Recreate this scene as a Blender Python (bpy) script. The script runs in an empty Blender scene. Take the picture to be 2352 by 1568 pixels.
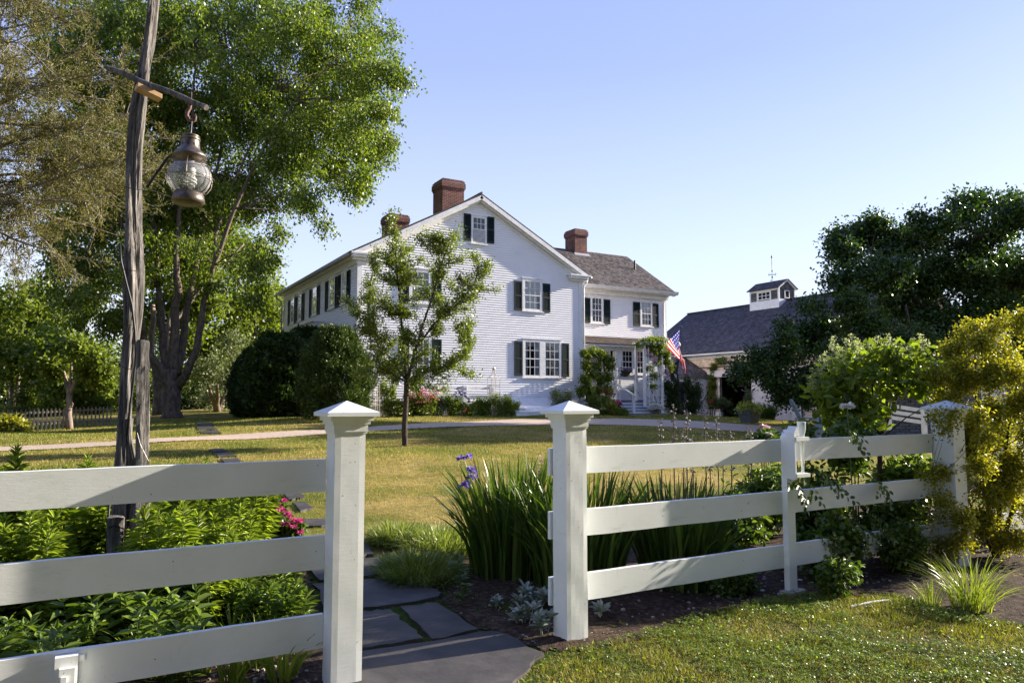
import bpy, math, random
import numpy as np
from mathutils import Vector
PI=math.pi
C=bpy.data.collections.new('scene'); bpy.context.scene.collection.children.link(C)
rnd=random.Random(7); NR=np.random.RandomState(11)
# ---------------- camera model: where the photographer stood ----------------
F=1690.; CX=1176.; CY=784.; TH=math.atan(136/F); EYE=1.6
YAW=math.radians(29.8)
VD=(math.sin(YAW),math.cos(YAW)); RD=(math.cos(YAW),-math.sin(YAW))
def ray(px,py):
    x=(px-CX)/F; y=(CY-py)/F; c,s=math.cos(TH),math.sin(TH)
    fh=c-y*s; up=s+y*c
    return (fh*VD[0]+x*RD[0], fh*VD[1]+x*RD[1], up)
def onY(px,py,Y):
    d=ray(px,py); t=Y/d[1]; return Vector((d[0]*t,Y,EYE+d[2]*t))
def onX(px,py,X):
    d=ray(px,py); t=X/d[0]; return Vector((X,d[1]*t,EYE+d[2]*t))
def onZ(px,py,Z):
    d=ray(px,py); t=(Z-EYE)/d[2]; return Vector((d[0]*t,d[1]*t,Z))
def at(px,py,dep):                      # depth along the horizontal view axis
    d=ray(px,py); t=dep/(d[0]*VD[0]+d[1]*VD[1]); return Vector((d[0]*t,d[1]*t,EYE+d[2]*t))
def sstep(a,b,x):
    t=np.clip((x-a)/(b-a),0,1); return t*t*(3-2*t)
def terr(x,y):
    x=np.asarray(x,float); y=np.asarray(y,float)
    b=1.0*sstep(2.5,29,y)*.35+.65*np.clip((y-5.5)/21.0,0,1)
    s=.5+.5*sstep(-9,12,x); s=s-.5*sstep(23.5,31,x)
    w=.035*np.sin(x*.55+1)*np.sin(y*.4)+.02*np.sin(x*1.3+y*.9)
    return b*s+w*sstep(6,12,y)
def T(x,y): return float(terr(x,y))
def ground(px,py):
    d=ray(px,py); lo=None; t=2.0; pt=t
    while t<400:
        z=EYE+d[2]*t
        if z<=T(d[0]*t,d[1]*t):
            a,b=pt,t
            for _ in range(30):
                m=(a+b)/2
                if EYE+d[2]*m<=T(d[0]*m,d[1]*m): b=m
                else: a=m
            return Vector((d[0]*b,d[1]*b,T(d[0]*b,d[1]*b)))
        pt=t; t*=1.02
    return Vector((d[0]*60,d[1]*60,T(d[0]*60,d[1]*60)))
# ---------------- object helpers ----------------
ORG={}
def tag(o,label=None,cat=None,group=None,kind=None):
    if label: o['label']=label
    if cat: o['category']=cat
    if group: o['group']=group
    if kind: o['kind']=kind
    return o
def empty(name,loc,label=None,cat=None,group=None,kind=None):
    o=bpy.data.objects.new(name,None); C.objects.link(o); o.empty_display_size=.2
    o.location=loc; ORG[o.name]=Vector(loc)
    return tag(o,label,cat,group,kind)
def mesh_obj(name,V,Fs,m,parent=None,smooth=False,loc=None,midx=None):
    """V (n,3) array in world space; Fs list of faces or (m,k) int array"""
    V=np.asarray(V,dtype=np.float32).reshape(-1,3)
    if parent is not None: org=ORG[parent.name]
    elif loc is not None: org=Vector(loc)
    else: org=Vector((0,0,0))
    V=V-np.array(org,dtype=np.float32)
    me=bpy.data.meshes.new(name)
    if isinstance(Fs,np.ndarray):
        k=Fs.shape[1]; nf=Fs.shape[0]
        me.vertices.add(len(V)); me.vertices.foreach_set('co',V.ravel())
        me.loops.add(nf*k); me.loops.foreach_set('vertex_index',Fs.astype(np.int32).ravel())
        me.polygons.add(nf); me.polygons.foreach_set('loop_start',np.arange(0,nf*k,k,dtype=np.int32))
        try: me.polygons.foreach_set('loop_total',np.full(nf,k,dtype=np.int32))
        except Exception: pass
        me.update(calc_edges=True)
    else:
        me.from_pydata(V.tolist(),[],Fs); me.update()
    if smooth: me.polygons.foreach_set('use_smooth',[True]*len(me.polygons))
    if isinstance(m,(list,tuple)):
        for q in m: me.materials.append(q)
        if midx is not None: me.polygons.foreach_set('material_index',np.asarray(midx,dtype=np.int32))
    else: me.materials.append(m)
    o=bpy.data.objects.new(name,me); C.objects.link(o)
    if parent is not None:
        o.parent=parent
        if parent.type=='MESH': pass
        ORG[o.name]=org
        # a sub-part of a mesh part shares the thing's origin
    else:
        o.location=org; ORG[o.name]=org
    return o
class MB:
    def __init__(s): s.v=[]; s.f=[]; s.m=[]; s.mi=0
    def add(s,vs,fs):
        b=len(s.v); s.v.extend([tuple(v) for v in vs]); s.f.extend([tuple(i+b for i in f) for f in fs]); s.m.extend([s.mi]*len(fs)); return s
    def box(s,x0,x1,y0,y1,z0,z1):
        return s.add([(x0,y0,z0),(x1,y0,z0),(x1,y1,z0),(x0,y1,z0),(x0,y0,z1),(x1,y0,z1),(x1,y1,z1),(x0,y1,z1)],
            [(0,3,2,1),(4,5,6,7),(0,1,5,4),(1,2,6,5),(2,3,7,6),(3,0,4,7)])
    def obox(s,o,u,v,w):
        o,u,v,w=map(Vector,(o,u,v,w))
        return s.add([o,o+u,o+u+v,o+v,o+w,o+u+w,o+u+v+w,o+v+w],[(0,3,2,1),(4,5,6,7),(0,1,5,4),(1,2,6,5),(2,3,7,6),(3,0,4,7)])
    def quad(s,a,b,c,d): return s.add([a,b,c,d],[(0,1,2,3)])
    def prism(s,pts,d):
        n=len(pts); d=Vector(d); a=[Vector(p) for p in pts]
        return s.add(a+[p+d for p in a],[tuple(range(n))[::-1],tuple(range(n,2*n))]+[(i,(i+1)%n,n+(i+1)%n,n+i) for i in range(n)])
    def frust(s,x,y,z0,z1,a0,a1,b0=None,b1=None):
        b0=a0 if b0 is None else b0; b1=a1 if b1 is None else b1
        return s.add([(x-a0,y-b0,z0),(x+a0,y-b0,z0),(x+a0,y+b0,z0),(x-a0,y+b0,z0),(x-a1,y-b1,z1),(x+a1,y-b1,z1),(x+a1,y+b1,z1),(x-a1,y+b1,z1)],
            [(0,3,2,1),(4,5,6,7),(0,1,5,4),(1,2,6,5),(2,3,7,6),(3,0,4,7)])
    def tube(s,pts,r,n=6,cap=True):
        pts=[Vector(p) for p in pts]; m=len(pts)
        if not hasattr(r,'__len__'): r=[r]*m
        vs=[]; ref=None
        for i,p in enumerate(pts):
            t=(pts[min(i+1,m-1)]-pts[max(i-1,0)])
            if t.length<1e-9: t=Vector((0,0,1))
            t.normalize()
            if ref is None: ref=Vector((1,0,0)) if abs(t.x)<.8 else Vector((0,1,0))
            a=t.cross(ref); a.normalize(); b=t.cross(a); ref=-b if False else ref
            for k in range(n):
                g=2*PI*k/n; vs.append(p+(a*math.cos(g)+b*math.sin(g))*r[i])
        fs=[(i*n+k,i*n+(k+1)%n,(i+1)*n+(k+1)%n,(i+1)*n+k) for i in range(m-1) for k in range(n)]
        if cap: fs+=[tuple(range(n))[::-1],tuple(range((m-1)*n,m*n))]
        return s.add(vs,fs)
    def lathe(s,c,prof,n=24):
        c=Vector(c); vs=[]; m=len(prof)
        for (r,z) in prof:
            for k in range(n):
                g=2*PI*k/n; vs.append((c.x+r*math.cos(g),c.y+r*math.sin(g),c.z+z))
        fs=[(i*n+k,i*n+(k+1)%n,(i+1)*n+(k+1)%n,(i+1)*n+k) for i in range(m-1) for k in range(n)]
        if prof[0][0]>1e-4: fs.append(tuple(range(n))[::-1])
        if prof[-1][0]>1e-4: fs.append(tuple(range((m-1)*n,m*n)))
        return s.add(vs,fs)
    def ball(s,c,r,n=8,sq=1):
        return s.lathe(c,[(max(1e-5,r*math.sin(PI*i/n)),-r*sq*math.cos(PI*i/n)) for i in range(n+1)],n+2)
    def build(s,name,m,parent=None,smooth=False,loc=None):
        return mesh_obj(name,s.v,s.f,m,parent,smooth,loc,s.m if isinstance(m,(list,tuple)) else None)
def courses(mb,O,u,v,n,poly,exp,th,lift=0.0):
    """lapped courses (clapboards, shingles) on the plane O+u*a+v*b clipped to a convex polygon of (a,b)"""
    O,u,v,n=map(Vector,(O,u,v,n)); bs=[p[1] for p in poly]; b=min(bs); top=max(bs)
    def span(h):
        xs=[]
        for i in range(len(poly)):
            (a0,b0),(a1,b1)=poly[i],poly[(i+1)%len(poly)]
            if abs(b1-b0)<1e-9:
                if abs(b0-h)<1e-6: xs+= [a0,a1]
            elif min(b0,b1)-1e-7<=h<=max(b0,b1)+1e-7: xs.append(a0+(a1-a0)*(h-b0)/(b1-b0))
        return (min(xs),max(xs)) if xs else None
    while b<top-1e-4:
        e=min(b+exp,top); s0,s1=span(b+1e-5),span(e-1e-5)
        if s0 and s1:
            P=lambda a,h,k: O+u*a+v*h+n*(k+lift)
            w0=(max(s0[0],s0[0]),s0[1]); w1=s1
            mb.add([P(w0[0],b,0),P(w0[1],b,0),P(w0[1],b,th),P(w0[0],b,th),P(w1[1],e,.001),P(w1[0],e,.001)],
                   [(0,1,2,3),(3,2,4,5),(0,3,5),(1,4,2)])
        b=e
# ---------------- materials ----------------
MAT={}
def new_mat(name):
    m=bpy.data.materials.new(name); m.use_nodes=True; nt=m.node_tree
    b=nt.nodes['Principled BSDF']; MAT[name]=m; return m,nt,b
def N(nt,t,**k):
    n=nt.nodes.new(t)
    for a,v in k.items(): setattr(n,a,v)
    return n
def coords(nt,sc=(1,1,1),kind='Object'):
    tc=N(nt,'ShaderNodeTexCoord'); mp=N(nt,'ShaderNodeMapping'); mp.inputs['Scale'].default_value=sc
    nt.links.new(tc.outputs[kind],mp.inputs['Vector']); return mp.outputs['Vector']
def noise(nt,vec,scale,detail=4,rough=.6):
    n=N(nt,'ShaderNodeTexNoise'); n.inputs['Scale'].default_value=scale; n.inputs['Detail'].default_value=detail; n.inputs['Roughness'].default_value=rough
    if vec: nt.links.new(vec,n.inputs['Vector'])
    return n.outputs['Fac']
def ramp(nt,fac,stops):
    r=N(nt,'ShaderNodeValToRGB'); e=r.color_ramp.elements
    while len(e)<len(stops): e.new(.5)
    for i,(p,c) in enumerate(stops): e[i].position=p; e[i].color=(*c,1)
    nt.links.new(fac,r.inputs['Fac']); return r.outputs['Color']
def bump(nt,b,h,strength=.3,dist=.01):
    n=N(nt,'ShaderNodeBump'); n.inputs['Strength'].default_value=strength; n.inputs['Distance'].default_value=dist
    nt.links.new(h,n.inputs['Height']); nt.links.new(n.outputs['Normal'],b.inputs['Normal']); return n
def mixc(nt,f,a,b,mode='MIX'):
    n=N(nt,'ShaderNodeMix'); n.data_type='RGBA'; n.blend_type=mode
    if isinstance(f,float): n.inputs[0].default_value=f
    else: nt.links.new(f,n.inputs[0])
    for s,x in ((6,a),(7,b)):
        if isinstance(x,tuple): n.inputs[s].default_value=(*x,1)
        else: nt.links.new(x,n.inputs[s])
    return n.outputs[2]
def mat_noise(name,stops,scale=5,rough=.7,bs=.2,bd=.01,bscale=None,sc=(1,1,1),spec=.3,detail=5):
    m,nt,b=new_mat(name); v=coords(nt,sc); f=noise(nt,v,scale,detail)
    nt.links.new(ramp(nt,f,stops),b.inputs['Base Color']); b.inputs['Roughness'].default_value=rough
    b.inputs['Specular IOR Level'].default_value=spec
    if bs: bump(nt,b,noise(nt,v,bscale or scale*4,4),bs,bd)
    return m
def mat_flat(name,col,rough=.5,metal=0,spec=.4,**kw):
    m,nt,b=new_mat(name); v=coords(nt); f=noise(nt,v,kw.get('ns',6))
    c2=tuple(x*.82 for x in col); nt.links.new(ramp(nt,f,[(.3,c2),(.65,col)]),b.inputs['Base Color'])
    b.inputs['Roughness'].default_value=rough; b.inputs['Metallic'].default_value=metal; b.inputs['Specular IOR Level'].default_value=spec
    if kw.get('bs'): bump(nt,b,noise(nt,v,kw.get('bscale',40)),kw['bs'],kw.get('bd',.005))
    return m
def mat_leaf(name,cols,trans=.35,rough=.45,tcol=None,spec=.35):
    """cols: 3 leaf colours picked at random per leaf"""
    m,nt,b=new_mat(name); g=N(nt,'ShaderNodeNewGeometry'); 
    c=ramp(nt,g.outputs['Random Per Island'],[(0,cols[0]),(.5,cols[1]),(1,cols[2])])
    nt.links.new(c,b.inputs['Base Color']); b.inputs['Roughness'].default_value=rough; b.inputs['Specular IOR Level'].default_value=spec
    t=N(nt,'ShaderNodeBsdfTranslucent'); tc=tcol or (1.5,1.6,.6)
    mm=mixc(nt,1.0,c,tc,'MULTIPLY'); nt.links.new(mm,t.inputs['Color'])
    mx=N(nt,'ShaderNodeMixShader'); mx.inputs[0].default_value=trans
    nt.links.new(b.outputs[0],mx.inputs[1]); nt.links.new(t.outputs[0],mx.inputs[2])
    nt.links.new(mx.outputs[0],nt.nodes['Material Output'].inputs['Surface']); return m
def mat_brick(name,c1,c2,mortar,bw,bh,ms,axis,rough=.8,bs=.5,varc=None,off=.5,ms_smooth=.1):
    """axis: 'xy' brick walls, 'x' courses run along X, 'y' along Y; the other coordinate is height"""
    m,nt,b=new_mat(name); tc=N(nt,'ShaderNodeTexCoord'); sp=N(nt,'ShaderNodeSeparateXYZ'); nt.links.new(tc.outputs['Object'],sp.inputs[0])
    cb=N(nt,'ShaderNodeCombineXYZ')
    if axis=='xy':
        ad=N(nt,'ShaderNodeMath'); ad.operation='ADD'; nt.links.new(sp.outputs[0],ad.inputs[0]); nt.links.new(sp.outputs[1],ad.inputs[1]); nt.links.new(ad.outputs[0],cb.inputs[0])
    else: nt.links.new(sp.outputs[0 if axis=='x' else 1],cb.inputs[0])
    nt.links.new(sp.outputs[2],cb.inputs[1])
    br=N(nt,'ShaderNodeTexBrick'); nt.links.new(cb.outputs[0],br.inputs['Vector'])
    br.inputs['Scale'].default_value=1; br.inputs['Brick Width'].default_value=bw; br.inputs['Row Height'].default_value=bh
    br.inputs['Mortar Size'].default_value=ms; br.inputs['Mortar Smooth'].default_value=ms_smooth; br.offset=off
    br.inputs['Color1'].default_value=(*c1,1); br.inputs['Color2'].default_value=(*c2,1); br.inputs['Mortar'].default_value=(*mortar,1)
    nz=noise(nt,tc.outputs['Object'],2.2,6); nz2=noise(nt,tc.outputs['Object'],25,4)
    c=mixc(nt,1.0,br.outputs['Color'],ramp(nt,nz,[(.3,(.65,.65,.65)),(.7,(1.2,1.2,1.2))]),'MULTIPLY')
    c=mixc(nt,1.0,c,ramp(nt,nz2,[(.3,(.75,.75,.75)),(.7,(1.2,1.2,1.2))]),'MULTIPLY')
    nt.links.new(c,b.inputs['Base Color']); b.inputs['Roughness'].default_value=rough; b.inputs['Specular IOR Level'].default_value=.2
    iv=N(nt,'ShaderNodeMath'); iv.operation='MULTIPLY_ADD'; nt.links.new(br.outputs['Fac'],iv.inputs[0]); iv.inputs[1].default_value=-1; nt.links.new(nz2,iv.inputs[2])
    bump(nt,b,iv.outputs[0],bs,.01); return m

WHITE=mat_flat('white_paint',(.80,.80,.80),.42,bs=.12,bscale=60,bd=.003)
# fence paint: thick gloss paint over rough wood grain
m,nt,b=new_mat('fence_paint'); v=coords(nt,(1,1,1)); v2=coords(nt,(60,60,7))
f=noise(nt,v,3); dots=N(nt,'ShaderNodeTexVoronoi'); dots.inputs['Scale'].default_value=26; nt.links.new(v,dots.inputs['Vector'])
c=ramp(nt,f,[(.25,(.68,.72,.71)),(.6,(.76,.79,.79))])
sp=ramp(nt,noise(nt,v,38,2),[(.0,(1,1,1)),(.715,(1,1,1)),(.74,(.25,.24,.2))]); c=mixc(nt,.8,c,mixc(nt,1.0,c,sp,'MULTIPLY'))
st=ramp(nt,noise(nt,coords(nt,(1.3,1.3,5)),2.2,8,.75),[(.0,(1,1,1)),(.56,(1,1,1)),(.72,(.80,.84,.76))]); c=mixc(nt,1.0,c,st,'MULTIPLY')
gr=ramp(nt,noise(nt,coords(nt,(40,2,2)),1.0,6,.7),[(.0,(1,1,1)),(.62,(1,1,1)),(.68,(.78,.77,.72)),(.74,(1,1,1))]); c=mixc(nt,.5,c,mixc(nt,1.0,c,gr,'MULTIPLY'))
nt.links.new(c,b.inputs['Base Color']); b.inputs['Roughness'].default_value=.36
mh=mixc(nt,.35,noise(nt,coords(nt,(14,90,90)),1,5,.75),ramp(nt,dots.outputs['Distance'],[(0,(1,1,1)),(.09,(0,0,0))]),'ADD')
bump(nt,b,mh,.3,.003); FENCE=m
SIDING=mat_noise('siding_paint',[(.3,(.76,.76,.77)),(.7,(.82,.82,.83))],1.3,.45,.08,.004,30)
TRIM=mat_flat('trim_paint',(.80,.80,.79),.4)
SHUT=mat_flat('dark_green_paint',(.007,.018,.017),.5,spec=.25)
BRICK=mat_brick('chimney_brick',(.21,.062,.045),(.10,.034,.028),(.30,.25,.21),.21,.07,.008,'xy')
SHX=mat_brick('weathered_shingle_roof',(.24,.21,.20),(.075,.065,.062),(.02,.018,.018),.14,.088,.006,'x',bs=.8,off=.37)
SHP=mat_brick('brown_shingle_roof',(.32,.25,.21),(.15,.115,.10),(.03,.022,.018),.15,.03,.003,'x',bs=.7,off=.4)
SHY=mat_brick('grey_shingle_roof',(.115,.112,.135),(.05,.048,.06),(.02,.02,.022),.16,.078,.004,'y',bs=.8,off=.41)
SHM=mat_brick('main_shingle_roof',(.15,.14,.14),(.09,.085,.085),(.02,.02,.02),.14,.07,.006,'y',bs=.8,off=.41)
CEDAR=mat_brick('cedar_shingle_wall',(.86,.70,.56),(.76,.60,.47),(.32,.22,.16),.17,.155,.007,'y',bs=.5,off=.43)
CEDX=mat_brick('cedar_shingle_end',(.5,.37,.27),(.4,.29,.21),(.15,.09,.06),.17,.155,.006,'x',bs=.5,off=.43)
GREYSH=mat_brick('grey_wall_shingle',(.16,.155,.16),(.09,.088,.09),(.03,.03,.03),.13,.1,.006,'xy',bs=.5,off=.4)
BARNDOOR=mat_flat('barn_door_paint',(.78,.73,.74),.5,ns=3)
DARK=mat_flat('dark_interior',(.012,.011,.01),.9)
STEPBLUE=mat_flat('blue_grey_deck_paint',(.14,.18,.24),.5)
IRON=mat_flat('black_iron',(.015,.015,.017),.45,.6)
BRONZE=mat_noise('tarnished_bronze',[(.3,(.07,.062,.055)),(.55,(.16,.13,.11)),(.75,(.11,.14,.12))],18,.42,.15,.003,60); MAT['tarnished_bronze'].node_tree.nodes['Principled BSDF'].inputs['Metallic'].default_value=.7
RUST=mat_noise('rusty_iron',[(.3,(.09,.045,.035)),(.7,(.2,.12,.1))],40,.7,.3,.003)
TERRA=mat_flat('terracotta',(.36,.13,.07),.8)
SLATEPOT=mat_flat('blue_grey_pot',(.12,.14,.18),.5)
BLUEPAINT=mat_flat('pale_blue_paint',(.22,.30,.37),.6)
RUSTWHITE=mat_noise('rusted_white_paint',[(.35,(.74,.72,.68)),(.62,(.6,.52,.42)),(.75,(.3,.14,.07))],22,.6,.1)
PALEWOOD=mat_noise('pale_new_wood',[(.3,(.45,.28,.15)),(.7,(.6,.4,.24))],10,.6,.1)
GREYPICKET=mat_noise('grey_picket_wood',[(.3,(.09,.08,.072)),(.7,(.18,.16,.145))],8,.8,.2)
CURTAIN=mat_flat('sheer_curtain',(.42,.43,.45),.9,ns=14)
BLIND=mat_flat('window_blind',(.62,.64,.66),.8)
PLASTIC=mat_flat('grey_plastic',(.38,.38,.40),.4)
CABLE=mat_flat('black_cable',(.012,.012,.014),.5)
WIRE=mat_flat('dull_wire',(.2,.19,.18),.5,.8)
CONC=mat_noise('grey_concrete',[(.3,(.28,.26,.24)),(.7,(.4,.38,.35))],9,.9,.3)
CFL=mat_flat('white_lamp_glass',(.85,.84,.80),.25)
def glass(name,col,alpha=.0,rough=.03,fac=.12):
    m,nt,b=new_mat(name); t=N(nt,'ShaderNodeBsdfTransparent'); t.inputs[0].default_value=(*col,1)
    g=N(nt,'ShaderNodeBsdfGlossy'); g.inputs['Roughness'].default_value=rough
    fr=N(nt,'ShaderNodeFresnel'); fr.inputs[0].default_value=1.5; ad=N(nt,'ShaderNodeMath'); ad.operation='ADD'; ad.inputs[1].default_value=fac; nt.links.new(fr.outputs[0],ad.inputs[0])
    mx=N(nt,'ShaderNodeMixShader'); nt.links.new(ad.outputs[0],mx.inputs[0]); nt.links.new(t.outputs[0],mx.inputs[1]); nt.links.new(g.outputs[0],mx.inputs[2])
    nt.links.new(mx.outputs[0],nt.nodes['Material Output'].inputs['Surface']); return m
GLASS=glass('window_glass',(.92,.95,.96),fac=.04)
m,nt,b=new_mat('globe_glass'); v=coords(nt); f=noise(nt,v,9,4)
t=N(nt,'ShaderNodeBsdfTransparent'); t.inputs[0].default_value=(.93,.95,.95,1); g=N(nt,'ShaderNodeBsdfGlossy'); g.inputs['Roughness'].default_value=.06
df=N(nt,'ShaderNodeBsdfDiffuse'); df.inputs[0].default_value=(.6,.62,.64,1)
fr=N(nt,'ShaderNodeFresnel'); fr.inputs[0].default_value=1.5; mx=N(nt,'ShaderNodeMixShader'); nt.links.new(fr.outputs[0],mx.inputs[0]); nt.links.new(t.outputs[0],mx.inputs[1]); nt.links.new(g.outputs[0],mx.inputs[2])
mp=N(nt,'ShaderNodeMapRange'); mp.inputs[1].default_value=.35; mp.inputs[2].default_value=.8; mp.inputs[3].default_value=.06; mp.inputs[4].default_value=.5; nt.links.new(f,mp.inputs[0])
mx2=N(nt,'ShaderNodeMixShader'); nt.links.new(mp.outputs[0],mx2.inputs[0]); nt.links.new(mx.outputs[0],mx2.inputs[1]); nt.links.new(df.outputs[0],mx2.inputs[2]); nt.links.new(mx2.outputs[0],nt.nodes['Material Output'].inputs['Surface'])
GLOBE=m
# weathered grey log
def mat_weathered(name,a,b_,c_,sc=(26,26,2.2)):
    m,nt,b=new_mat(name); v=coords(nt,sc); f=noise(nt,v,1.2,8,.7); f2=noise(nt,coords(nt),6,4)
    c=ramp(nt,f,[(.3,a),(.5,b_),(.72,c_)]); c=mixc(nt,1.0,c,ramp(nt,f2,[(.35,(.75,.75,.75)),(.7,(1.15,1.12,1.08))]),'MULTIPLY')
    nt.links.new(c,b.inputs['Base Color']); b.inputs['Roughness'].default_value=.85; b.inputs['Specular IOR Level'].default_value=.15
    bump(nt,b,f,.9,.02); return m
LOG=mat_weathered('weathered_grey_log',(.03,.027,.026),(.14,.132,.125),(.36,.34,.32))
BARK=mat_weathered('elm_bark',(.05,.04,.032),(.15,.12,.095),(.26,.215,.17),(9,9,2.5))
BARKP=mat_weathered('pale_bark',(.10,.08,.07),(.24,.19,.16),(.36,.3,.25),(9,9,3))
BARKD=mat_weathered('dark_bark',(.025,.02,.017),(.07,.055,.045),(.14,.11,.09),(14,14,6))
LICHEN=mat_weathered('lichen_twig',(.10,.09,.075),(.24,.21,.18),(.4,.36,.31),(12,12,12))
# leaves
L_ELM=mat_leaf('elm_leaf',[(.06,.10,.012),(.12,.17,.02),(.22,.27,.04)],.4,.38)
L_LARCH=mat_leaf('feathery_leaf',[(.085,.09,.018),(.13,.13,.03),(.2,.18,.05)],.3,.6,(1.3,1.3,.6))
L_MAPLE=mat_leaf('maple_leaf',[(.08,.12,.016),(.13,.175,.024),(.2,.24,.04)],.42,.5)
L_PALE=mat_leaf('pale_leaf',[(.09,.12,.05),(.13,.16,.075),(.2,.22,.12)],.3,.5)
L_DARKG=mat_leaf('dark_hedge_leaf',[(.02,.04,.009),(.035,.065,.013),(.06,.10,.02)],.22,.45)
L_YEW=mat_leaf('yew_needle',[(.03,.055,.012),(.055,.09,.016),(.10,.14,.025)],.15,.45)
L_HAW=mat_leaf('hawthorn_leaf',[(.08,.115,.018),(.14,.18,.03),(.24,.28,.065)],.38,.34)
L_APPLE=mat_leaf('apple_leaf',[(.018,.042,.010),(.035,.072,.015),(.065,.115,.024)],.28,.34)
L_HYD=mat_leaf('hydrangea_leaf',[(.08,.12,.014),(.14,.19,.022),(.21,.27,.035)],.45,.4)
L_GOLD=mat_leaf('golden_shrub_leaf',[(.11,.14,.014),(.27,.29,.035),(.42,.38,.06)],.55,.45,(1.3,1.25,.4))
L_ROSE=mat_leaf('rose_leaf',[(.045,.08,.015),(.08,.13,.022),(.14,.20,.04)],.35,.34)
L_PHLOX=mat_leaf('perennial_leaf',[(.14,.20,.022),(.22,.29,.034),(.33,.39,.07)],.42,.36)
L_BROAD=mat_leaf('broad_leaf',[(.09,.14,.025),(.13,.19,.035),(.18,.25,.05)],.35,.36)
L_IRIS=mat_leaf('iris_blade',[(.035,.07,.014),(.06,.105,.02),(.11,.16,.03)],.32,.33)
L_DAYL=mat_leaf('daylily_blade',[(.13,.18,.024),(.2,.25,.035),(.3,.33,.07)],.38,.36)
L_SILV=mat_leaf('silver_woolly_leaf',[(.22,.27,.21),(.28,.33,.27),(.34,.38,.32)],.1,.8,(1,1,.8))
L_POPPY=mat_leaf('poppy_leaf',[(.08,.12,.05),(.11,.155,.06),(.14,.19,.07)],.25,.5)
L_STEM=mat_leaf('green_stem',[(.07,.11,.03),(.10,.15,.04),(.13,.18,.05)],.05,.5)
L_SEED=mat_leaf('seed_pod',[(.14,.12,.08),(.28,.25,.2),(.55,.52,.48)],.1,.4,(1,1,1))
L_BROWNST=mat_leaf('brown_stalk',[(.07,.045,.03),(.10,.07,.045),(.14,.10,.06)],.05,.6)
TURF=mat_noise('dark_turf',[(.3,(.03,.035,.012)),(.6,(.07,.07,.025)),(.8,(.13,.10,.05))],20,.95,.8,.02,60,spec=.05)
L_GRASS=mat_leaf('lawn_grass',[(.20,.19,.03),(.38,.32,.07),(.60,.48,.17)],.3,.6,(1.2,1.15,.7))
L_GRASSG=mat_leaf('lush_grass',[(.10,.14,.014),(.18,.21,.022),(.29,.28,.05)],.35,.5,(1.3,1.3,.6))
L_CLOVER=mat_leaf('clover_leaf',[(.09,.15,.02),(.14,.2,.03),(.2,.25,.05)],.35,.4)
L_MOUND=mat_leaf('mound_grass',[(.09,.13,.03),(.18,.22,.055),(.32,.36,.12)],.35,.35)
def petal(n,c,t=.3): return mat_leaf(n,[tuple(x*.75 for x in c),c,tuple(min(1,x*1.2) for x in c)],t,.5,(1,1,1))
P_PINK=petal('magenta_petal',(.55,.05,.24)); P_ROSE=petal('valerian_pink_petal',(.62,.16,.2)); P_YEL=petal('yellow_petal',(.65,.55,.12)); P_PUR=petal('purple_petal',(.05,.02,.17),.1)
P_LAV=petal('lavender_petal',(.30,.22,.62)); P_WHITE=petal('white_petal',(.75,.73,.66)); P_CREAM=petal('cream_panicle',(.46,.52,.22),.4); P_PALEPINK=petal('pale_pink_petal',(.6,.38,.45)); P_RED=petal('red_petal',(.45,.03,.06)); P_YCREAM=petal('pale_yellow_petal',(.75,.68,.35))
P_WIST=petal('wisteria_petal',(.34,.22,.36)); P_BLUE=petal('lobelia_petal',(.06,.05,.22)); P_CHART=mat_leaf('chartreuse_leaf',[(.25,.3,.05),(.35,.38,.07),(.42,.45,.12)],.3,.5)
# ================= foliage tools =================
TEMPL={'d':(np.array([(0,0,0),(.45,.5,.1),(1,0,0),(.45,-.5,.1)]),[(0,1,2,3)]),
 'o':(np.array([(0,0,0),(.3,.46,.10),(.72,.40,.06),(1,0,-.10),(.72,-.40,.06),(.3,-.46,.10)]),[(0,1,2,3),(0,3,4,5)]),
 'l':(np.array([(0,0,0),(.28,.5,.05),(.65,.36,.0),(1,0,-.22),(.65,-.36,.0),(.28,-.5,.05)]),[(0,1,2,3),(0,3,4,5)])}
def nrm(a): return a/np.maximum(np.linalg.norm(a,axis=1,keepdims=True),1e-9)
def leaf_arr(P,D,Nn,L,W,kind='d'):
    t,fs=TEMPL[kind]; n=len(P); D=nrm(D); S=nrm(np.cross(D,Nn)); M=np.cross(S,D)
    L=np.broadcast_to(np.asarray(L,float),(n,)); W=np.broadcast_to(np.asarray(W,float),(n,))
    V=P[:,None,:]+D[:,None,:]*(t[None,:,0:1]*L[:,None,None])+S[:,None,:]*(t[None,:,1:2]*W[:,None,None])+M[:,None,:]*(t[None,:,2:3]*L[:,None,None])
    k=len(t); Fq=(np.array(fs)[None]+(np.arange(n)*k)[:,None,None]).reshape(-1,4)
    return V.reshape(-1,3),Fq
def join(parts):
    Vs=[];Fs=[];b=0
    for V,Fq in parts:
        Vs.append(V); Fs.append(Fq+b); b+=len(V)
    return np.concatenate(Vs),np.concatenate(Fs)
def rdir(rs,n): return nrm(rs.normal(size=(n,3)))
def twig_leaves(rs,S,E,per,jit,L,W,droop=.3,kind='d',along=.5,up=.6,t0=0.15):
    n=len(S); t=rs.uniform(t0,1.05,(n,per,1)); P=S[:,None]+(E-S)[:,None]*t
    P=P+rs.normal(size=P.shape)*jit; D=(E-S)/np.maximum(np.linalg.norm(E-S,axis=1,keepdims=True),1e-6)
    Dd=D[:,None]*along+rs.normal(size=P.shape)*.6; Dd[...,2]-=droop
    Nn=rs.normal(size=P.shape)*.8; Nn[...,2]+=up
    P=P.reshape(-1,3); m=len(P)
    return leaf_arr(P,Dd.reshape(-1,3),Nn.reshape(-1,3),L*rs.uniform(.65,1.25,m),W*rs.uniform(.7,1.2,m),kind)
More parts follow.
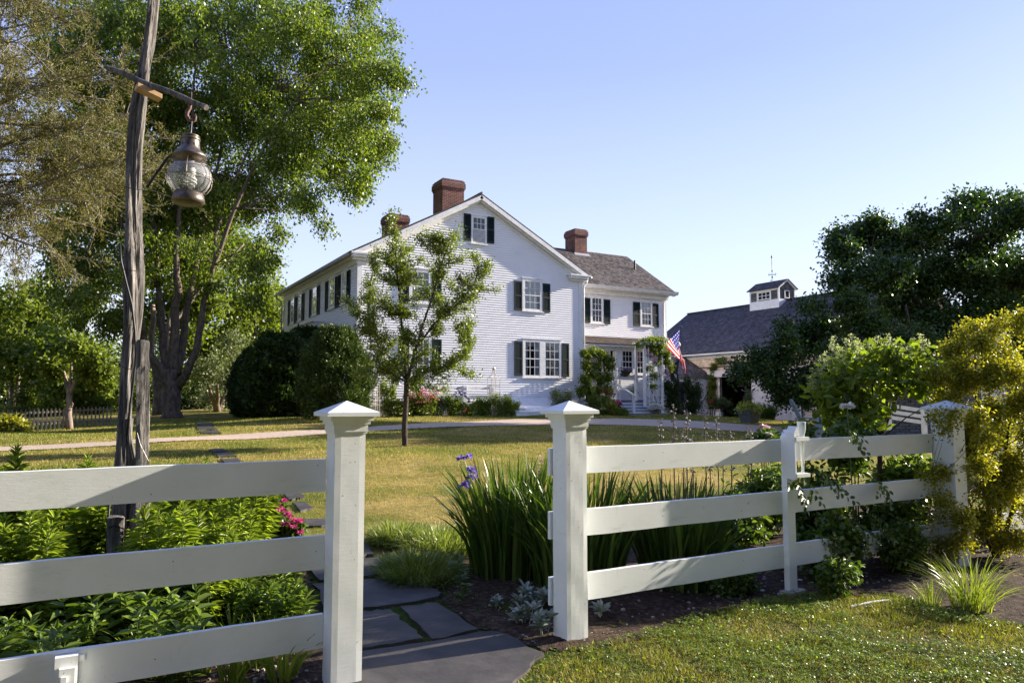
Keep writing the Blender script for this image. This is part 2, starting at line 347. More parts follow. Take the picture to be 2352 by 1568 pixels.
def blob_twigs(rs,c,r,n,inner=.55,pw=.45,bias=(0,0,0),spread=.25):
    d=rdir(rs,n); rad=rs.uniform(0,1,(n,1))**pw
    c=np.array(c); r=np.array(r); E=c+d*rad*r*rs.uniform(.8,1.15,(n,1)); S=c+(E-c)*inner+rs.normal(size=(n,3))*r*spread*.4
    E=E+np.array(bias)*r*rs.uniform(.2,1,(n,1)); return S,E
def curve(A,B,rs,sag=.15,n=6,wob=.05):
    A,B=Vector(A),Vector(B); L=(B-A).length; mid=(A+B)/2+Vector((rs.normal()*wob*L,rs.normal()*wob*L,sag*L))
    return [A*(1-t)**2+mid*2*t*(1-t)+B*t*t+Vector(tuple(rs.normal(size=3)*L*wob*.12 if 0<t<1 else (0,0,0))) for t in [i/(n-1) for i in range(n)]]
def pt_on(poly,t):
    i=t*(len(poly)-1); k=min(int(i),len(poly)-2); return Vector(poly[k]).lerp(Vector(poly[k+1]),i-k)
def make_tree(name,label,cat,base,stems,blobs,lm,bark,seed,twn=60,per=14,L=.1,W=.06,jit=.08,droop=.3,kind='d',group=None,
              limb_r=.03,twig_r=.006,twig_tubes=6,bias=(0,0,0),up=.6,pw=.45,inner=.5,along=.5,crown_name='crown',sag=.08,nside=7,flat=1.0,field=None):
    """stems: list of (points, r0, r1); blobs: (centre, radius, weight)"""
    rs=np.random.RandomState(seed); root=empty(name,base,label,cat,group)
    mb=MB()
    for pts,r0,r1 in stems:
        n=len(pts); fine=[]
        for i in range(n-1):
            for k in range(3):
                p=Vector(pts[i]).lerp(Vector(pts[i+1]),k/3); fine.append(p+Vector(tuple(rs.normal(size=3)*r0*.12)) if (i or k) else p)
        fine.append(Vector(pts[-1])); m=len(fine)
        rr=[r0+(r1-r0)*(i/(m-1))**.8 for i in range(m)]
        if r0>.12 and abs(fine[0].z-base[2])<.3: rr[0]*=1.35; rr[1]*=1.1
        mb.tube(fine,rr,max(nside,8 if r0>.1 else 5))
    parts=[]
    for (c,r,w) in blobs:
        c=Vector(c); rv=(r,r,r*flat) if not hasattr(r,'__len__') else r
        best=None
        for pts,r0,r1 in stems:
            for t in (.35,.5,.65,.8,.9,1.0):
                p=pt_on(pts,t); d=(p-c).length+ (0 if p.z<c.z+.1 else 1.2*(p.z-c.z))
                if best is None or d<best[0]: best=(d,p,r0+(r1-r0)*t)
        lr=min(limb_r*(.6+.5*w),best[2]*.8)
        cv=curve(best[1],c,rs,sag,6); mb.tube(cv,[lr*(1-.6*i/5) for i in range(6)],5)
        n=max(3,int(twn*w)); S,E=blob_twigs(rs,c,rv,n,inner,pw,bias)
        if field:
            fo,fd,fl=field; ax=np.array([(S[:,0]*0+stems[0][0][-1][0]),(S[:,0]*0+stems[0][0][-1][1])]).T; S=E.copy(); o2=S[:,:2]-ax; o2/=np.maximum(np.linalg.norm(o2,axis=1,keepdims=True),.1)
            dv=np.concatenate([o2*fo,np.full((n,1),fd)],1)+rs.normal(size=(n,3))*.45; E=S+nrm(dv)*fl*rs.uniform(.5,1.3,(n,1)); S=S-nrm(dv)*fl*.35
        for i in range(min(twig_tubes,n)):
            mb.tube(curve(c if i%2 else pt_on(cv,.8),E[i],rs,.05,4),[lr*.35,lr*.25,twig_r,twig_r*.5],4,cap=False)
        for i in range(min(twig_tubes*2,n)): mb.tube([S[i],(S[i]+E[i])/2,E[i]],[twig_r,twig_r*.8,twig_r*.4],3,cap=False)
        parts.append(twig_leaves(rs,S,E,per,jit,L,W,droop,kind,along,up))
    mb.build('trunk',bark,root,smooth=True)
    V,Fq=join(parts); mesh_obj(crown_name,V,Fq,lm,root)
    return root
def blades(P,H,lean,W,seg=4,tw=None,rs=None):
    """grass/iris blades: P (n,3) bases, H heights, lean (n,2) tip offset, W widths"""
    n=len(P); rs=rs or NR; g=rs.uniform(0,2*PI,n); sd=np.stack([np.cos(g),np.sin(g),np.zeros(n)],1)
    lv=[]
    for i in range(seg):
        t=i/seg; w=W*(1-.75*t**2.2)*.5
        c=P.copy(); c[:,0]+=lean[:,0]*t**2; c[:,1]+=lean[:,1]*t**2; 
        ln=np.hypot(lean[:,0],lean[:,1]); c[:,2]+=H*(t-.0*t)- .35*ln*t**3
        lv.append(c-sd*w[:,None]); lv.append(c+sd*w[:,None])
    tip=P.copy(); tip[:,:2]+=lean; tip[:,2]+=H-.35*np.hypot(lean[:,0],lean[:,1]); lv.append(tip); 
    k=2*seg+1; V=np.stack(lv,1).reshape(-1,3); b=np.arange(n)*k; Fs=[]
    for i in range(seg-1): Fs.append(np.stack([b+2*i,b+2*i+1,b+2*i+3,b+2*i+2],1))
    e=2*(seg-1); Fs.append(np.stack([b+e,b+e+1,b+e+2,b+e+2],1))
    return V,Fs,k
def blade_obj(name,P,H,lean,W,m,parent=None,seg=4,loc=None):
    V,Fs,k=blades(P,H,lean,W,seg)
    e=Fs[-1][:,:3]; q=np.concatenate(Fs[:-1]) if len(Fs)>1 else np.zeros((0,4),int)
    # mixed quads+tris
    V=V.astype(np.float32); org=ORG[parent.name] if parent is not None else Vector(loc or (0,0,0)); V=V-np.array(org,dtype=np.float32)
    me=bpy.data.meshes.new(name); me.vertices.add(len(V)); me.vertices.foreach_set('co',V.ravel())
    idx=np.concatenate([q.ravel(),e.ravel()]).astype(np.int32); me.loops.add(len(idx)); me.loops.foreach_set('vertex_index',idx)
    st=np.concatenate([np.arange(len(q))*4,len(q)*4+np.arange(len(e))*3]).astype(np.int32); me.polygons.add(len(st)); me.polygons.foreach_set('loop_start',st)
    try: me.polygons.foreach_set('loop_total',np.concatenate([np.full(len(q),4),np.full(len(e),3)]).astype(np.int32))
    except Exception: pass
    me.update(calc_edges=True); me.materials.append(m); o=bpy.data.objects.new(name,me); C.objects.link(o)
    if parent is not None: o.parent=parent; ORG[o.name]=org
    else: o.location=org; ORG[o.name]=org
    return o
def petals(rs,centers,r,n,L,W,up=.3):
    """loose flower heads: n petals round each centre"""
    P=np.repeat(np.array(centers,float),n,0); d=rdir(rs,len(P)); d[:,2]=np.abs(d[:,2])*.6+up*.3; P=P+d*r*rs.uniform(.3,1,(len(P),1))
    return leaf_arr(P,d+rs.normal(size=d.shape)*.4,rs.normal(size=d.shape)+np.array([0,0,1]),L*rs.uniform(.7,1.2,len(P)),W*rs.uniform(.7,1.2,len(P)),'d')
def copy_tree(o,parent=None):
    c=o.copy(); C.objects.link(c); c.parent=parent
    for ch in list(o.children): copy_tree(ch,c)
    return c
def in_poly(x,y,poly):
    r=np.zeros(len(x),bool); n=len(poly)
    for i in range(n):
        x0,y0=poly[i];x1,y1=poly[(i+1)%n]
        c=((y0>y)!=(y1>y))&(x<(x1-x0)*(y-y0)/((y1-y0) if y1!=y0 else 1e-9)+x0); r^=c
    return r
# ================= ground =================
m,nt,b=new_mat('lawn_ground'); v=coords(nt); 
f1=noise(nt,v,.55,5,.65); f2=noise(nt,v,9,6,.75); f3=noise(nt,coords(nt,(1,1,1)),55,3,.7)
c=ramp(nt,f1,[(.40,(.11,.14,.025)),(.5,(.22,.20,.05)),(.62,(.38,.29,.11))])
c=mixc(nt,1.0,c,ramp(nt,f2,[(.3,(.6,.65,.6)),(.6,(1.15,1.12,1.05)),(.8,(1.45,1.35,1.2))]),'MULTIPLY')
pz=noise(nt,v,2.6,5,.7); c=mixc(nt,ramp(nt,pz,[(.56,(0,0,0)),(.70,(1,1,1))]),c,(.21,.155,.075)); c=mixc(nt,1.0,c,ramp(nt,f3,[(.3,(.55,.58,.55)),(.65,(1.25,1.22,1.2))]),'MULTIPLY')
nt.links.new(c,b.inputs['Base Color']); b.inputs['Roughness'].default_value=.95; b.inputs['Specular IOR Level'].default_value=.1
mh=mixc(nt,.5,f2,f3,'ADD'); bump(nt,b,mh,1.0,.06); LAWN=m
GRAVEL=mat_noise('pale_gravel',[(.3,(.34,.26,.19)),(.5,(.48,.38,.29)),(.7,(.6,.49,.38))],28,.95,.5,.02,60,spec=.1)
SLATE=mat_noise('bluestone_slab',[(.25,(.026,.025,.025)),(.48,(.05,.047,.045)),(.6,(.068,.062,.058)),(.75,(.12,.105,.095))],3.5,.6,.35,.012,14,spec=.35,detail=8)
SOIL=mat_noise('dark_garden_soil',[(.3,(.018,.012,.009)),(.5,(.05,.034,.024)),(.7,(.11,.08,.055))],22,.95,.8,.02,45,spec=.1,detail=8)
MOSS=mat_noise('moss_and_crumbs',[(.3,(.02,.035,.008)),(.6,(.05,.075,.015)),(.8,(.09,.07,.04))],30,.95,.8,.02,60,spec=.05)
STONE=mat_noise('small_pebbles',[(.3,(.12,.10,.085)),(.7,(.4,.36,.33))],14,.8,.2)
def grid_axis(segs):
    out=[]
    for a,b,s in segs:
        n=max(1,int(round((b-a)/s))); out+= [a+(b-a)*i/n for i in range(n)]
    return out+[segs[-1][1]]
xs=grid_axis([(-700,-100,60),(-100,-20,8),(-20,-6,1),(-6,26,.5),(26,50,1),(50,120,8),(120,900,60)])
ys=grid_axis([(-60,0,6),(0,32,.5),(32,60,1.5),(60,120,8),(120,900,60)])
X,Y=np.meshgrid(xs,ys); Z=terr(X,Y)
V=np.stack([X,Y,Z],-1).reshape(-1,3); nx=len(xs); ny=len(ys)
i0=(np.arange(ny-1)[:,None]*nx+np.arange(nx-1)[None]).ravel(); Fq=np.stack([i0,i0+1,i0+1+nx,i0+nx],1)
o=mesh_obj('lawn',V,Fq,LAWN,smooth=True); tag(o,kind='structure')
def strip(name,top,bot,m,lift,n=60,mm=3,solve=True):
    """a band of ground between two edge polylines given as ground points"""
    def rs_(pl):
        pl=[Vector(p) for p in pl]; L=[0]
        for a,b2 in zip(pl,pl[1:]): L.append(L[-1]+(b2-a).length)
        out=[]
        for i in range(n+1):
            s=L[-1]*i/n; k=0
            while k<len(pl)-2 and L[k+1]<s: k+=1
            t=(s-L[k])/max(1e-6,L[k+1]-L[k]); out.append(pl[k].lerp(pl[k+1],min(1,max(0,t))))
        return out
    A,B=rs_(top),rs_(bot); vs=[]
    rq=np.random.RandomState(3)
    for a,b2 in zip(A,B):
        dd=(b2-a).normalized(); a=a-dd*rq.uniform(-.05,.09); b2=b2+dd*rq.uniform(-.05,.09)
        for k in range(mm+1):
            p=a.lerp(b2,k/mm); vs.append((p.x,p.y,T(p.x,p.y)+lift))
    w=mm+1; fs=[(i*w+k,i*w+k+1,(i+1)*w+k+1,(i+1)*w+k) for i in range(n) for k in range(mm)]
    return mesh_obj(name,vs,fs,m)
PT=[(-60,1030),(0,1027),(260,1015),(500,1001),(740,988),(864,980),(940,975),(1020,971),(1100,968),(1255,963),(1400,962),(1500,963.5),(1600,968),(1720,976),(1850,985),(1960,992)]
PB=[(-60,1040),(0,1037),(260,1024),(500,1011),(740,998),(864,990),(940,985),(1020,981),(1100,979),(1255,976),(1400,976),(1500,979),(1600,984),(1700,991),(1820,1001),(1930,1012)]
PTw=[ground(*p) for p in PT]; PBw=[ground(*p) for p in PB]
o=strip('gravel_path',PTw,PBw,GRAVEL,.02,420,4); tag(o,kind='structure')
PATHPOLY=[(p.x,p.y) for p in PTw]+[(p.x,p.y) for p in PBw[::-1]]
# flagstones: each slab is laid on its own
SLABS=[[(760,1640),(800,1512),(835,1505),(979,1486),(1103,1461),(1149,1457),(1244,1511),(1215,1545),(1160,1600),(1000,1660)],
 [(790,1416),(835,1412),(896,1408),(937,1440),(975,1477),(871,1495),(800,1502)],
 [(917,1402),(1004,1391),(1103,1456),(991,1479),(954,1440)],
 [(720,1350),(835,1338),(921,1331),(954,1345),(1012,1362),(1016,1378),(896,1400),(835,1406),(740,1412)],
 [(700,1298),(835,1288),(871,1286),(908,1322),(835,1332),(730,1342)],
 [(690,1258),(835,1250),(851,1262),(861,1279),(835,1283),(700,1292)],
 [(690,1196),(760,1194),(775,1208),(700,1214)],[(670,1158),(700,1154),(722,1170),(690,1178)],[(648,1136),(682,1132),(700,1146),(662,1152)],
 [(628,1118),(662,1115),(676,1126),(640,1130)],
 [(505,1056),(545,1054),(565,1066),(520,1068)],[(488,1043),(530,1041),(545,1050),(500,1052)],[(478,1034),(515,1031),(525,1038),(488,1040)],
 [(455,991),(500,990),(508,997),(462,997)],[(450,981),(492,981),(500,988),(455,988)],[(452,972),(488,972),(492,978),(455,979)]]
SLABW=[]
sl=['large front slab of the bluestone path between the gate posts','cracked bluestone slab behind the left gate post, striped with light','tapering bluestone slab right of the cracked one','wide dark bluestone slab across the path behind the gate','bluestone slab where the path narrows beside the mounded grass','far bluestone slab at the edge of the sunny lawn']
for i,sp_ in enumerate(SLABS):
    w=[ground(*p) for p in sp_]; c0=sum(w,Vector((0,0,0)))/len(w); w=[p+(c0-p).normalized()*(.010 if i<6 else .03) for p in w]; rs=np.random.RandomState(i); 
    pts=[]
    for k in range(len(w)):
        a,b2=w[k],w[(k+1)%len(w)]
        for q in range(4):
            p=a.lerp(b2,q/4); c_=sum(w,Vector((0,0,0)))/len(w); 
            j=(p-c_).normalized()*rs.normal()*.008*(1+p.y*.1); pts.append(Vector((p.x+j.x,p.y+j.y,0)))
    cz=sum((T(p.x,p.y) for p in w))/len(w)
    h=.035 if i<6 else .03
    mbx=MB(); top=[Vector((p.x,p.y,T(p.x,p.y)+h+.004*rs.normal()*0)) for p in pts]; mbx.prism([Vector((p.x,p.y,p.z-.08)) for p in top],(0,0,.08))
    SLABW.append([(p.x,p.y) for p in w])
    o=mbx.build('flagstone',SLATE,loc=(w[0].x,w[0].y,cz))
    if i<6: tag(o,sl[i],'flagstone','bluestone slabs of the garden path')
    elif i<10: tag(o,'small bluestone stepping slab half grown over beside the magenta rose bush','flagstone','stepping slabs by the rose bush')
    elif i<13: tag(o,'low stepping slab sunk in the lawn in front of the gravel path','flagstone','stepping slabs in the lawn')
    else: tag(o,'low stepping slab in the shade beyond the gravel path','flagstone','stepping slabs beyond the gravel')
def sheet(name,poly,m,lift,res=.06,amp=.0,seed=1,kind='structure'):
    poly=[(p.x,p.y) if hasattr(p,'x') else p for p in poly]
    x0=min(p[0] for p in poly);x1=max(p[0] for p in poly);y0=min(p[1] for p in poly);y1=max(p[1] for p in poly)
    gx=np.arange(x0,x1+res,res); gy=np.arange(y0,y1+res,res); X,Y=np.meshgrid(gx,gy); r=np.random.RandomState(seed)
    Xj=X+r.normal(size=X.shape)*res*.15; Yj=Y+r.normal(size=X.shape)*res*.15
    Zz=terr(Xj,Yj)+lift+amp*r.uniform(0,1,X.shape)+amp*1.5*np.sin(X*5+Y*3)*np.sin(Y*7-X*2)**2
    V=np.stack([Xj,Yj,Zz],-1).reshape(-1,3); nx=len(gx)
    i0=(np.arange(len(gy)-1)[:,None]*nx+np.arange(nx-1)[None]).ravel()
    cx=V[i0,0]+res/2; cy=V[i0,1]+res/2; k=in_poly(cx,cy,poly); i0=i0[k]
    o=mesh_obj(name,V,np.stack([i0,i0+1,i0+1+nx,i0+nx],1),m,smooth=True); 
    tag(o,kind=kind); return o
g=lambda *p: ground(*p)
# bed along the right fence, the bed behind the left fence, mossy joints under the slabs
BEDR=[g(1030,1345),g(1010,1385),g(1100,1450),g(1180,1475),g(1260,1500),g(1330,1500),g(1420,1482),g(1560,1450),g(1650,1412),g(1770,1385),g(1900,1375),g(2060,1372),g(2160,1405),g(2352,1440),g(2480,1460)]
BEDR=[(p.x,p.y) for p in BEDR]+[(10.5,4.5),(11,8.2),(7.5,8.6),(4.8,7.6),(3.1,7.0)]
sheet('soil_bed',BEDR,SOIL,.012,.05,.012,3)
BEDL=[(-2.5,3.9),(1.25,3.9),(1.33,4.4)]+[(g(832,1398).x-.22,g(832,1398).y),(1.55,5.6),(1.75,6.6),(1.95,7.6),(2.05,8.9),(1.4,9.3),(-2.5,9.3)]
sheet('soil_bed',BEDL,SOIL,.012,.05,.015,4)
JOINT=[(1.2,3.0),(3.1,3.0),(2.9,4.3),(3.0,5.1),(2.75,6.2),(2.5,7.0),(1.6,7.4),(1.3,5.5),(1.2,4.4)]
sheet('mossy_joints',JOINT,MOSS,.008,.05,.008,5)
# pebbles and crumbs on the soil: uncountable
rs=np.random.RandomState(5); mb=MB(); cnt=0
while cnt<700:
    x=rs.uniform(1.2,8.5); y=rs.uniform(2.6,5.2)
    if in_poly(np.array([x]),np.array([y]),BEDR)[0] or (x<1.3 and in_poly(np.array([x-1.6]),np.array([y+.2]),BEDL)[0]):
        r=rs.choice([.006,.009,.014,.022],p=[.45,.35,.16,.04]); mb.ball((x,y,T(x,y)+.022),r,3,.6); cnt+=1
for _ in range(250):
    x=rs.uniform(-.4,1.2); y=rs.uniform(4.0,4.8); mb.ball((x,y,.03),rs.uniform(.006,.018),3,.6)
o=mb.build('soil_crumbs',STONE); tag(o,'small pebbles and crumbs scattered over the dark soil','pebbles',kind='stuff')
# ================= fences =================
YF=4.12; YR=4.29
def cap(mb,x0,x1,y0,y1,zb,zt):
    cx,cy=(x0+x1)/2,(y0+y1)/2; a=(x1-x0)/2; b2=(y1-y0)/2
    for e,za,zb_ in ((.009,zb-.088,zb-.046),(.020,zb-.0459,zb-.026),(.034,zb-.0259,zb-.001)): mb.frust(cx,cy,za,zb_,a+e,a+e+.0005,b2+e,b2+e+.0005)
    mb.frust(cx,cy,zb,zb+.022,a+.062,a+.062,b2+.062,b2+.062)
    mb.frust(cx,cy,zb+.022,zt,a+.062,.001,b2+.062,.001)
def rough_post(x0,x1,y0,y1,z0,z1,seed,amp=.0018):
    rs=np.random.RandomState(seed); n=44; ph=rs.uniform(0,6,8); mb=MB(); vs=[]; ring=[]
    for i in range(n+1):
        z=z0+(z1-z0)*i/n; row=[]
        k=5
        for s_ in range(4):
            for q in range(k):
                t=q/k
                if s_==0: x,y=x0+(x1-x0)*t,y0
                elif s_==1: x,y=x1,y0+(y1-y0)*t
                elif s_==2: x,y=x1-(x1-x0)*t,y1
                else: x,y=x0,y1-(y1-y0)*t
                cx,cy=(x-(x0+x1)/2),(y-(y0+y1)/2); d=math.hypot(cx,cy)
                w=amp*(math.sin(z*7+ph[s_])+.5*math.sin(z*19+ph[s_+4]+t*5))+rs.normal()*amp*.12
                if q==0: w-=.0025
                row.append((x+cx/d*w,y+cy/d*w,z))
        vs+=row
    m_=20; fs=[(i*m_+q,i*m_+(q+1)%m_,(i+1)*m_+(q+1)%m_,(i+1)*m_+q) for i in range(n) for q in range(m_)]
    fs+=[tuple(range(m_))[::-1],tuple(range(n*m_,n*m_+m_))]; mb.add(vs,fs); return mb
def gate_post(x0,x1,y0,y1,label,seed,amp=.0018,zt=1.6):
    p=empty('fence_post',((x0+x1)/2,(y0+y1)/2,0),label,'fence post','square white fence posts with pyramid caps')
    rough_post(x0,x1,y0,y1,-.05,1.45,seed,amp).build('post',FENCE,p)
    mb=MB(); cap(mb,x0,x1,y0,y1,1.512,zt); mb.build('post_cap',FENCE,p)
    mb=MB(); mb.frust((x0+x1)/2,(y0+y1)/2,1.412,1.4238,(x1-x0)/2+.005,(x1-x0)/2+.005,(y1-y0)/2+.005,(y1-y0)/2+.005); mb.build('post_collar',FENCE,p)
    return p
gate_post(1.21,1.39,4.12,4.288,'tall white gate post nearest the lamp pole, left side of the path',1,.0004)
gate_post(2.775,2.945,4.12,4.288,'rough white gate post with a long crack, right side of the path',2,.0011)
gate_post(7.27,7.47,4.10,4.32,'white fence post half hidden by the golden shrub',3,.0003,1.605)
gate_post(-3.2,-3.02,4.12,4.288,'white fence post at the far end of the left rails',4,.001)
gate_post(12.2,12.4,4.12,4.3,'white fence post beyond the golden shrub',5,.001)
def _nails(o,x0,x1,z0,z1,y,seed,label,grp):
    tag(o,label,'fence rail',grp); r=random.Random(seed+50); xs_=[x0+.05,x1-.05]+[x0+ (x1-x0)*k/5+r.uniform(-.1,.1) for k in range(1,5)]
    for x in xs_:
        zc=r.uniform(z0+.03,z1-.03); m_=MB(); m_.tube([(x,y-.0012,zc),(x,y+.004,zc)],.0035,7); m_.build('nail_head',RUST,o)
    return o
def rail(x0,x1,z0,z1,label,y=4.292,th=.03,seed=0,grp='flat white rails of the front fence'):
    rs=np.random.RandomState(seed); n=max(8,int((x1-x0)/.12)); vs=[];
    for i in range(n+1):
        x=x0+(x1-x0)*i/n; w=.0012*math.sin(x*7+seed)+.0006*rs.normal(); c_=.002
        vs+= [(x,y,z0+w),(x,y-.001,z1-c_+w),(x,y+c_,z1+w),(x,y+th,z1+w),(x,y+th,z0+w)]
    k=5; fs=[(i*k+q,(i+1)*k+q,(i+1)*k+(q+1)%k,i*k+(q+1)%k) for i in range(n) for q in range(k)]+[tuple(range(k))[::-1],tuple(range(n*k,n*k+k))]
    mb=MB(); mb.add(vs,fs); o=mb.build('fence_rail',FENCE,loc=(x0,y,z0)); return tag(o,label,'fence rail',grp) if False else _nails(o,x0,x1,z0,z1,y,seed,label,grp)
for i,(z0,z1,nm) in enumerate(((1.075,1.262,'top'),(.638,.828,'middle'),(.195,.385,'bottom'))):
    rail(-3.1,1.212,z0,z1,{'top':'top white rail left of the gate, in front of the lamp pole','middle':'middle white rail left of the gate','bottom':'bottom white rail left of the gate carrying the outlet box'}[nm],seed=i)
for i,(z0,z1,nm) in enumerate(((1.09,1.275,'top'),(.66,.845,'middle'),(.22,.405,'bottom'))):
    rail(2.758,7.29,z0,z1,nm+' white rail between the right gate post and the post by the golden shrub',seed=i+5)
    rail(7.46,12.3,z0,z1,nm+' white rail running off right behind the golden shrub',seed=i+9)
# stake with the rain gauge bracket
xs0=onY(1803,1200,4.25).x; xs1=onY(1828,1200,4.25).x
st=empty('bracket_stake',((xs0+xs1)/2,4.26,0),'narrow white stake screwed to the rails, holding a rain gauge bracket','stake')
xm=(xs0+xs1)/2; xa,xb=xm-.045,xm+.045
mb=MB(); mb.prism([(xa,4.235,.035),(xb,4.235,.035),(xb,4.235,1.30),(xm,4.235,1.36),(xa,4.235,1.30)],(0,.055,0)); mb.build('stake_board',FENCE,st)
mb=MB(); z_=1.26; mb.prism([(xm-.0451,4.15,z_+.05),(xm+.02,4.15,z_+.05),(xm+.02,4.15,z_+.07),(xm-.012,4.15,z_+.13),(xm-.0451,4.15,z_+.07)],(0,.084,0))
mb.box(xm-.03,xm+.13,4.14,4.233,1.268,1.30); mb.box(xm-.03,xm+.13,4.14,4.233,.97,1.0); mb.box(xm-.046,xm-.0301,4.145,4.2345,.955,1.31); mb.box(xm-.03,xm+.05,4.222,4.2345,1.0,1.268)
mb.prism([(xm-.02,4.16,.97),(xm-.02,4.235,.97),(xm-.02,4.235,.90)],(.03,0,0)); mb.build('bracket',FENCE,st)
mb=MB(); mb.obox((xm-.1,4.15,0),(.22,.06,0),(-.03,.12,0),(0,0,.045)); mb.build('stone_foot',CONC,st)
mb=MB(); mb.lathe((xm+.085,4.18,1.0),[(.012,.0),(.012,.02),(.018,.29),(.034,.36),(.036,.42),(.034,.425),(.030,.36),(.014,.28),(.009,.02)],16)
m,nt,b=new_mat('clear_plastic'); t=N(nt,'ShaderNodeBsdfTransparent'); t.inputs[0].default_value=(.9,.92,.92,1); df=N(nt,'ShaderNodeBsdfPrincipled'); df.inputs['Base Color'].default_value=(.75,.78,.78,1); df.inputs['Roughness'].default_value=.2
mx=N(nt,'ShaderNodeMixShader'); mx.inputs[0].default_value=.45; nt.links.new(t.outputs[0],mx.inputs[1]); nt.links.new(df.outputs[0],mx.inputs[2]); nt.links.new(mx.outputs[0],nt.nodes['Material Output'].inputs['Surface']); CLEAR=m
o=mb.build('rain_gauge',CLEAR,smooth=True,loc=(xm+.085,4.18,1.0)); tag(o,'clear plastic rain gauge tube standing in the white bracket','rain gauge')
# outlet box on the lower left rail
a=onY(127,1500,4.27); b2=onY(180,1500,4.27); x0,x1=a.x,b2.x
ob=empty('outlet_box',((x0+x1)/2,4.27,.2),'weatherproof white electrical box on the bottom left rail, lid half open','electrical box')
mb=MB(); mb.box(x0,x1,4.235,4.288,.12,.372); mb.build('box_body',FENCE,ob)
for z_ in (.33,.16):
    mb=MB(); mb.box(x1,x1+.028,4.28,4.29,z_,z_+.03); mb.build('mounting_tab',FENCE,ob)
mb=MB(); mb.box(x0+.02,x1-.012,4.205,4.234,.245,.325); mb.box(x0+.028,x1-.045,4.19,4.204,.262,.292); mb.build('lid',FENCE,ob)
mb=MB(); mb.box(x0+.022,x1-.018,4.222,4.234,.13,.235); mb.build('socket_plate',IRON,ob)
# ================= lamp pole, lantern =================
pb=at(298,1432,5.5); pb.z=0; px_,py_=pb.x,pb.y
P0=at(296,1432,5.5); Pm=at(297,900,5.52); P1=at(330,300,5.6); P2=at(352,-60,5.7); P0.z=-.05
lp=empty('lamp_pole',(P0.x,P0.y,0),'twisted weathered grey cedar pole with a crossbar holding the lantern','lamp pole')
def log_mesh(path,rad,twist,lobes,seed,nr=90,na=40,name='log'):
    rs=np.random.RandomState(seed); ph=rs.uniform(0,6,6); path=[Vector(p) for p in path]; vs=[]
    for i in range(nr+1):
        t=i/nr; c=pt_on(path,t); r=rad(t); c=c+Vector((.018*math.sin(t*11+ph[0]),.018*math.cos(t*9),0))
        for k in range(na):
            g_=2*PI*k/na; s_=0
            for (n_,am,tw,p_) in lobes: s_+=am*(1-abs(math.sin((n_*(g_+tw*t)+p_)/2))**.5*2*.5) if am<0 else am*math.cos(n_*(g_+tw*t)+p_+.6*math.sin(t*7))
            s_+=.06*math.sin(7*g_+twist*2.5*t+ph[1])+.035*math.sin(15*g_+twist*4*t+ph[2])+.02*math.sin(t*60+3*g_+ph[3])+rs.normal()*.008
            vs.append((c.x+math.cos(g_)*r*(1+s_),c.y+math.sin(g_)*r*(1+s_),c.z))
    fs=[(i*na+k,i*na+(k+1)%na,(i+1)*na+(k+1)%na,(i+1)*na+k) for i in range(nr) for k in range(na)]
    mb=MB(); mb.add(vs,fs+[tuple(range(na))[::-1],tuple(range(nr*na,nr*na+na))]); return mb
path=[P0,at(290,1200,5.5),at(289,1000,5.5),at(291,860,5.52),at(299,720,5.53),at(303,600,5.55),at(308,480,5.58),at(316,330,5.6),at(328,200,5.64),at(338,100,5.67),P2]
log_mesh(path,lambda t:.080-.034*t**.9+.010*math.sin(t*17),3.5,[(2,.24,5.5,0),(3,-.42,5.0,1),(5,-.34,6.5,2)],3,150,48).build('twisted_log',LOG,lp)
# split lower leg leaning against the main log
log_mesh([at(326,1432,5.46),at(318,1250,5.46),at(308,1080,5.47),at(302,960,5.48)],lambda t:.062-.045*t,2,[(2,.2,2,0)],5,60,30).build('log_split',LOG,lp)
log_mesh([at(243,1180,5.46)+Vector((.02,0,0))]+[at(300,1010,5.5)],lambda t:.001,2,[(2,.2,2,0)],5,2,4) if False else None
# crossbar
A=at(248,157,5.75); B=at(474,246,5.2)
mb=MB(); pts=[A.lerp(B,i/9)+Vector((0,0,.006*math.sin(i*1.3))) for i in range(10)]; mb.tube(pts,[.022,.024,.023,.024,.024,.023,.022,.022,.021,.021],12); mb.build('crossbar',LOG,lp,smooth=False)
c_=at(340,205,5.5); mb=MB(); mb.obox(c_+Vector((-.07,-.05,-.015)),(.17,.02,-.05),(-.02,.1,0),(0,0,.035)); mb.build('wood_wedge',PALEWOOD,lp)
# hook
hk=at(437,238,5.29); mb=MB()
hp=[(437,236),(436,248),(430,258),(429,267),(434,276),(441,279),(448,276),(450,268),(447,264)]
mb.tube([at(x,y,5.28) for x,y in hp],[.012,.013,.014,.015,.015,.014,.011,.008,.010],8); mb.tube([at(440,212,5.28),at(439,238,5.28)],.004,6)
mb.box(hk.x-.03,hk.x+.03,hk.y-.012,hk.y+.012,hk.z+.0,hk.z+.008); mb.build('iron_hook',RUST,lp,smooth=True)
# cable and binding wires belong to the pole
mb=MB(); cp=[at(411,345,5.3),at(385,360,5.42),at(360,395,5.5),at(338,430,5.52)]; 
cp=[pt_on(cp,i/12)+Vector((0,0,-.01*math.sin(PI*i/12))) for i in range(13)]
mb.tube(cp,.011,8); cp2=[(275,560),(278,600),(290,650),(303,700),(310,760),(312,820),(306,880),(299,930),(292,1000)]; mb.tube([at(x,y,5.40) for x,y in cp2],.0085,8)
mb.tube([at(x,y,5.36) for x,y in [(252,1150),(248,1200),(243,1260),(240,1300)]],.007,8)
mb.build('electric_cable',CABLE,lp,smooth=True)
for (x0,x1,y0,y1) in [(276,312,614,622),(274,312,741,746),(272,300,836,848),(290,330,430,436)]:
    mb=MB(); mb.tube([at(x0,y0,5.42),at((x0+x1)/2,(y0+y1)/2+2,5.39),at(x1,y1,5.42)],.0028,5); mb.build('binding_wire',IRON,lp)
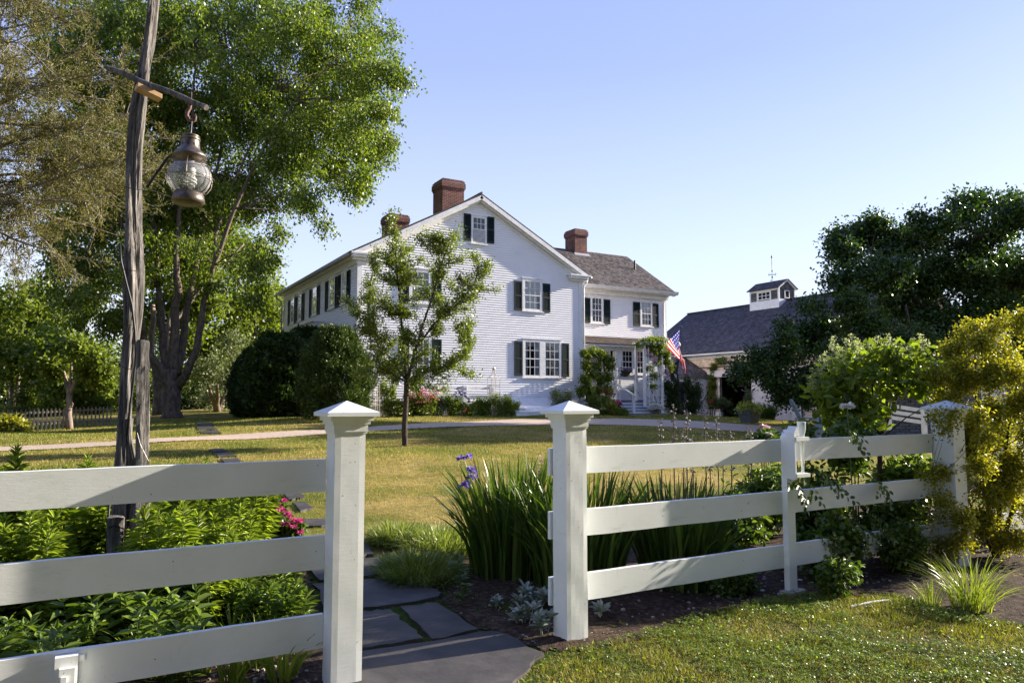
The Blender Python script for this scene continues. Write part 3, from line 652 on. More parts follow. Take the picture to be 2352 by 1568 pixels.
# second post
sp_=at(327,1432,5.32); 
sq=empty('support_post',(sp_.x,sp_.y,0),'square weathered grey post wired to the lamp pole','support post')
mb=MB(); rs=np.random.RandomState(4)
def hewn(mb,xc,yc,z0,z1,w,n=30,seed=1,top=True,lean=(0,0)):
    rs=np.random.RandomState(seed); vs=[]
    prof=[(-.5,-.5),(-.2,-.53),(.15,-.5),(.5,-.46),(.53,-.1),(.5,.2),(.47,.5),(.1,.52),(-.25,.5),(-.5,.48),(-.53,.1),(-.49,-.2)]
    for i in range(n+1):
        z=z0+(z1-z0)*i/n; t=i/n
        for k,(a_,b_) in enumerate(prof):
            j=1+.06*math.sin(z*9+k*1.7)+.03*rs.normal(); vs.append((xc+lean[0]*t+a_*w*j,yc+lean[1]*t+b_*w*j,z+(rs.normal()*.006 if i==n else 0)))
    k_=12; fs=[(i*k_+q,i*k_+(q+1)%k_,(i+1)*k_+(q+1)%k_,(i+1)*k_+q) for i in range(n) for q in range(k_)]
    mb.add(vs,fs+[tuple(range(k_))[::-1],tuple(range(n*k_,n*k_+k_))])
tp=at(328,784,5.32); hewn(mb,sp_.x,sp_.y,-.05,tp.z,.082,60,3,lean=(tp.x-sp_.x,tp.y-sp_.y)); mb.build('post',LOG,sq)
for yy in (855,875,925,1030,1060,1090):
    mb=MB(); mb.tube([at(313,yy,5.27),at(326,yy+3,5.24),at(341,yy+ (3 if yy<1000 else -5),5.27)],.0025,5); mb.build('binding_wire',WIRE,sq)
mb=MB(); mb.tube([at(313,985,5.27),at(322,1020,5.25),at(341,1058,5.27)],.0022,5); mb.build('binding_wire',WIRE,sq)
# short stump
s1_=at(264,1425,5.35); tp=at(265,1186,5.33); mb=MB(); hewn(mb,s1_.x,s1_.y,-.05,tp.z,.105,34,9,lean=(tp.x-s1_.x,tp.y-s1_.y))
so=empty('short_stake',(s1_.x,s1_.y,0),'short rough grey stake at the foot of the lamp pole','stake')
mb.build('stake_log',LOG,so); mb=MB(); mb.tube([at(247,1212,5.27),at(262,1207,5.25),at(283,1213,5.27),at(300,1222,5.35)],.004,6); mb.build('binding_wire',IRON,so)
# lantern
lc=at(434,412,5.22); LZ=lc.z; s=5.22/F*.97
ln=empty('lantern',(lc.x,lc.y,LZ),'old onion globe ship lantern with wire guard hanging from the hook','lantern')
def L(pr): return [(max(1e-5,r*s),-(y-412)*s) for r,y in pr]
ax=lc
mb=MB(); mb.lathe(lc,L([(0,474),(30,473),(38,468),(36,458),(33,446),(31,444),(29,446)]) [::1],32); mb.build('base_ring',BRONZE,ln,smooth=True)
mb=MB(); mb.lathe(lc,L([(31,444),(40,436),(47,424),(50,410),(49,396),(43,384),(35,376),(30,373)]),40); mb.build('glass_globe',GLOBE,ln,smooth=True)
mb=MB(); mb.lathe(lc,L([(30,376),(33,372),(36,366),(37,358),(39,357),(38,352),(33,346),(26,341),(23,337),(22,330),(21,318),(21,316),(22.5,315),(22.5,312),(20,310),(20,308),(22,307),(19,303),(8,300),(0,299)]),36); mb.build('cap',BRONZE,ln,smooth=True)
for k in range(10):
    mb=MB(); g_=2*PI*k/10; r=22.2*s; z=LZ-(328-412)*s; cx,cy=lc.x+r*math.cos(g_),lc.y+r*math.sin(g_); tx,ty=-math.sin(g_)*.006,math.cos(g_)*.006
    mb.add([(cx-tx,cy-ty,z-.012),(cx+tx,cy+ty,z-.012),(cx,cy,z+.014)],[(0,1,2)]); mb.build('vent_hole',DARK,ln)
mb=MB()
for k in range(6):
    g_=2*PI*(k+.3)/6; pts=[]
    for r,y in [(33,362),(44,372),(54,388),(57,408),(55,424),(46,438),(34,447)]: pts.append((lc.x+r*s*math.cos(g_),lc.y+r*s*math.sin(g_),LZ-(y-412)*s))
    mb.tube(pts,.0032,6)
for r,y in [(48,381),(57,410)]:
    mb.tube([(lc.x+r*s*math.cos(2*PI*k/36),lc.y+r*s*math.sin(2*PI*k/36),LZ-(y-412)*s) for k in range(37)],.003,6)
mb.build('wire_guard',BRONZE,ln,smooth=True)
mb=MB(); mb.tube([(lc.x,lc.y,LZ-(303-412)*s),(lc.x+.004,lc.y,LZ-(290-412)*s),at(441,279,5.25)],.0028,6); mb.build('hanging_wire',WIRE,ln)
bl=empty('x',(0,0,0)); bpy.data.objects.remove(bl)
bb=lc+Vector((.01,0,0)); mb=MB(); mb.lathe(bb,L([(0,372),(9,372),(9,386),(12,387),(12,398),(9,400),(5,401),(5,404),(0,404)])[::-1],16)
bo=mb.build('bulb_socket',CFL,ln,smooth=True)
mb=MB(); hp=[]
for i in range(70):
    t=i/69; g_=t*2*PI*3.3; r=(7+4.5*math.sin(PI*min(1,t*1.1)))*s*1.15; hp.append((bb.x+r*math.cos(g_),bb.y+r*math.sin(g_),LZ-(404+27*t-412)*s))
mb.tube(hp,.0075,8); mb.build('spiral_bulb',CFL,ln,smooth=True)
# ================= the white house =================
XW,XE=9.02,19.79; YG=28.0; XR=14.37
house=empty('farmhouse',(14.4,34,1.0),'large white clapboard farmhouse with dark shutters, three brick chimneys and a side porch','house')
def wall_part(name,O,u,n,poly,mat=SIDING,exp=.1016,th=.026,parent=None,lift=0.0):
    mb=MB(); courses(mb,O,u,(0,0,1),n,poly,exp,th,lift); return mb.build(name,mat,parent or house)
class Fr:
    def __init__(s,O,u,n): s.O=Vector(O); s.u=Vector(u); s.n=Vector(n)
    def box(s,mb,a0,a1,z0,z1,k0,k1):
        mb.obox(s.O+s.u*a0+Vector((0,0,z0))+s.n*k0,s.u*(a1-a0),Vector((0,0,z1-z0)),s.n*(k1-k0))
FG=Fr((0,YG,0),(1,0,0),(0,-1,0)); FL=Fr((XW,0,0),(0,1,0),(-1,0,0)); FE=Fr((0,30.4,0),(1,0,0),(0,-1,0)); FP=Fr((0,28.4,0),(1,0,0),(0,-1,0)); FPL=Fr((22.1,0,0),(0,1,0),(-1,0,0))
def window(fr,a0,a1,z0,z1,cols=3,rows=4,cas=.105,shut=None,shz=None,cover='lace',parent=None,n_sash=1,louver=False,glass_z=None):
    par=parent or house
    mb=MB(); iz0,iz1=z0+.05,z1-cas*.95; ia0,ia1=a0+cas,a1-cas
    fr.box(mb,a0,ia0,z0,z1,0.0,.052); fr.box(mb,ia1,a1,z0,z1,0.0,.052); fr.box(mb,ia0+.0005,ia1-.0005,iz1,z1-.0005,0.0,.0505)
    fr.box(mb,a0-.03,a1+.03,z1+.001,z1+.035,0,.075); fr.box(mb,a0-.04,a1+.04,z0-.05,z0-.001,0,.09); fr.box(mb,ia0+.0005,ia1-.0005,z0+.0005,iz0,0,.048)
    if n_sash==2:
        mid=(a0+a1)/2; hw=.13; fr.box(mb,mid-hw,mid+hw,iz0+.0005,iz1-.0005,0,.0495); spans=[(ia0,mid-hw),(mid+hw,ia1)]
    else: spans=[(ia0,ia1)]
    w=mb.build('window',TRIM,par)
    for (s0,s1) in spans:
        mb=MB(); e=.035; m_=.011; zc=(iz0+iz1)/2
        lo=iz0 if not louver else iz0+(iz1-iz0)*.5
        k0,k1=.034,.046
        fr.box(mb,s0,s0+e,lo,iz1,k0,k1); fr.box(mb,s1-e,s1,lo,iz1,k0,k1); fr.box(mb,s0+e,s1-e,iz1-e,iz1,k0,k1); fr.box(mb,s0+e,s1-e,lo,lo+e*1.3,k0,k1)
        if not louver: fr.box(mb,s0+e,s1-e,zc-.022,zc+.022,k0+.0005,k1+.004)
        rws=rows if not louver else rows
        for i in range(1,cols): a=s0+e+(s1-s0-2*e)*i/cols; fr.box(mb,a-m_,a+m_,lo+e,iz1-e,k0+.001,k1-.002)
        for i in range(1,rws):
            z=lo+e+(iz1-lo-2*e)*i/rws
            if abs(z-zc)<.03 and not louver: continue
            fr.box(mb,s0+e,s1-e,z-m_,z+m_,k0+.0015,k1-.0035)
        mb.build('sash',TRIM,w)
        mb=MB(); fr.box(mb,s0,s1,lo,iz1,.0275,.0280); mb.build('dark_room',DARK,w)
        mb=MB(); mb.quad(*[fr.O+fr.u*a+Vector((0,0,z))+fr.n*.0352 for a,z in ((s0,lo),(s1,lo),(s1,iz1),(s0,iz1))]); mb.build('pane',GLASS,w)
        if cover:
            mb=MB(); Wd=s1-s0
            def drape(x0,x1,za,zb):
                n=max(4,int((x1-x0)/.03)); pts=[]
                for i in range(n+1):
                    a=x0+(x1-x0)*i/n; k=.0300+.0018*math.sin(i*1.9)
                    pts.append(fr.O+fr.u*a+Vector((0,0,za))+fr.n*k); pts.append(fr.O+fr.u*a+Vector((0,0,zb))+fr.n*k)
                mb.add(pts,[(2*i,2*i+2,2*i+3,2*i+1) for i in range(n)])
            H_=iz1-lo
            if cover=='lace': drape(s0+.02,s1-.02,lo+.02,iz1-.02)
            elif cover=='side': drape(s0+.02,s0+Wd*.30,lo+.03,iz1-.02); drape(s0+Wd*.88,s1-.02,lo+.03,iz1-.02); drape(s0+Wd*.30,s1-Wd*.12,iz1-H_*.16,iz1-.02)
            elif cover=='right': drape(s0+Wd*.62,s1-.02,lo+.03,iz1-.02); drape(s0+.02,s0+Wd*.2,lo+.03,iz1-.02); drape(s0+Wd*.2,s1-Wd*.38,iz1-H_*.14,iz1-.02)
            elif cover=='half': drape(s0+.02,s1-.02,lo+H_*.5,iz1-.02); drape(s0+.02,s1-Wd*.2,lo+.02,lo+H_*.5)
            mb.build('curtain',BLIND if cover=='half' else CURTAIN,w)
    if louver:
        mb=MB(); zz=iz0; n_=int((lo-iz0)/.05)
        fr.box(mb,ia0,ia1,iz0,lo,.0275,.028)
        mb.build('dark_slot',DARK,w); mb=MB()
        for i in range(n_):
            z=iz0+(lo-iz0)*i/n_; fr.box(mb,ia0,ia1,z+.004,z+.03,.032,.044)
        mb.build('louver_slats',TRIM,w)
    if shut:
        for (s0,s1) in shut:
            shutter(fr,s0,s1,shz[0],shz[1],w)
    return w
def shutter(fr,s0,s1,z0,z1,par):
    mb=MB(); e=.055; zc=z0+(z1-z0)*.5; kk=(.028,.062)
    fr.box(mb,s0,s0+e,z0,z1,*kk); fr.box(mb,s1-e,s1,z0,z1,*kk)
    for (za,zb) in ((z0,z0+.09),(zc-.035,zc+.04),(z1-.07,z1)): fr.box(mb,s0+e,s1-e,za,zb,kk[0]+.0005,kk[1]-.001)
    for (za,zb) in ((z0+.09,zc-.035),(zc+.04,z1-.07)):
        n=int((zb-za)/.045)
        for i in range(n):
            z=za+(zb-za)*i/n
            p=lambda a,h,k: fr.O+fr.u*a+Vector((0,0,h))+fr.n*k
            mb.quad(p(s0+e,z,.058),p(s1-e,z,.058),p(s1-e,z+.042,.034),p(s0+e,z+.042,.034))
        fr.box(mb,s0+e,s1-e,za,zb,.0285,.0305)
    return mb.build('shutter',SHUT,par)
# --- main block
poly=[(0,1.5),(XE-XW,1.5),(XE-XW,7.3),(XR-XW,10.42),(0,7.3)]
wall_part('gable_wall',(XW,YG,0),(1,0,0),(0,-1,0),poly)
wall_part('side_wall',(XW,YG,0),(0,1,0),(-1,0,0),[(0,1.5),(12.7,1.5),(12.7,7.3),(0,7.3)])
mb=MB(); mb.prism([(XW+.01,YG+.01,1.45),(XE-.01,YG+.01,1.45),(XE-.01,YG+.01,7.3),(XR,YG+.01,10.40),(XW+.01,YG+.01,7.3)],(0,12.68,0)); mb.build('wall',SIDING,house)
mb=MB(); mb.box(XW+.03,XE-.03,YG+.03,40.6,.2,1.45); mb.build('foundation',CONC,house)
mb=MB(); FG.box(mb,XW-.02,XE+.02,1.40,1.56,-.005,.04); FG.box(mb,XW-.03,XE+.03,1.561,1.585,-.005,.05); FL.box(mb,YG,40.7,1.40,1.56,-.004,.041)
mb.build('water_table',TRIM,house)
for fr_,a_ in ((FG,(XW-.034,XW+.17,1.587,7.2,-.12,.034)),(FG,(XE-.19,XE+.034,1.587,7.2,-.03,.034)),(FL,(40.55,40.72,1.56,7.2,.0,.034))):
    mb=MB(); fr_.box(mb,*a_); mb.build('corner_board',TRIM,house)
sl_=Vector((XR-8.62,0,10.53-7.44)); slL=sl_.length; sd=sl_.normalized(); nl=Vector((-sd.z,0,sd.x)); sdr=Vector((-sd.x,0,sd.z)); nr=Vector((sd.z,0,sd.x))
# roofs
def roof_slope(name,O,u,v,n,ul,vl,mat,exp=.13,th=.012,slab=.03,par=None,poly=None):
    mb=MB(); O=Vector(O); mb.obox(O-Vector(n)*slab,Vector(u)*ul,Vector(v)*vl,Vector(n)*(slab-.001)); 
    courses(mb,O,u,v,n,poly or [(0,0),(ul,0),(ul,vl),(0,vl)],exp,th)
    return mb.build(name,mat,par or house)
roof=roof_slope('roof',(8.60,27.72,7.42),(0,1,0),sd,nl,13.2,slL+.02,SHM)
roof2=roof_slope('roof',(XR*2-8.60,27.72,7.42),(0,1,0),sdr,nr,13.2,slL+.02,SHM)
mb=MB(); mb.tube([(XR,27.72,10.56),(XR,40.95,10.56)],.05,6); mb.build('ridge_cap',SHM,roof)
# rakes, cornice returns, eaves
mb=MB()
for (A0,dv,nn) in ((Vector((8.66,27.74,7.40)),sd,nl),(Vector((XR*2-8.66,27.74,7.40)),sdr,nr)):
    mb.obox(A0-nn*.012+Vector((0,-.03,0)),dv*(slL-.05),(0,.30,0),-nn*.17)
    mb.obox(A0-nn*.181+Vector((0,.06,0))+dv*.25,dv*(slL-.40),(0,.21,0),-nn*.06)
    mb.obox(A0-nn*.242+Vector((0,.222,0))+dv*.35,dv*(slL-.62),(0,.045,0),-nn*.13)
for xa,xb in ((8.70,9.78),(19.02,20.05)):
    mb.box(xa,xb,27.74,28.0,7.24,7.36); mb.box(xa-.05,xb+.05,27.68,28.0,7.361,7.43); mb.box(xa+.06,xb-.06,27.86,28.0,7.14,7.239)
mb.box(8.72,9.02,28.0,40.9,7.26,7.34); mb.box(8.95,9.02,28.0,40.7,7.02,7.25); mb.box(19.79,20.08,28.0,30.3,7.26,7.34)
mb.build('eaves_trim',TRIM,house)
for q_ in ([(8.60,27.9,7.33),(8.60,40.95,7.33)],[(20.13,27.7,7.33),(20.13,30.1,7.33)]):
    mb=MB(); mb.tube(q_,.062,10); mb.build('gutter',PLASTIC,house,smooth=True)
mb=MB(); mb.tube([(8.62,40.75,7.3),(8.62,40.8,7.15),(8.9,40.85,6.95),(8.93,40.85,6.8),(8.93,40.85,1.3)],.045,8); mb.build('downspout',PLASTIC,house,smooth=True)
mb=MB(); mb.tube([(20.05,27.9,7.28),(20.03,27.92,7.1),(19.88,27.95,6.98),(19.87,27.95,6.8),(19.87,27.95,1.2)],.042,8); mb.build('downspout',TRIM,house,smooth=True)
# chimneys
def chimney(x0,x1,y0,y1,z0,z1,par,band=.22):
    mb=MB(); h=z1; mb.box(x0,x1,y0,y1,z0,h-band*2.2); mb.box(x0-.03,x1+.03,y0-.03,y1+.03,h-band*2.2,h-band*1.85); mb.box(x0-.06,x1+.06,y0-.06,y1+.06,h-band*1.85,h-band*.75)
    mb.box(x0-.03,x1+.03,y0-.03,y1+.03,h-band*.75,h-.06); mb.box(x0+.02,x1-.02,y0+.02,y1-.02,h-.06,h)
    c=mb.build('chimney',BRICK,par)
    mb=MB(); mb.box(x0-.062,x1+.062,y0-.062,y1+.062,h-band*.80,h-band*.74); mb.box(x0+.3,x1-.3,y0+.3,y1-.3,h,h+.06); mb.build('mortar_cap',CONC,c); return c
chimney(14.0,15.12,31.0,32.1,9.3,12.05,roof); chimney(13.36,14.47,36.4,37.5,9.5,11.5,roof)
# windows of the gable
def gz(px,py): return onY(px,py,YG).z
def gx(px,py): return onY(px,py,YG).x
z0,z1=5.57,7.02
window(FG,gx(1198.7,680),gx(1244.6,680),5.60,gz(1199,638.5),shut=[(gx(1180,680),gx(1198.7,680)-.02),(gx(1244.6,680)+.02,gx(1262.5,680))],shz=(gz(1180,712.2),gz(1180,644.5)),cover='half')
window(FG,gx(1199.5,820),gx(1288.6,820),gz(1199.5,866),gz(1199.5,777.6),shut=[(gx(1180.5,820),gx(1199.5,820)-.02),(gx(1288.6,820)+.02,gx(1305.6,820))],shz=(gz(1190,862.8),gz(1180.5,783.5)),n_sash=2,cover='right')
window(FG,gx(939,660),gx(990,660),5.60,7.02,shut=[(gx(917,660),gx(939,660)-.02),(gx(990,660)+.02,gx(1013,660))],shz=(5.55,6.9),cover='lace')
window(FG,gx(939,820),gx(990,820),2.62,4.25,shut=[(gx(914,820),gx(939,820)-.02),(gx(990,820)+.02,gx(1013,820))],shz=(2.66,4.15),cover=None)
window(FG,gx(1081.5,520),gx(1117,520),gz(1082,558),gz(1082,494),cols=3,rows=2,cas=.07,shut=[(gx(1064.5,520),gx(1081.5,520)-.015),(gx(1117,520)+.015,gx(1134,520))],shz=(gz(1065,552),gz(1065,490)),cover=None,louver=True)
# side windows
for (a,b_,sh) in ((31.0,31.95,[(31.97,32.5),(30.62,30.98)]),(29.35,30.1,[(30.12,30.60),(28.88,29.33)]),(33.9,34.75,[(34.77,35.25),(33.42,33.88)]),(38.25,39.1,[(39.12,39.6),(37.95,38.23)]),(36.75,37.5,[(37.52,37.93),(36.25,36.73)])):
    window(FL,a,b_,5.6,7.02,shut=sh,shz=(5.55,6.9),cover='lace')
for (a,b_) in ((30.2,31.1),(38.3,39.2)):
    window(FL,a,b_,2.62,4.25,shut=[(b_+.02,b_+.45),(a-.45,a-.02)],shz=(2.66,4.15),cover='lace')
# front door surround with hood
dr=MB(); FL.box(dr,33.1,33.45,1.6,4.65,.0,.16); FL.box(dr,36.2,36.55,1.6,4.65,.0,.16); FL.box(dr,33.1,36.55,4.65,4.85,.0,.2)
dr.prism([(XW-.0,32.6,4.86),(XW-.45,32.6,4.86),(XW-.52,32.5,5.1),(XW-.0,32.5,5.1)],(0,4.55,0)); FL.box(dr,32.45,37.1,5.101,5.16,0,.6)
d_=dr.build('door_surround',TRIM,house); mb=MB(); FL.box(mb,34.3,35.35,1.6,3.9,.014,.06); mb.build('door',SHUT,d_)
mb=MB(); FL.box(mb,33.45,36.2,1.0,1.56,.05,1.2); mb.build('granite_step',CONC,d_)
# cellar bulkhead
mb=MB(); bx0,bx1=15.2,17.75; zt=1.72; zb=T(15.5,26.1)+.12; yb=26.15
mb.prism([(bx0,YG,.6),(bx0,YG,zt),(bx0,yb,zb),(bx0,yb,.6)],(bx1-bx0,0,0)); bk=mb.build('cellar_bulkhead',TRIM,house)
sv=Vector((0,yb-YG,zb-zt)); sn=Vector((0,sv.z,-sv.y)).normalized() if sv.z<0 else Vector((0,0,1)); sn=Vector((0,-abs(sv.z),abs(sv.y))).normalized()
for i in range(2):
    mb=MB(); w_=(bx1-bx0)/2
    for k in range(6):
        a=bx0+w_*i+ (.012 if k==0 else 0)+w_*k/6; mb.obox(Vector((a,YG-.02,zt))+sn*.006,(w_/6-.008,0,0),sv*.985,sn*.03)
    mb.build('bulkhead_door',TRIM,bk)
mb=MB(); mb.obox(Vector((bx0+.25,YG-.3,zt-.1))+sn*.04,(.12,0,0),sv*.02,sn*.01); mb.obox(Vector((bx0+.4,YG-1.6,zb+.12))+sn*.04,(.14,0,0),sv*.02,sn*.01); mb.build('strap_hinge',IRON,bk)
# --- ell
EX1=27.06; YE=30.4
wall_part('ell_wall',(XE,YE,0),(1,0,0),(0,-1,0),[(0,1.5),(EX1-XE,1.5),(EX1-XE,7.3),(0,7.3)])
wall_part('ell_end_wall',(EX1,YE,0),(0,1,0),(1,0,0),[(0,.6),(7.4,.6),(7.4,7.3),(3.7,9.8),(0,7.3)])
mb=MB(); mb.prism([(XE,YE+.01,.4),(XE,YE+.01,7.3),(XE,34.1,9.85),(XE,37.8,7.3),(XE,37.8,.4)],(EX1-XE-.01,0,0)); mb.build('wall',SIDING,house)
mb=MB(); FE.box(mb,EX1-.17,EX1+.028,1.0,7.2,-.02,.034); FE.box(mb,XE,EX1+.02,7.02,7.28,-.01,.036); mb.build('corner_board',TRIM,house)
ev=Vector((0,34.1-29.98,10.12-7.46)); evL=ev.length; ed=ev.normalized(); en=Vector((0,-ed.z,ed.y)); edb=Vector((0,-ed.y,ed.z)); enb=Vector((0,ed.z,ed.y))
eroof=roof_slope('ell_roof',(15.3,29.98,7.46),(1,0,0),ed,en,27.42-15.3,evL+.02,SHX,exp=.12,th=.02)
roof_slope('ell_roof',(15.3,38.22,7.46),(1,0,0),edb,enb,27.42-15.3,evL+.02,SHX,exp=.12,th=.02)
mb=MB(); mb.obox(Vector((27.30,29.98,7.40))-en*.05,(.10,0,0),ed*evL,-en*.16); mb.obox(Vector((27.30,38.22,7.40))-enb*.05,(.10,0,0),edb*evL,-enb*.16)
mb.box(20.1,27.3,30.0,30.39,7.28,7.34); mb.prism([(20.1,29.98,7.36),(20.1,29.90,7.47),(20.1,29.86,7.47),(20.1,29.92,7.32),(20.1,30.0,7.29)],(7.45,0,0)); mb.box(20.1,27.45,30.0,30.03,7.25,7.40); mb.box(20.1,27.15,30.25,30.37,7.05,7.27)
mb.build('eaves_trim',TRIM,house)
chimney(23.4,24.22,33.7,34.7,9.2,11.3,eroof,.2)
mb=MB(); mb.tube([(26.6,32.4,8.6),(26.6,32.4,9.55)],.05,8); mb.build('vent_pipe',IRON,eroof)
mb=MB(); mb.prism([(23.2,33.2,9.40),(24.4,33.2,9.40),(24.3,33.7,9.85),(23.3,33.7,9.85)],(0,-.03,.05)); mb.build('flashing',PLASTIC,eroof)
def ex(px,py): return onY(px,py,YE).x
window(FE,22.0,22.82,5.55,6.95,cas=.09,shut=[(21.52,21.98),(22.84,23.25)],shz=(5.54,6.82),cover='lace')
window(FE,25.25,26.09,5.55,6.95,cas=.09,shut=[(24.77,25.23),(26.11,26.51)],shz=(5.54,6.82),cover='half')
mb=MB(); mb.tube([(26.93,30.1,7.3),(26.90,30.12,7.15),(26.86,30.33,6.9),(26.86,30.33,5.0),(26.9,30.2,4.93),(27.15,29.6,4.80),(27.2,29.5,4.6),(27.2,29.5,4.5)],.045,8); mb.build('downspout',TRIM,house,smooth=True)
# --- porch
PX0,PX1=XE+.03,25.55; DK=1.64
rv=Vector((0,30.38-28.02,4.86-4.30)); rl=rv.length; rd_=rv.normalized(); rn=Vector((0,-rd_.z,rd_.y))
pr_=roof_slope('porch_roof',(PX0,28.02,4.32),(1,0,0),rd_,rn,PX1+.2-PX0,rl,SHP,exp=.13,th=.016)
mb=MB(); FP.box(mb,PX0,PX1,4.0,4.26,.0,.05); FP.box(mb,PX0,PX1+.15,4.20,4.265,.051,.34); mb.box(PX0,PX1+.0,28.401,30.38,4.2,4.25); mb.box(25.50,25.55,28.4,30.38,4.0,4.75); mb.box(PX1+.05,PX1+.15,28.05,30.38,4.12,4.26)
mb.build('porch_beam',TRIM,house)
mb=MB(); mb.box(PX0,24.95,27.3,30.38,DK-.06,DK); mb.build('porch_deck',STEPBLUE,house)
mb=MB(); mb.box(PX0,24.9,27.34,30.38,.3,DK-.061); mb.build('porch_skirt',TRIM,house)
# enclosed sun room
wall_part('sunroom_wall',(22.1,28.4,0),(1,0,0),(0,-1,0),[(0,DK),(3.42,DK),(3.42,2.82),(0,2.82)])
wall_part('sunroom_wall',(22.1,28.4,0),(0,1,0),(-1,0,0),[(0,DK),(2.0,DK),(2.0,2.82),(0,2.82)])
wall_part('sunroom_wall',(22.1,28.4,0),(1,0,0),(0,-1,0),[(0,4.12),(3.42,4.12),(3.42,4.2),(0,4.2)])
mb=MB(); mb.box(22.11,25.51,28.41,30.37,DK,2.82); mb.build('sunroom_base',SIDING,house)
mb=MB(); FP.box(mb,22.08,22.34,DK,4.0,-.26,.03); FP.box(mb,25.45,25.56,DK-.3,4.0,-.1,.03); FP.box(mb,22.34,25.45,2.82,2.87,-.05,.045); FPL.box(mb,28.66,30.37,2.82,2.87,-.05,.045); FP.box(mb,23.8,25.02,2.87,4.0,-.06,.02)
mb.build('corner_post',TRIM,house)
window(FP,22.36,23.1,2.88,4.11,cas=.05,rows=4,cover=None); window(FP,23.11,23.79,2.88,4.11,cas=.05,rows=4,cover=None); window(FP,25.03,25.47,2.88,4.11,cas=.05,rows=4,cols=2,cover=None)
window(FPL,28.85,29.5,2.88,4.11,cas=.05,rows=4,cover=None)
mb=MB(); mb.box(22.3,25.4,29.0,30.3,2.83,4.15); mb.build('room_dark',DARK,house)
# back wall of the open porch: door and window
d2=MB(); FE.box(d2,20.9,21.9,DK,3.85,.015,.06); dd=d2.build('porch_door',SHUT,house); mb=MB(); FE.box(mb,20.8,20.9,DK,3.95,.0,.06); FE.box(mb,21.9,22.0,DK,3.95,.0,.06); FE.box(mb,20.8,22.0,3.95,4.05,0,.06); mb.build('door_frame',TRIM,dd)
# steps
SX0,SX1=20.62,22.75; nst=5; gy0=T(21.5,25.8)
stp=MB(); tr=MB()
for i in range(nst):
    zt_=DK-.0-(i)*(DK-.0-gy0)/nst-.02 if i else DK-.005; 
for i in range(1,nst+1):
    zt_=DK-(DK-gy0)*i/ (nst+.0)+.06; ya=27.3-.32*(i-1); yb_=27.3-.32*i
    stp.box(SX0,SX1,yb_+.03,ya if i==1 else ya+.03,.5,zt_-.035); tr.box(SX0-.03,SX1+.03,yb_,ya+.035,zt_-.035,zt_)
s__=stp.build('porch_steps',TRIM,house); tr.build('step_treads',STEPBLUE,s__)
# railings
mb=MB(); nx_=21.15
mb.frust(nx_,27.32,DK,2.48,.055,.055); mb.frust(nx_,27.32,2.48,2.53,.08,.08); mb.frust(nx_,25.98,gy0,1.86,.055,.055)
mb.obox((nx_-.04,27.3,2.36),(.09,0,0),(0,-1.5,-.60),(0,0,.06)); mb.build('stair_rail',TRIM,house)
def balustrade(x0,x1,y,zb,zt):
    mb=MB(); mb.box(x0,x1,y-.03,y+.03,zt-.06,zt); mb.box(x0,x1,y-.025,y+.025,zb+.08,zb+.13); x=x0+.08
    while x<x1-.04: mb.box(x-.016,x+.016,y-.016,y+.016,zb+.13,zt-.06); x+=.125
    mb.frust(x0,y,zb,zt+.1,.06,.06); mb.frust(x0,y,zt+.1,zt+.16,.08,.08)
    return mb.build('balustrade',TRIM,house)
balustrade(22.45,24.85,27.38,DK,2.42); balustrade(20.2,21.1,27.38,DK,2.42)
# hanging bell on the porch wall
mb=MB(); p=onY(1411,855,28.36); mb.tube([p+Vector((0,0,.0)),p+Vector((-.12,-.1,-.05)),p+Vector((-.16,-.15,-.3))],.012,6); mb.tube([p+Vector((-.16,-.15,-.3)),p+Vector((-.16,-.15,-.62))],.03,8); mb.build('wall_bracket',IRON,house)
# ================= barn =================
BX=33.4; BY0,BY1=22.5,40.0; BE=4.62; BRX=38.0; BRZ=7.95
barn=empty('barn',(38,31,.4),'long cedar shingled barn with a dark roof and white sliding door','barn')
FB=Fr((BX,0,0),(0,1,0),(-1,0,0))
oy1=onX(1654.5,920,BX).y; oy0=onX(1729,920,BX).y; dy0=onX(1842,920,BX).y; hz=onX(1650,866,BX).z; jl=onX(1641,920,BX).y
for (a,b2,za,zb) in ((BY0,oy0,.1,BE),(oy0,oy1,hz,BE),(oy1,BY1,.1,BE)):
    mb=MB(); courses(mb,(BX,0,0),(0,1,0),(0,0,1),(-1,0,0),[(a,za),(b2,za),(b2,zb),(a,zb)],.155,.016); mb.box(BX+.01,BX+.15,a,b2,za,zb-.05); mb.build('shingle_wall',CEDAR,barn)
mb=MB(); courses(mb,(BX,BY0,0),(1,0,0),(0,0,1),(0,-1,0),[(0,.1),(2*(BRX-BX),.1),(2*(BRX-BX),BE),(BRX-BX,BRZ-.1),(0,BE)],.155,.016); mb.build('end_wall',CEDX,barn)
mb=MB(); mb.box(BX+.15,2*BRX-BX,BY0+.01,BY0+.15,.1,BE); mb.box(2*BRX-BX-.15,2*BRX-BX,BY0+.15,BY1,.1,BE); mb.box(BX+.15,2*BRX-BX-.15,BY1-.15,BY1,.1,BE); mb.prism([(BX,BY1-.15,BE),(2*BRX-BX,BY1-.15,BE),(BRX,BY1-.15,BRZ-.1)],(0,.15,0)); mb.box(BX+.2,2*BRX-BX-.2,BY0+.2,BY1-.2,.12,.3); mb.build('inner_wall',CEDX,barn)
bv=Vector((BRX-33.0,0,BRZ-4.58)); bl_=bv.length; bd=bv.normalized(); bn=Vector((-bd.z,0,bd.x)); bdr=Vector((-bd.x,0,bd.z)); bnr=Vector((bd.z,0,bd.x))
broof=roof_slope('roof',(33.0,22.2,4.58),(0,1,0),bd,bn,18.1,bl_+.02,SHY,exp=.125,th=.012,par=barn)
roof_slope('roof',(2*BRX-33.0,22.2,4.58),(0,1,0),bdr,bnr,18.1,bl_+.02,SHY,exp=.125,th=.012,par=barn)
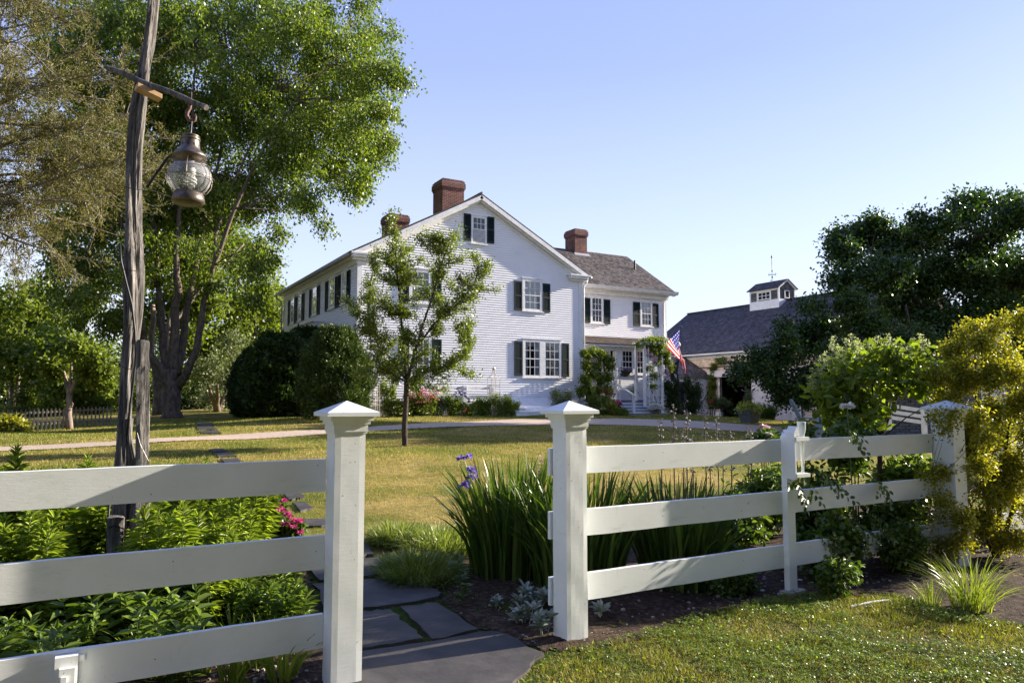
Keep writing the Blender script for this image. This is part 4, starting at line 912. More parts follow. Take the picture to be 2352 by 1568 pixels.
mb=MB(); mb.box(BRX-.12,BRX+.12,22.2,40.3,BRZ+.0,BRZ+.06); mb.build('ridge_cap',SHY,broof)
mb=MB(); mb.box(33.03,33.40,22.3,40.2,4.40,4.50); mb.box(33.33,33.38,22.3,40.2,4.22,4.40); mb.tube([(32.98,22.3,4.44),(32.98,36.6,4.46)],.05,8)
mb.obox(Vector((33.0,22.2,4.53))-bn*.02,(0,.06,0),bd*bl_,-bn*.14); mb.obox(Vector((33.0,40.24,4.53))-bn*.02,(0,.06,0),bd*bl_,-bn*.14); mb.build('eaves_trim',TRIM,barn)
mb=MB(); FB.box(mb,jl-.05,jl+.22,.3,hz,.0,.06); FB.box(mb,oy1,oy1+.09,.3,hz,-.1,.03); FB.box(mb,dy0-.1,jl+.35,hz,hz+.36,.02,.22); FB.box(mb,dy0-.12,jl+.4,hz+.361,hz+.40,.0,.27); mb.build('door_track_cover',BARNDOOR,barn)
mb=MB(); n_=16
wy0,wy1=onX(1774,893,BX-.1).y,onX(1754,893,BX-.1).y; wz0=onX(1756,904,BX-.1).z; wz1=wz0+.62
for i in range(n_):
    a=dy0+(oy0-dy0)*i/n_; b2=dy0+(oy0-dy0)*(i+1)/n_-.008
    if b2>wy0 and a<wy1: FB.box(mb,a,b2,.42,wz0,.05,.09); FB.box(mb,a,b2,wz1,hz-.02,.05,.09)
    else: FB.box(mb,a,b2,.42,hz-.02,.05,.09)
FB.box(mb,dy0,oy0,.45,hz-.05,.035,.05) if False else None
sdr_=mb.build('sliding_door',BARNDOOR,barn)
window(FB,wy0,wy1,wz0,wz1,cols=3,rows=2,cas=.05,cover=None,parent=barn) if False else None
mb=MB(); FB.box(mb,wy0-.04,wy1+.04,wz0-.05,wz0,.05,.12); FB.box(mb,wy0-.04,wy1+.04,wz1,wz1+.05,.05,.11); FB.box(mb,wy0-.04,wy0+.02,wz0,wz1,.05,.11); FB.box(mb,wy1-.02,wy1+.04,wz0,wz1,.05,.11)
for i in (1,2): a=wy0+(wy1-wy0)*i/3; FB.box(mb,a-.012,a+.012,wz0,wz1,.06,.09)
for i in (1,2): z=wz0+(wz1-wz0)*i/3; FB.box(mb,wy0,wy1,z-.012,z+.012,.062,.088)
dw=mb.build('door_window',TRIM,sdr_)
mb=MB(); FB.box(mb,wy0,wy1,wz0,wz1,.02,.03); mb.build('pane_back',CEDX,dw) if False else None
mb=MB(); FB.box(mb,dy0-.08,dy0-.02,.3,hz,.03,.10); mb.build('door_stop',STEPBLUE,barn)
mb=MB(); FB.box(mb,jl+1.2,dy0+.2,3.62,3.70,.02,.05); mb.build('vine_rail',RUST,barn)
# things inside the doorway: a workbench and racks, barely lit
mb=MB(); mb.box(BX+1.2,BX+2.0,oy0+.2,oy1-.3,1.1,1.2); mb.box(BX+1.25,BX+1.35,oy0+.3,oy0+.4,.3,1.1); mb.box(BX+1.25,BX+1.35,oy1-.5,oy1-.4,.3,1.1)
for i in range(7): mb.tube([(BX+1.0,oy0+.3+i*.28,.35),(BX+1.1,oy0+.33+i*.28,1.5+.2*(i%3))],.02,5)
mb.build('workbench',GREYPICKET,barn)
# cupola
cx0,cx1,cy0,cy1=37.22,38.78,31.36,33.72
cu=MB(); cu.box(cx0,cx1,cy0,cy1,7.0,7.98); c_=cu.build('cupola',TRIM,barn)
mb=MB(); mb.box(cx0+.05,cx1-.05,cy0+.05,cy1-.05,7.98,8.68); mb.prism([(cx0+.05,cy0+.05,8.68),(cx1-.05,cy0+.05,8.68),(38,cy0+.05,9.15)],(0,cy1-cy0-.1,0)); mb.build('cupola_wall',GREYSH,c_)
mb=MB()
for y in (cy0,cy1-.1): mb.box(cx0,cx0+.1,y,y+.1,7.981,8.66)
mb.box(cx0+.001,cx0+.05,cy0+.1,cy1-.1,8.56,8.66); mb.box(cx1-.1,cx1,cy0,cy0+.1,7.981,8.66)
mb.box(cx0,cx0+.05,cy0+.62,cy0+.70,7.98,8.56); mb.box(cx0,cx0+.05,cy1-.68,cy1-.60,7.98,8.56)
for (A0,dv) in ((Vector((cx0-.06,cy0-.05,8.60)),Vector((.84,0,.55))),(Vector((cx1+.06,cy0-.05,8.60)),Vector((-.84,0,.55)))): mb.obox(A0,dv,(0,.09,0),(0,0,.11))
mb.box(37.78,37.83,cy0,cy0+.05,8.05,8.55); mb.box(38.17,38.22,cy0,cy0+.05,8.05,8.55); mb.box(37.83,38.17,cy0,cy0+.05,8.50,8.55); mb.box(37.83,38.17,cy0,cy0+.05,8.05,8.10)
mb.build('cupola_trim',TRIM,c_)
mb=MB(); mb.box(37.83,38.17,cy0+.02,cy0+.045,8.1,8.5); mb.build('louver',DARK,c_)
fc=Fr((cx0+.05,0,0),(0,1,0),(-1,0,0)); mb=MB(); fc.box(mb,cy0+.72,cy1-.70,8.08,8.5,.002,.012); mb.build('pane',DARK,c_)
mb=MB(); a0,a1=cy0+.70,cy1-.68; fc.box(mb,a0,a1,8.04,8.09,.0,.04); fc.box(mb,a0,a1,8.49,8.55,.0,.04)
for i in range(4): a=a0+(a1-a0-.04)*i/3; fc.box(mb,a,a+.04,8.09,8.49,.013,.03)
fc.box(mb,a0,a1,8.275,8.305,.0135,.029); mb.build('cupola_window',TRIM,c_)
mb=MB()
for (A0,dv,nn) in ((Vector((cx0-.12,cy0-.1,8.62)),Vector((.90,0,.585)),Vector((-.55,0,.84))),(Vector((cx1+.12,cy0-.1,8.62)),Vector((-.90,0,.585)),Vector((.55,0,.84)))):
    courses(mb,A0+nn*.08,(0,1,0),dv.normalized(),nn,[(0,0),(cy1-cy0+.2,0),(cy1-cy0+.2,dv.length),(0,dv.length)],.12,.012); mb.obox(A0+nn*.03,(0,cy1-cy0+.2,0),dv,nn*.049)
mb.build('cupola_roof',SHY,c_)
# weathervane stands on the cupola
wv=empty('weathervane',(38,32.5,9.2),'thin black weathervane with compass arms on the cupola roof','weathervane')
mb=MB(); mb.box(37.92,38.08,32.42,32.58,9.12,9.38); mb.build('white_block',TRIM,wv)
mb=MB(); mb.tube([(38,32.5,9.3),(38,32.5,10.85)],.014,6); mb.ball((38,32.5,9.55),.06); mb.ball((38,32.5,9.95),.05); mb.lathe((38,32.5,10.78),[(.0,0),(.05,.05),(.05,.1),(.0,.26)],8)
mb.tube([(37.72,32.5,9.72),(38.28,32.5,9.72)],.012,5); mb.tube([(38,32.2,9.72),(38,32.8,9.72)],.012,5)
for x,y in ((37.7,32.5),(38.3,32.5),(38,32.2),(38,32.8)): mb.tube([(x,y,9.66),(x+.02,y,9.72),(x-.02,y,9.80)],.012,4)
mb.build('spindle',IRON,wv)
mb=MB(); mb.tube([(37.8,32.4,10.45),(38.2,32.6,10.2)],.008,5); mb.prism([(38.12,32.56,10.15),(38.28,32.64,10.1),(38.26,32.63,10.32),(38.14,32.57,10.34)],(.005,-.01,0)); mb.build('vane',P_PALEPINK,wv)
# ================= link shed between house and barn =================
shd=empty('shed',(30.2,35,.5),'low white lean-to shed joining the house to the barn, door standing open','shed')
SY=33.6; FS=Fr((0,SY,0),(1,0,0),(0,-1,0))
sx0=EX1+.02; sx1=33.33
dx0=onY(1547,900,SY).x; dx1=onY(1574,900,SY).x; ddx=onY(1628,900,SY).x
mb=MB(); zt2=3.06
for (a,b2,za,zb) in ((sx0,dx0,.3,zt2),(dx0,dx1,2.75,zt2),(dx1,sx1,.3,zt2)): mb.box(a,b2,SY,SY+.12,za,zb)
mb.box(sx1-.1,sx1,SY+.12,37.5,.3,zt2); mb.box(sx0,sx1,37.4,37.5,.3,zt2); mb.prism([(sx1-.1,SY,zt2),(sx1-.1,35.7,4.3),(sx1-.1,37.5,zt2)],(.1,0,0)); mb.build('wall',BARNDOOR,shd)
shv=Vector((0,35.72-33.4,4.42-3.14)); 
roof_slope('roof',(sx0,33.4,3.14),(1,0,0),shv.normalized(),Vector((0,-shv.z,shv.y)).normalized(),sx1-sx0+.02,shv.length,SHX,exp=.10,th=.016,par=shd)
shb=Vector((0,35.72-37.7,4.42-3.14)); roof_slope('roof',(sx0,37.7,3.14),(1,0,0),shb.normalized(),Vector((0,-shb.z*-1,-shb.y)).normalized(),sx1-sx0+.02,shb.length,SHX,exp=.12,th=.016,par=shd)
mb=MB(); FS.box(mb,sx0,sx1,2.93,3.07,.001,.06); FS.box(mb,sx0,sx1,3.071,3.10,.001,.19); mb.build('fascia',PLASTIC,shd)
mb=MB(); FS.box(mb,dx1+.001,ddx,.45,2.9,.02,.06); FS.box(mb,dx1+.01,ddx-.01,2.25,2.37,.061,.08); FS.box(mb,dx1+.01,ddx-.01,.85,.97,.061,.08)
sd_=mb.build('plank_door',BARNDOOR,shd); mb=MB(); mb.tube([(dx1+1.0,SY-.1,1.2),(ddx-.05,SY-.1,2.25)],.02,5); FS.box(mb,ddx-.12,ddx-.09,1.55,1.75,.06,.09); mb.build('door_brace',IRON,sd_)
# ================= trees =================
def px2(d): return d/F
def split_blobs(bl,k,f,seed=0,sq=.8):
    rs=np.random.RandomState(seed); out=[]
    for c,r,w in bl:
        n=max(1,int(round(k*min(1.6,max(.5,w)))))
        for _ in range(n):
            d=rs.normal(size=3); d/=np.linalg.norm(d); q=rs.uniform(.2,.85)
            out.append((c+Vector((d[0]*r[0]*q,d[1]*r[1]*q,d[2]*r[2]*q)),(r[0]*f*rs.uniform(.7,1.3),r[1]*f,r[2]*f*sq*rs.uniform(.6,1.2)),w/n*1.05))
    return out
def blobs(spec,dep,ry=.85,dj=0,seed=0,dr=.8):
    """(px,py,radius px[,weight[,depth offset]]) -> crown masses of their own size and distance"""
    rs=np.random.RandomState(seed); out=[]
    for s_ in spec:
        x,y,r=s_[:3]; w=s_[3] if len(s_)>3 else (r/60.)**2; d=dep+(s_[4] if len(s_)>4 else rs.uniform(-dj,dj))
        R=r/F*d; out.append((at(x,y,d),(R,R*dr if dr else R,R*ry),w))
    return out
def base_at(px,py,dep):
    p=at(px,py,dep); return Vector((p.x,p.y,T(p.x,p.y)))
# --- elm: several stems from one trunk
eb=ground(395,960); ED=eb.x*VD[0]+eb.y*VD[1]
E_=lambda x,y,d=0: at(x,y,ED+d)
stems=[([eb-Vector((0,0,.2)),E_(396,920),E_(392,880),E_(392,850)],.40,.38),
 ([E_(388,880),E_(365,840,-.3),E_(340,810,-.5),E_(328,760,-.6),E_(318,680,-.8),E_(300,590,-1),E_(270,480,-1.2),E_(240,380,-1)],.22,.04),
 ([E_(386,860),E_(374,800,.3),E_(372,720,.5),E_(360,640,.8),E_(358,540,1),E_(345,420,1.5),E_(330,280,2)],.22,.04),
 ([E_(398,860),E_(400,780),E_(404,700,-.3),E_(408,640,-.5),E_(404,560,-.5),E_(420,450,-.5),E_(440,300,0),E_(450,150,0)],.25,.04),
 ([E_(404,860),E_(420,790,.6),E_(430,700,.8),E_(452,600,1),E_(468,500,1.2),E_(500,380,1.5),E_(520,240,1.5)],.22,.04),
 ([E_(408,890),E_(430,850,-.4),E_(452,800,-.5),E_(462,740,-.6),E_(468,690,-.7),E_(492,610,-.8),E_(520,530,-1),E_(560,430,-1.2),E_(610,330,-1.5),E_(680,230,-2),E_(760,150,-2)],.21,.03),
 ([E_(492,610,-.8),E_(496,540,-.3),E_(520,450,0),E_(580,330,0),E_(640,210,0)],.10,.03)]
sp=[(430,60,120),(560,60,110),(680,70,110),(770,90,90),(840,130,60),(880,150,40,.7),(300,60,110),(190,60,90),(130,160,60,.8),
 (400,190,110),(520,190,110),(640,190,110),(740,210,100),(820,220,70),(870,250,45,.8),(890,310,30,.5),(300,200,100),(200,200,80),
 (700,310,90),(790,310,70),(850,330,45,.8),(870,380,35,.5),(620,300,80),(540,310,80),(460,310,90),(370,330,90),(280,330,90),(200,330,70),
 (700,400,60,.9),(770,390,60,.9),(820,400,40,.6),(650,390,60),(560,400,60,.8),(470,420,70),(390,450,70),(310,450,70),(230,450,70),(170,430,50),
 (716,470,38,.5),(735,510,22,.25),(640,460,45,.6),(615,530,35,.4),(590,560,22,.2),(675,440,40,.6),(800,430,28,.4),(830,410,25,.3),
 (240,560,75,1.3),(180,590,60,1.1),(300,560,60,1),(150,640,45,.8),(200,690,55,1),(260,650,60,1.1),(250,730,45,.8),(300,740,40,.6),(190,740,35,.5),(310,660,45,.7),
 (360,560,45,.5),(430,560,45,.45),(500,520,50,.5),(520,620,40,.35),(550,590,35,.35),(470,650,35,.3),(410,650,30,.2),(560,690,35,.3),(600,560,30,.3),(350,640,30,.3),(440,500,50,.9),(500,460,50,.9),(370,500,50,.8),(300,620,50,.9),(220,620,50,1),(170,560,50,.9),(140,590,40,.6),(160,700,45,.7),(270,720,40,.6),(320,520,50,.8),(480,580,35,.5),(440,620,30,.35),(380,600,30,.4),(560,470,45,.6),(600,430,50,.7),(160,480,50,.9),(230,480,60,1),(130,530,40,.6)]
rs=np.random.RandomState(55)
for gx0 in range(130,900,62):
    for gy0 in range(10,560,62):
        ex_=gx0+rs.uniform(-20,20); ey_=gy0+rs.uniform(-20,20)
        top=(ex_-480)/430.; lim=430 if ex_>560 else 620
        if ex_>880-max(0,ey_-330)*.9 or ey_>lim: continue
        if ex_>640 and ey_>400: continue
        sp.append((ex_,ey_,52,.85,rs.uniform(1.5,4.5)))
make_tree('elm_tree','huge spreading elm with several rising trunks and drooping bright green leaves','tree',eb,stems,
  split_blobs(blobs(sp,ED,.85,3.0,1,1.2),2.0,.9,5,.9),L_ELM,BARK,21,twn=38,per=34,L=.165,W=.095,jit=.15,droop=.8,limb_r=.032,twig_r=.009,twig_tubes=3,bias=(0,0,-.2),inner=.35,along=.3,field=(.5,-.7,.75))
# pale second trunk behind the elm
b2=ground(362,958)+Vector((.3,2.5,.1)); D2=b2.x*VD[0]+b2.y*VD[1]
make_tree('maple_tree','bright green maple behind the elm, with a pale forked trunk','tree',b2,
  [([b2,at(362,900,D2),at(358,870,D2),at(345,800,D2),at(350,700,D2)],.30,.12),([at(362,900,D2),at(372,860,D2),at(385,760,D2+1),at(420,600,D2+2)],.2,.08),([at(385,760,D2+1),at(480,640,D2+3),at(560,560,D2+3)],.1,.05)],
  blobs([(480,560,50),(430,600,50),(470,690,50),(400,560,50),(340,620,50),(430,760,40),(350,720,45),(400,680,45),(440,680,45)],D2+4,.7,2,2),
  L_MAPLE,BARKP,22,field=(.6,-.2,.8),twn=50,per=34,L=.26,W=.20,jit=.28,droop=.2,limb_r=.05,kind='d',twig_tubes=3,twig_r=.012)
def bush(name,label,cat,base,bl,lm,seed,twn,per,L,W,jit,bark=BARKD,group=None,droop=.1,kind='d',nst=3,r0=.06,**k):
    rs=np.random.RandomState(seed); st=[]
    for i in range(nst):
        c=bl[i%len(bl)][0]; st.append(([Vector(base)-Vector((0,0,.05)),Vector(base).lerp(c,.35)+Vector((rs.normal()*.03,rs.normal()*.03,0)),Vector(base).lerp(c,.8)],r0,r0*.4))
    return make_tree(name,label,cat,base,st,bl,lm,bark,seed,twn=twn,per=per,L=L,W=W,jit=jit,droop=droop,kind=kind,group=group,limb_r=r0*.5,twig_tubes=k.pop('tt',3),crown_name=k.pop('crown_name','foliage'),**k)
# background trees and shrubs, left
bg=[('tree','sunlit yellow green maple filling the sky right of the elm stems',(580,965,50),[(540,560,55),(590,620,50),(500,600,55),(560,680,60),(620,690,45),(520,510,40),(610,745,45),(540,750,45),(480,650,50),(590,580,30,.4),(450,720,50),(500,790,55),(430,800,50),(380,760,50),(330,790,45),(420,860,45)],L_MAPLE,.24,70),
 ('tree','tall feathery pale green tree at the left edge, behind the small maple',(30,980,50),[(20,700,70),(60,740,80),(110,730,60),(0,800,80),(70,830,90),(130,800,60),(40,900,80),(-60,760,90),(150,880,60),(90,690,40)],L_MAPLE,.30,60),
 ('tree','rounded distant tree seen between the small maple and the lamp pole',(230,980,58),[(205,800,40),(180,850,60),(240,830,50),(240,900,60),(200,940,50),(290,890,50),(330,900,60),(300,950,50)],L_MAPLE,.32,50),
 ('tree','broad sunlit tree between the elm and the left corner of the house',(600,960,52),[(600,700,50),(640,720,40),(570,740,60),(630,780,60),(560,820,70),(650,850,50),(600,670,25,.4),(640,680,20,.3),(500,800,60),(690,830,60)],L_MAPLE,.26,60),
 ('tree','silvery pale shrubby tree right of the elm trunk',(500,955,44),[(500,850,50),(545,820,40),(470,860,35),(520,900,50),(560,880,40),(480,910,35),(530,790,25,.4)],L_PALE,.17,70),
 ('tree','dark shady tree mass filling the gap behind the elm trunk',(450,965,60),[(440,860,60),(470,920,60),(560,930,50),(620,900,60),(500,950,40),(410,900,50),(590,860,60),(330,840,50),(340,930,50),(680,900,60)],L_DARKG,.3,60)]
for i,(nm,lb,(bx,by,dp),sp,lm,L,tw) in enumerate(bg):
    b_=base_at(bx,by,dp); bl=blobs(sp,dp,.8,3,30+i)
    bush(nm,lb,'tree',b_,bl,lm,40+i,tw,28,L,L*.7,L*1.0,BARK,nst=4,r0=.18,field=(.6,.1,.9))
b_=ground(160,986); dm=b_.x*VD[0]+b_.y*VD[1]
make_tree('small_maple','small vase shaped maple with a pale thin trunk on the far left lawn','tree',b_,
  [([b_,at(158,940,dm),at(160,905,dm)],.11,.09),([at(160,910,dm),at(150,870,dm),at(138,830,dm)],.08,.03),([at(160,905,dm),at(163,860,dm),at(165,820,dm)],.07,.03),([at(160,905,dm),at(180,860,dm),at(200,825,dm)],.07,.03)],
  blobs([(150,800,30),(110,820,32),(80,830,25),(190,805,32),(225,825,25),(130,850,28,.5),(170,790,28),(210,850,28,.5),(245,850,18,.2),(240,880,22,.3),(100,800,22)],dm,.6,1,6),L_MAPLE,BARKP,51,twn=85,per=30,L=.15,W=.11,jit=.13,droop=.25,limb_r=.03,flat=.6)
for i,(x,y,dp,r,lb,lm) in enumerate([(50,945,47,42,'bronze leaved shrub behind the grey picket fence, far left',L_HAW),(215,920,48,42,'green young tree behind the picket fence, right of the small maple',L_MAPLE),(115,945,46,26,'low leafy shrub against the picket fence',L_MAPLE),(60,985,44,8,'golden low shrub in front of the picket fence at the left edge',L_GOLD)]):
    if i==3: b_=ground(30,992); d_=b_.x*VD[0]+b_.y*VD[1]-.2; bl=blobs([(20,982,22,1),(-10,980,22,1),(38,984,14,.6)],d_,.6)
    else: b_=base_at(x,y,dp); bl=blobs([(x,y,r,1),(x-r*.7,y+10,r*.7,.8),(x+r*.7,y+8,r*.7,.8),(x,y-r*.7,r*.6,.6),(x,y+r*.6,r*.8,.8)],dp,.8)
    bush('shrub',lb,'shrub',b_,bl,lm,60+i,70,26,.13,.09,.12)
# far tree line that closes the horizon: an uncountable wood, plus unseen masses that block sky light
rs=np.random.RandomState(8); parts=[]
for i in range(46):
    ang=-62+i*2.75; dd=rs.uniform(75,110); a_=math.radians(29.8+ang); c=Vector((math.sin(a_)*dd,math.cos(a_)*dd,rs.uniform(1.5,3.5)))
    if c.y<12: continue
    S,E=blob_twigs(rs,c,(5.5,5.5,rs.uniform(3.0,5)),130,.6); parts.append(twig_leaves(rs,S,E,18,.5,.75,.5,.1))
for i in range(55):  # unseen leaf masses behind the camera, added to cut sky light on the fence
    c=Vector((rs.uniform(-36,20),rs.uniform(-14,-6.5),rs.uniform(2,17))); S,E=blob_twigs(rs,c,(4,3,3.2),60,.6); parts.append(twig_leaves(rs,S,E,18,.5,.8,.55,.1))
for i in range(34):  # unseen leaf masses left of the view, added to darken the house side wall
    c=Vector((rs.uniform(-20,-12.5),rs.uniform(22,44),rs.uniform(2,15))); S,E=blob_twigs(rs,c,(3.5,3.5,3.2),60,.6); parts.append(twig_leaves(rs,S,E,18,.5,.8,.55,.1))
V,Fq=join(parts); o=mesh_obj('wood_and_sky_blockers',V,Fq,L_DARKG); tag(o,'dark distant wood closing the view behind the garden','wood',kind='stuff')
# dark yews by the house
def solid_bush(name,label,base,r,h,lm,seed,n,L,W,taper=.8,cat='shrub'):
    rs=np.random.RandomState(seed); root=empty(name,base,label,cat)
    u=rs.uniform(0,1,n)**.8; g_=rs.uniform(0,2*PI,n); z=h*(1-(1-u)**1.0)
    prof=np.sqrt(np.clip(1-(np.abs(u-.32)/.70)**2.6,0,1)); prof=np.where(u>.32,np.clip(1-((u-.32)/.70)**1.7,0,1)**.62,.82+.18*(u/.32))
    lump=1+.09*np.sin(3*g_+4*u*6)+.07*np.sin(7*g_-9*u+seed)+.05*np.sin(13*g_+17*u)+rs.normal(size=n)*.05
    rr=r*prof*lump*rs.uniform(.80,1.0,n)**.5
    S=np.stack([base[0]+rr*np.cos(g_)*.86,base[1]+rr*np.sin(g_)*.86,base[2]+z*.98],1); d=np.stack([np.cos(g_),np.sin(g_),.7+rs.normal(size=n)*.3],1)
    E=S+nrm(d)*r*.16*rs.uniform(.4,1.9,(n,1))
    V,Fq=twig_leaves(rs,S,E,11,.022,L,W,-.35,'d',.9,.3,t0=0); mesh_obj('foliage',V,Fq,lm,root)
    mb=MB(); mb.tube([Vector(base)-Vector((0,0,.05)),Vector(base)+Vector((0,0,h*.5)),Vector(base)+Vector((0,0,h*.85))],[.12,.07,.02],6)
    for i in range(14):
        g0=rs.uniform(0,6.28); hh=rs.uniform(.1,.7)*h; mb.tube([Vector(base)+Vector((0,0,hh)),Vector(base)+Vector((math.cos(g0)*r*.7,math.sin(g0)*r*.7,hh+.25*h))],[.03,.008],4)
    mb.build('stem',BARKD,root); return root
yb_=ground(768,957); yd=yb_.x*VD[0]+yb_.y*VD[1]
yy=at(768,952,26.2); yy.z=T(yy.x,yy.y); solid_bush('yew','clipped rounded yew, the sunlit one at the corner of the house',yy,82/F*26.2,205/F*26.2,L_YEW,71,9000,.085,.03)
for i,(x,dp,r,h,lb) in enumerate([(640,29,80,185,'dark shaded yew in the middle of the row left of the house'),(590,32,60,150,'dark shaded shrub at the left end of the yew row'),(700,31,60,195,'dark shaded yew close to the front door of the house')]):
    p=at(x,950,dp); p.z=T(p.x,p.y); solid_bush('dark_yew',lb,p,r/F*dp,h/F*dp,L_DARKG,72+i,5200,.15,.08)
# hawthorn in the front lawn
hb=ground(930,1024); HD=hb.x*VD[0]+hb.y*VD[1]; H_=lambda x,y,d=0: at(x,y,HD+d)
stems=[([hb-Vector((0,0,.02)),hb+Vector((0,0,.10)),H_(929,980),H_(932,930),H_(934,875)],.082,.066),
 ([H_(934,875),H_(930,810,.2),H_(922,740,.2),H_(915,650,.2),H_(908,580,0),H_(905,510,0)],.045,.012),
 ([H_(934,880),H_(950,820,-.2),H_(970,750,-.3),H_(990,690,-.4),H_(1010,620,-.4),H_(1030,560,-.5)],.045,.010),
 ([H_(955,800,-.2),H_(1000,740,-.1),H_(1050,700,0),H_(1090,650,.1),H_(1125,610,.2)],.032,.008),
 ([H_(932,870),H_(900,830,.2),H_(870,780,.3),H_(845,720,.5),H_(850,650,.5),H_(862,600,.4)],.032,.008),
 ([H_(934,880),H_(960,860,.1),H_(1000,850,.2),H_(1040,835,.3),H_(1078,810,.3)],.028,.006),
 ([H_(932,875),H_(905,862,-.3),H_(875,845,-.5),H_(850,820,-.6)],.022,.006)]
sp=[(905,510,18,.35),(903,545,20,.4),(900,580,26,.55),(880,610,30,.7),(862,590,16,.3),(925,585,26,.5),(960,560,25,.5),(985,545,18,.35),(1010,560,25,.5),(1045,545,14,.25),(1025,585,28,.5),
 (870,650,30,.7),(905,660,38,1),(945,640,40,1),(985,630,34,.8),(1015,650,30,.6),(1065,600,14,.25),(1082,588,10,.15),(1060,655,25,.5),(1095,630,22,.4),(1122,608,14,.25),(1135,670,12,.12),(1110,665,12,.15),(1090,690,22,.4),
 (838,655,14,.2),(855,700,28,.5),(840,745,24,.45),(880,720,30,.7),(920,720,36,1),(965,700,36,.9),(1005,700,32,.7),(1045,705,28,.6),(1075,720,18,.35),(1055,750,16,.3),
 (818,765,20,.35),(800,715,10,.12),(792,700,14,.15),(850,790,24,.5),(885,790,30,.7),(925,780,32,.8),(965,770,30,.7),(1005,760,22,.4),(1068,748,12,.2),
 (870,830,24,.5),(895,850,28,.6),(860,850,20,.35),(930,830,26,.5),(960,840,26,.6),(1000,835,26,.6),(1035,855,26,.5),(1060,830,18,.4),(1075,815,14,.3),(1025,880,20,.3),(970,880,20,.35),(995,875,14,.25),(905,880,16,.25),(945,900,12,.12)]
rs=np.random.RandomState(23); hw=empty('hawthorn_tree',hb,'young hawthorn with a dark thin trunk standing in the front lawn before the house','tree')
mb=MB()
for pts,r0,r1 in stems:
    m_=len(pts); mb.tube([pt_on(pts,i/(m_*3)) for i in range(m_*3+1)],[ (r0+(r1-r0)*i/(m_*3))*(1.5 if (i==0 and r0>.07) else 1) for i in range(m_*3+1)],8)
SS,EE=[],[]
for k,(c,r,w) in enumerate(blobs(sp,HD,.8,.55,3,1.0)):
    reps=3 if r[0]>.30 else (2 if r[0]>.17 else 1)
    for q in range(reps):
        tgt=c+Vector((rs.normal()*r[0]*.75,rs.normal()*r[0]*.75,rs.normal()*r[0]*.65)) if q else c+Vector((0,0,r[0]*.4))
        best=None
        for pts,r0,r1 in stems[1:]:
            for t in np.linspace(.1,1,12):
                p=pt_on(pts,t); d=(p-tgt).length+1.3*max(0,p.z-tgt.z+.15)
                if best is None or d<best[0]: best=(d,p)
        A=best[1]; L0=(tgt-A).length; cv=curve(A,tgt,rs,-.06,6,.07); mb.tube(cv,[.012,.010,.008,.006,.004,.002],5,cap=False)
        n=max(5,int(L0/.05)+5)
        for j in range(n):
            t=rs.uniform(.12,1.0); s0=pt_on(cv,t); bd_=(tgt-A).normalized(); dv=bd_*rs.uniform(.1,.9)+Vector((rs.normal()*.6,rs.normal()*.6,rs.normal()*.5+.35)); e=s0+dv.normalized()*rs.uniform(.10,.30)*(1 if r[0]>.15 else .6)
            mb.tube([s0,(s0+e)/2,e],[.004,.003,.0015],3,cap=False); SS.append(tuple(s0)); EE.append(tuple(e))
            if rs.uniform()<.5:
                e2=e+Vector((rs.normal()*.08,rs.normal()*.08,rs.uniform(-.02,.14))); SS.append(tuple(e)); EE.append(tuple(e2))
for t in np.linspace(.2,.98,26):
    for pts,r0,r1 in stems[1:]:
        s0=pt_on(pts,t); e=s0+Vector((rs.normal()*.1,rs.normal()*.1,rs.uniform(.02,.16))); SS.append(tuple(s0)); EE.append(tuple(e))
mb.build('trunk',BARKD,hw,smooth=True); V,Fq=twig_leaves(rs,np.array(SS),np.array(EE),15,.05,.055,.04,.0,'d',.4,.6,t0=.1); mesh_obj('crown',V,Fq,L_HAW,hw)
# dark trees on the right
def rtree(nm,lb,base,dep,sp,lm,seed,twn,per,L,trunk,dj=1.5,bark=BARKD,r0=.2):
    sp=[(q[0]+(14 if nm=='apple_tree' else 0),q[1]+(8 if nm=='apple_tree' else 0),q[2]*(.72 if nm=='apple_tree' else .86))+tuple(q[3:] or ((q[2]/60.)**2,)) for q in sp]
    bl=split_blobs(blobs(sp,dep,.8,dj,seed,1.0),2.0,1.0,seed,.9); st=[([Vector(base)-Vector((0,0,.1))]+[at(x,y,dep) for x,y in trunk[0]],r0,r0*.6)]+[([at(x,y,dep+rnd.uniform(-.3,.3)) for x,y in t],r0*.55,r0*.15) for t in trunk[1:]]
    return make_tree(nm,lb,'tree',base,st,bl,lm,bark,seed,twn=twn,per=per,L=L,W=L*.62,jit=L*1.1,droop=.15,limb_r=.035,twig_r=.008,twig_tubes=4,inner=.35,kind='d',field=(.6,.25,.38 if nm=='apple_tree' else .55))
p=base_at(2085,985,27); 
rtree('apple_tree','low dark apple tree reaching left across the barn door','x' and p,26,
 [(1980,740,60),(1910,735,45),(1880,730,28,.4),(1850,700,16,.2),(1870,690,14,.15),(1940,690,50),(1870,790,50),(1820,820,45),(1770,840,40),(1730,850,35),(1700,855,22,.4),(1690,840,10,.12),(1760,810,28,.4),(1730,812,14,.15),(1800,780,26,.3),(1830,870,45),(1880,860,50),(1930,820,60),(1990,820,70),(1770,880,26,.5),(1800,895,26,.4),(1850,905,30,.4),(1900,890,35),(1960,890,50),(2050,780,70),(2060,860,70),(1800,740,14,.15),(1830,745,20,.25)],
 L_APPLE,31,92,27,.13,[[(2082,930),(2070,890)],[(2070,890),(2010,850),(1930,830),(1820,850),(1740,858)],[(2070,890),(2030,800),(1980,740),(1930,700)],[(2070,890),(2100,800),(2080,700)]],1.2)
p=base_at(2230,985,32)
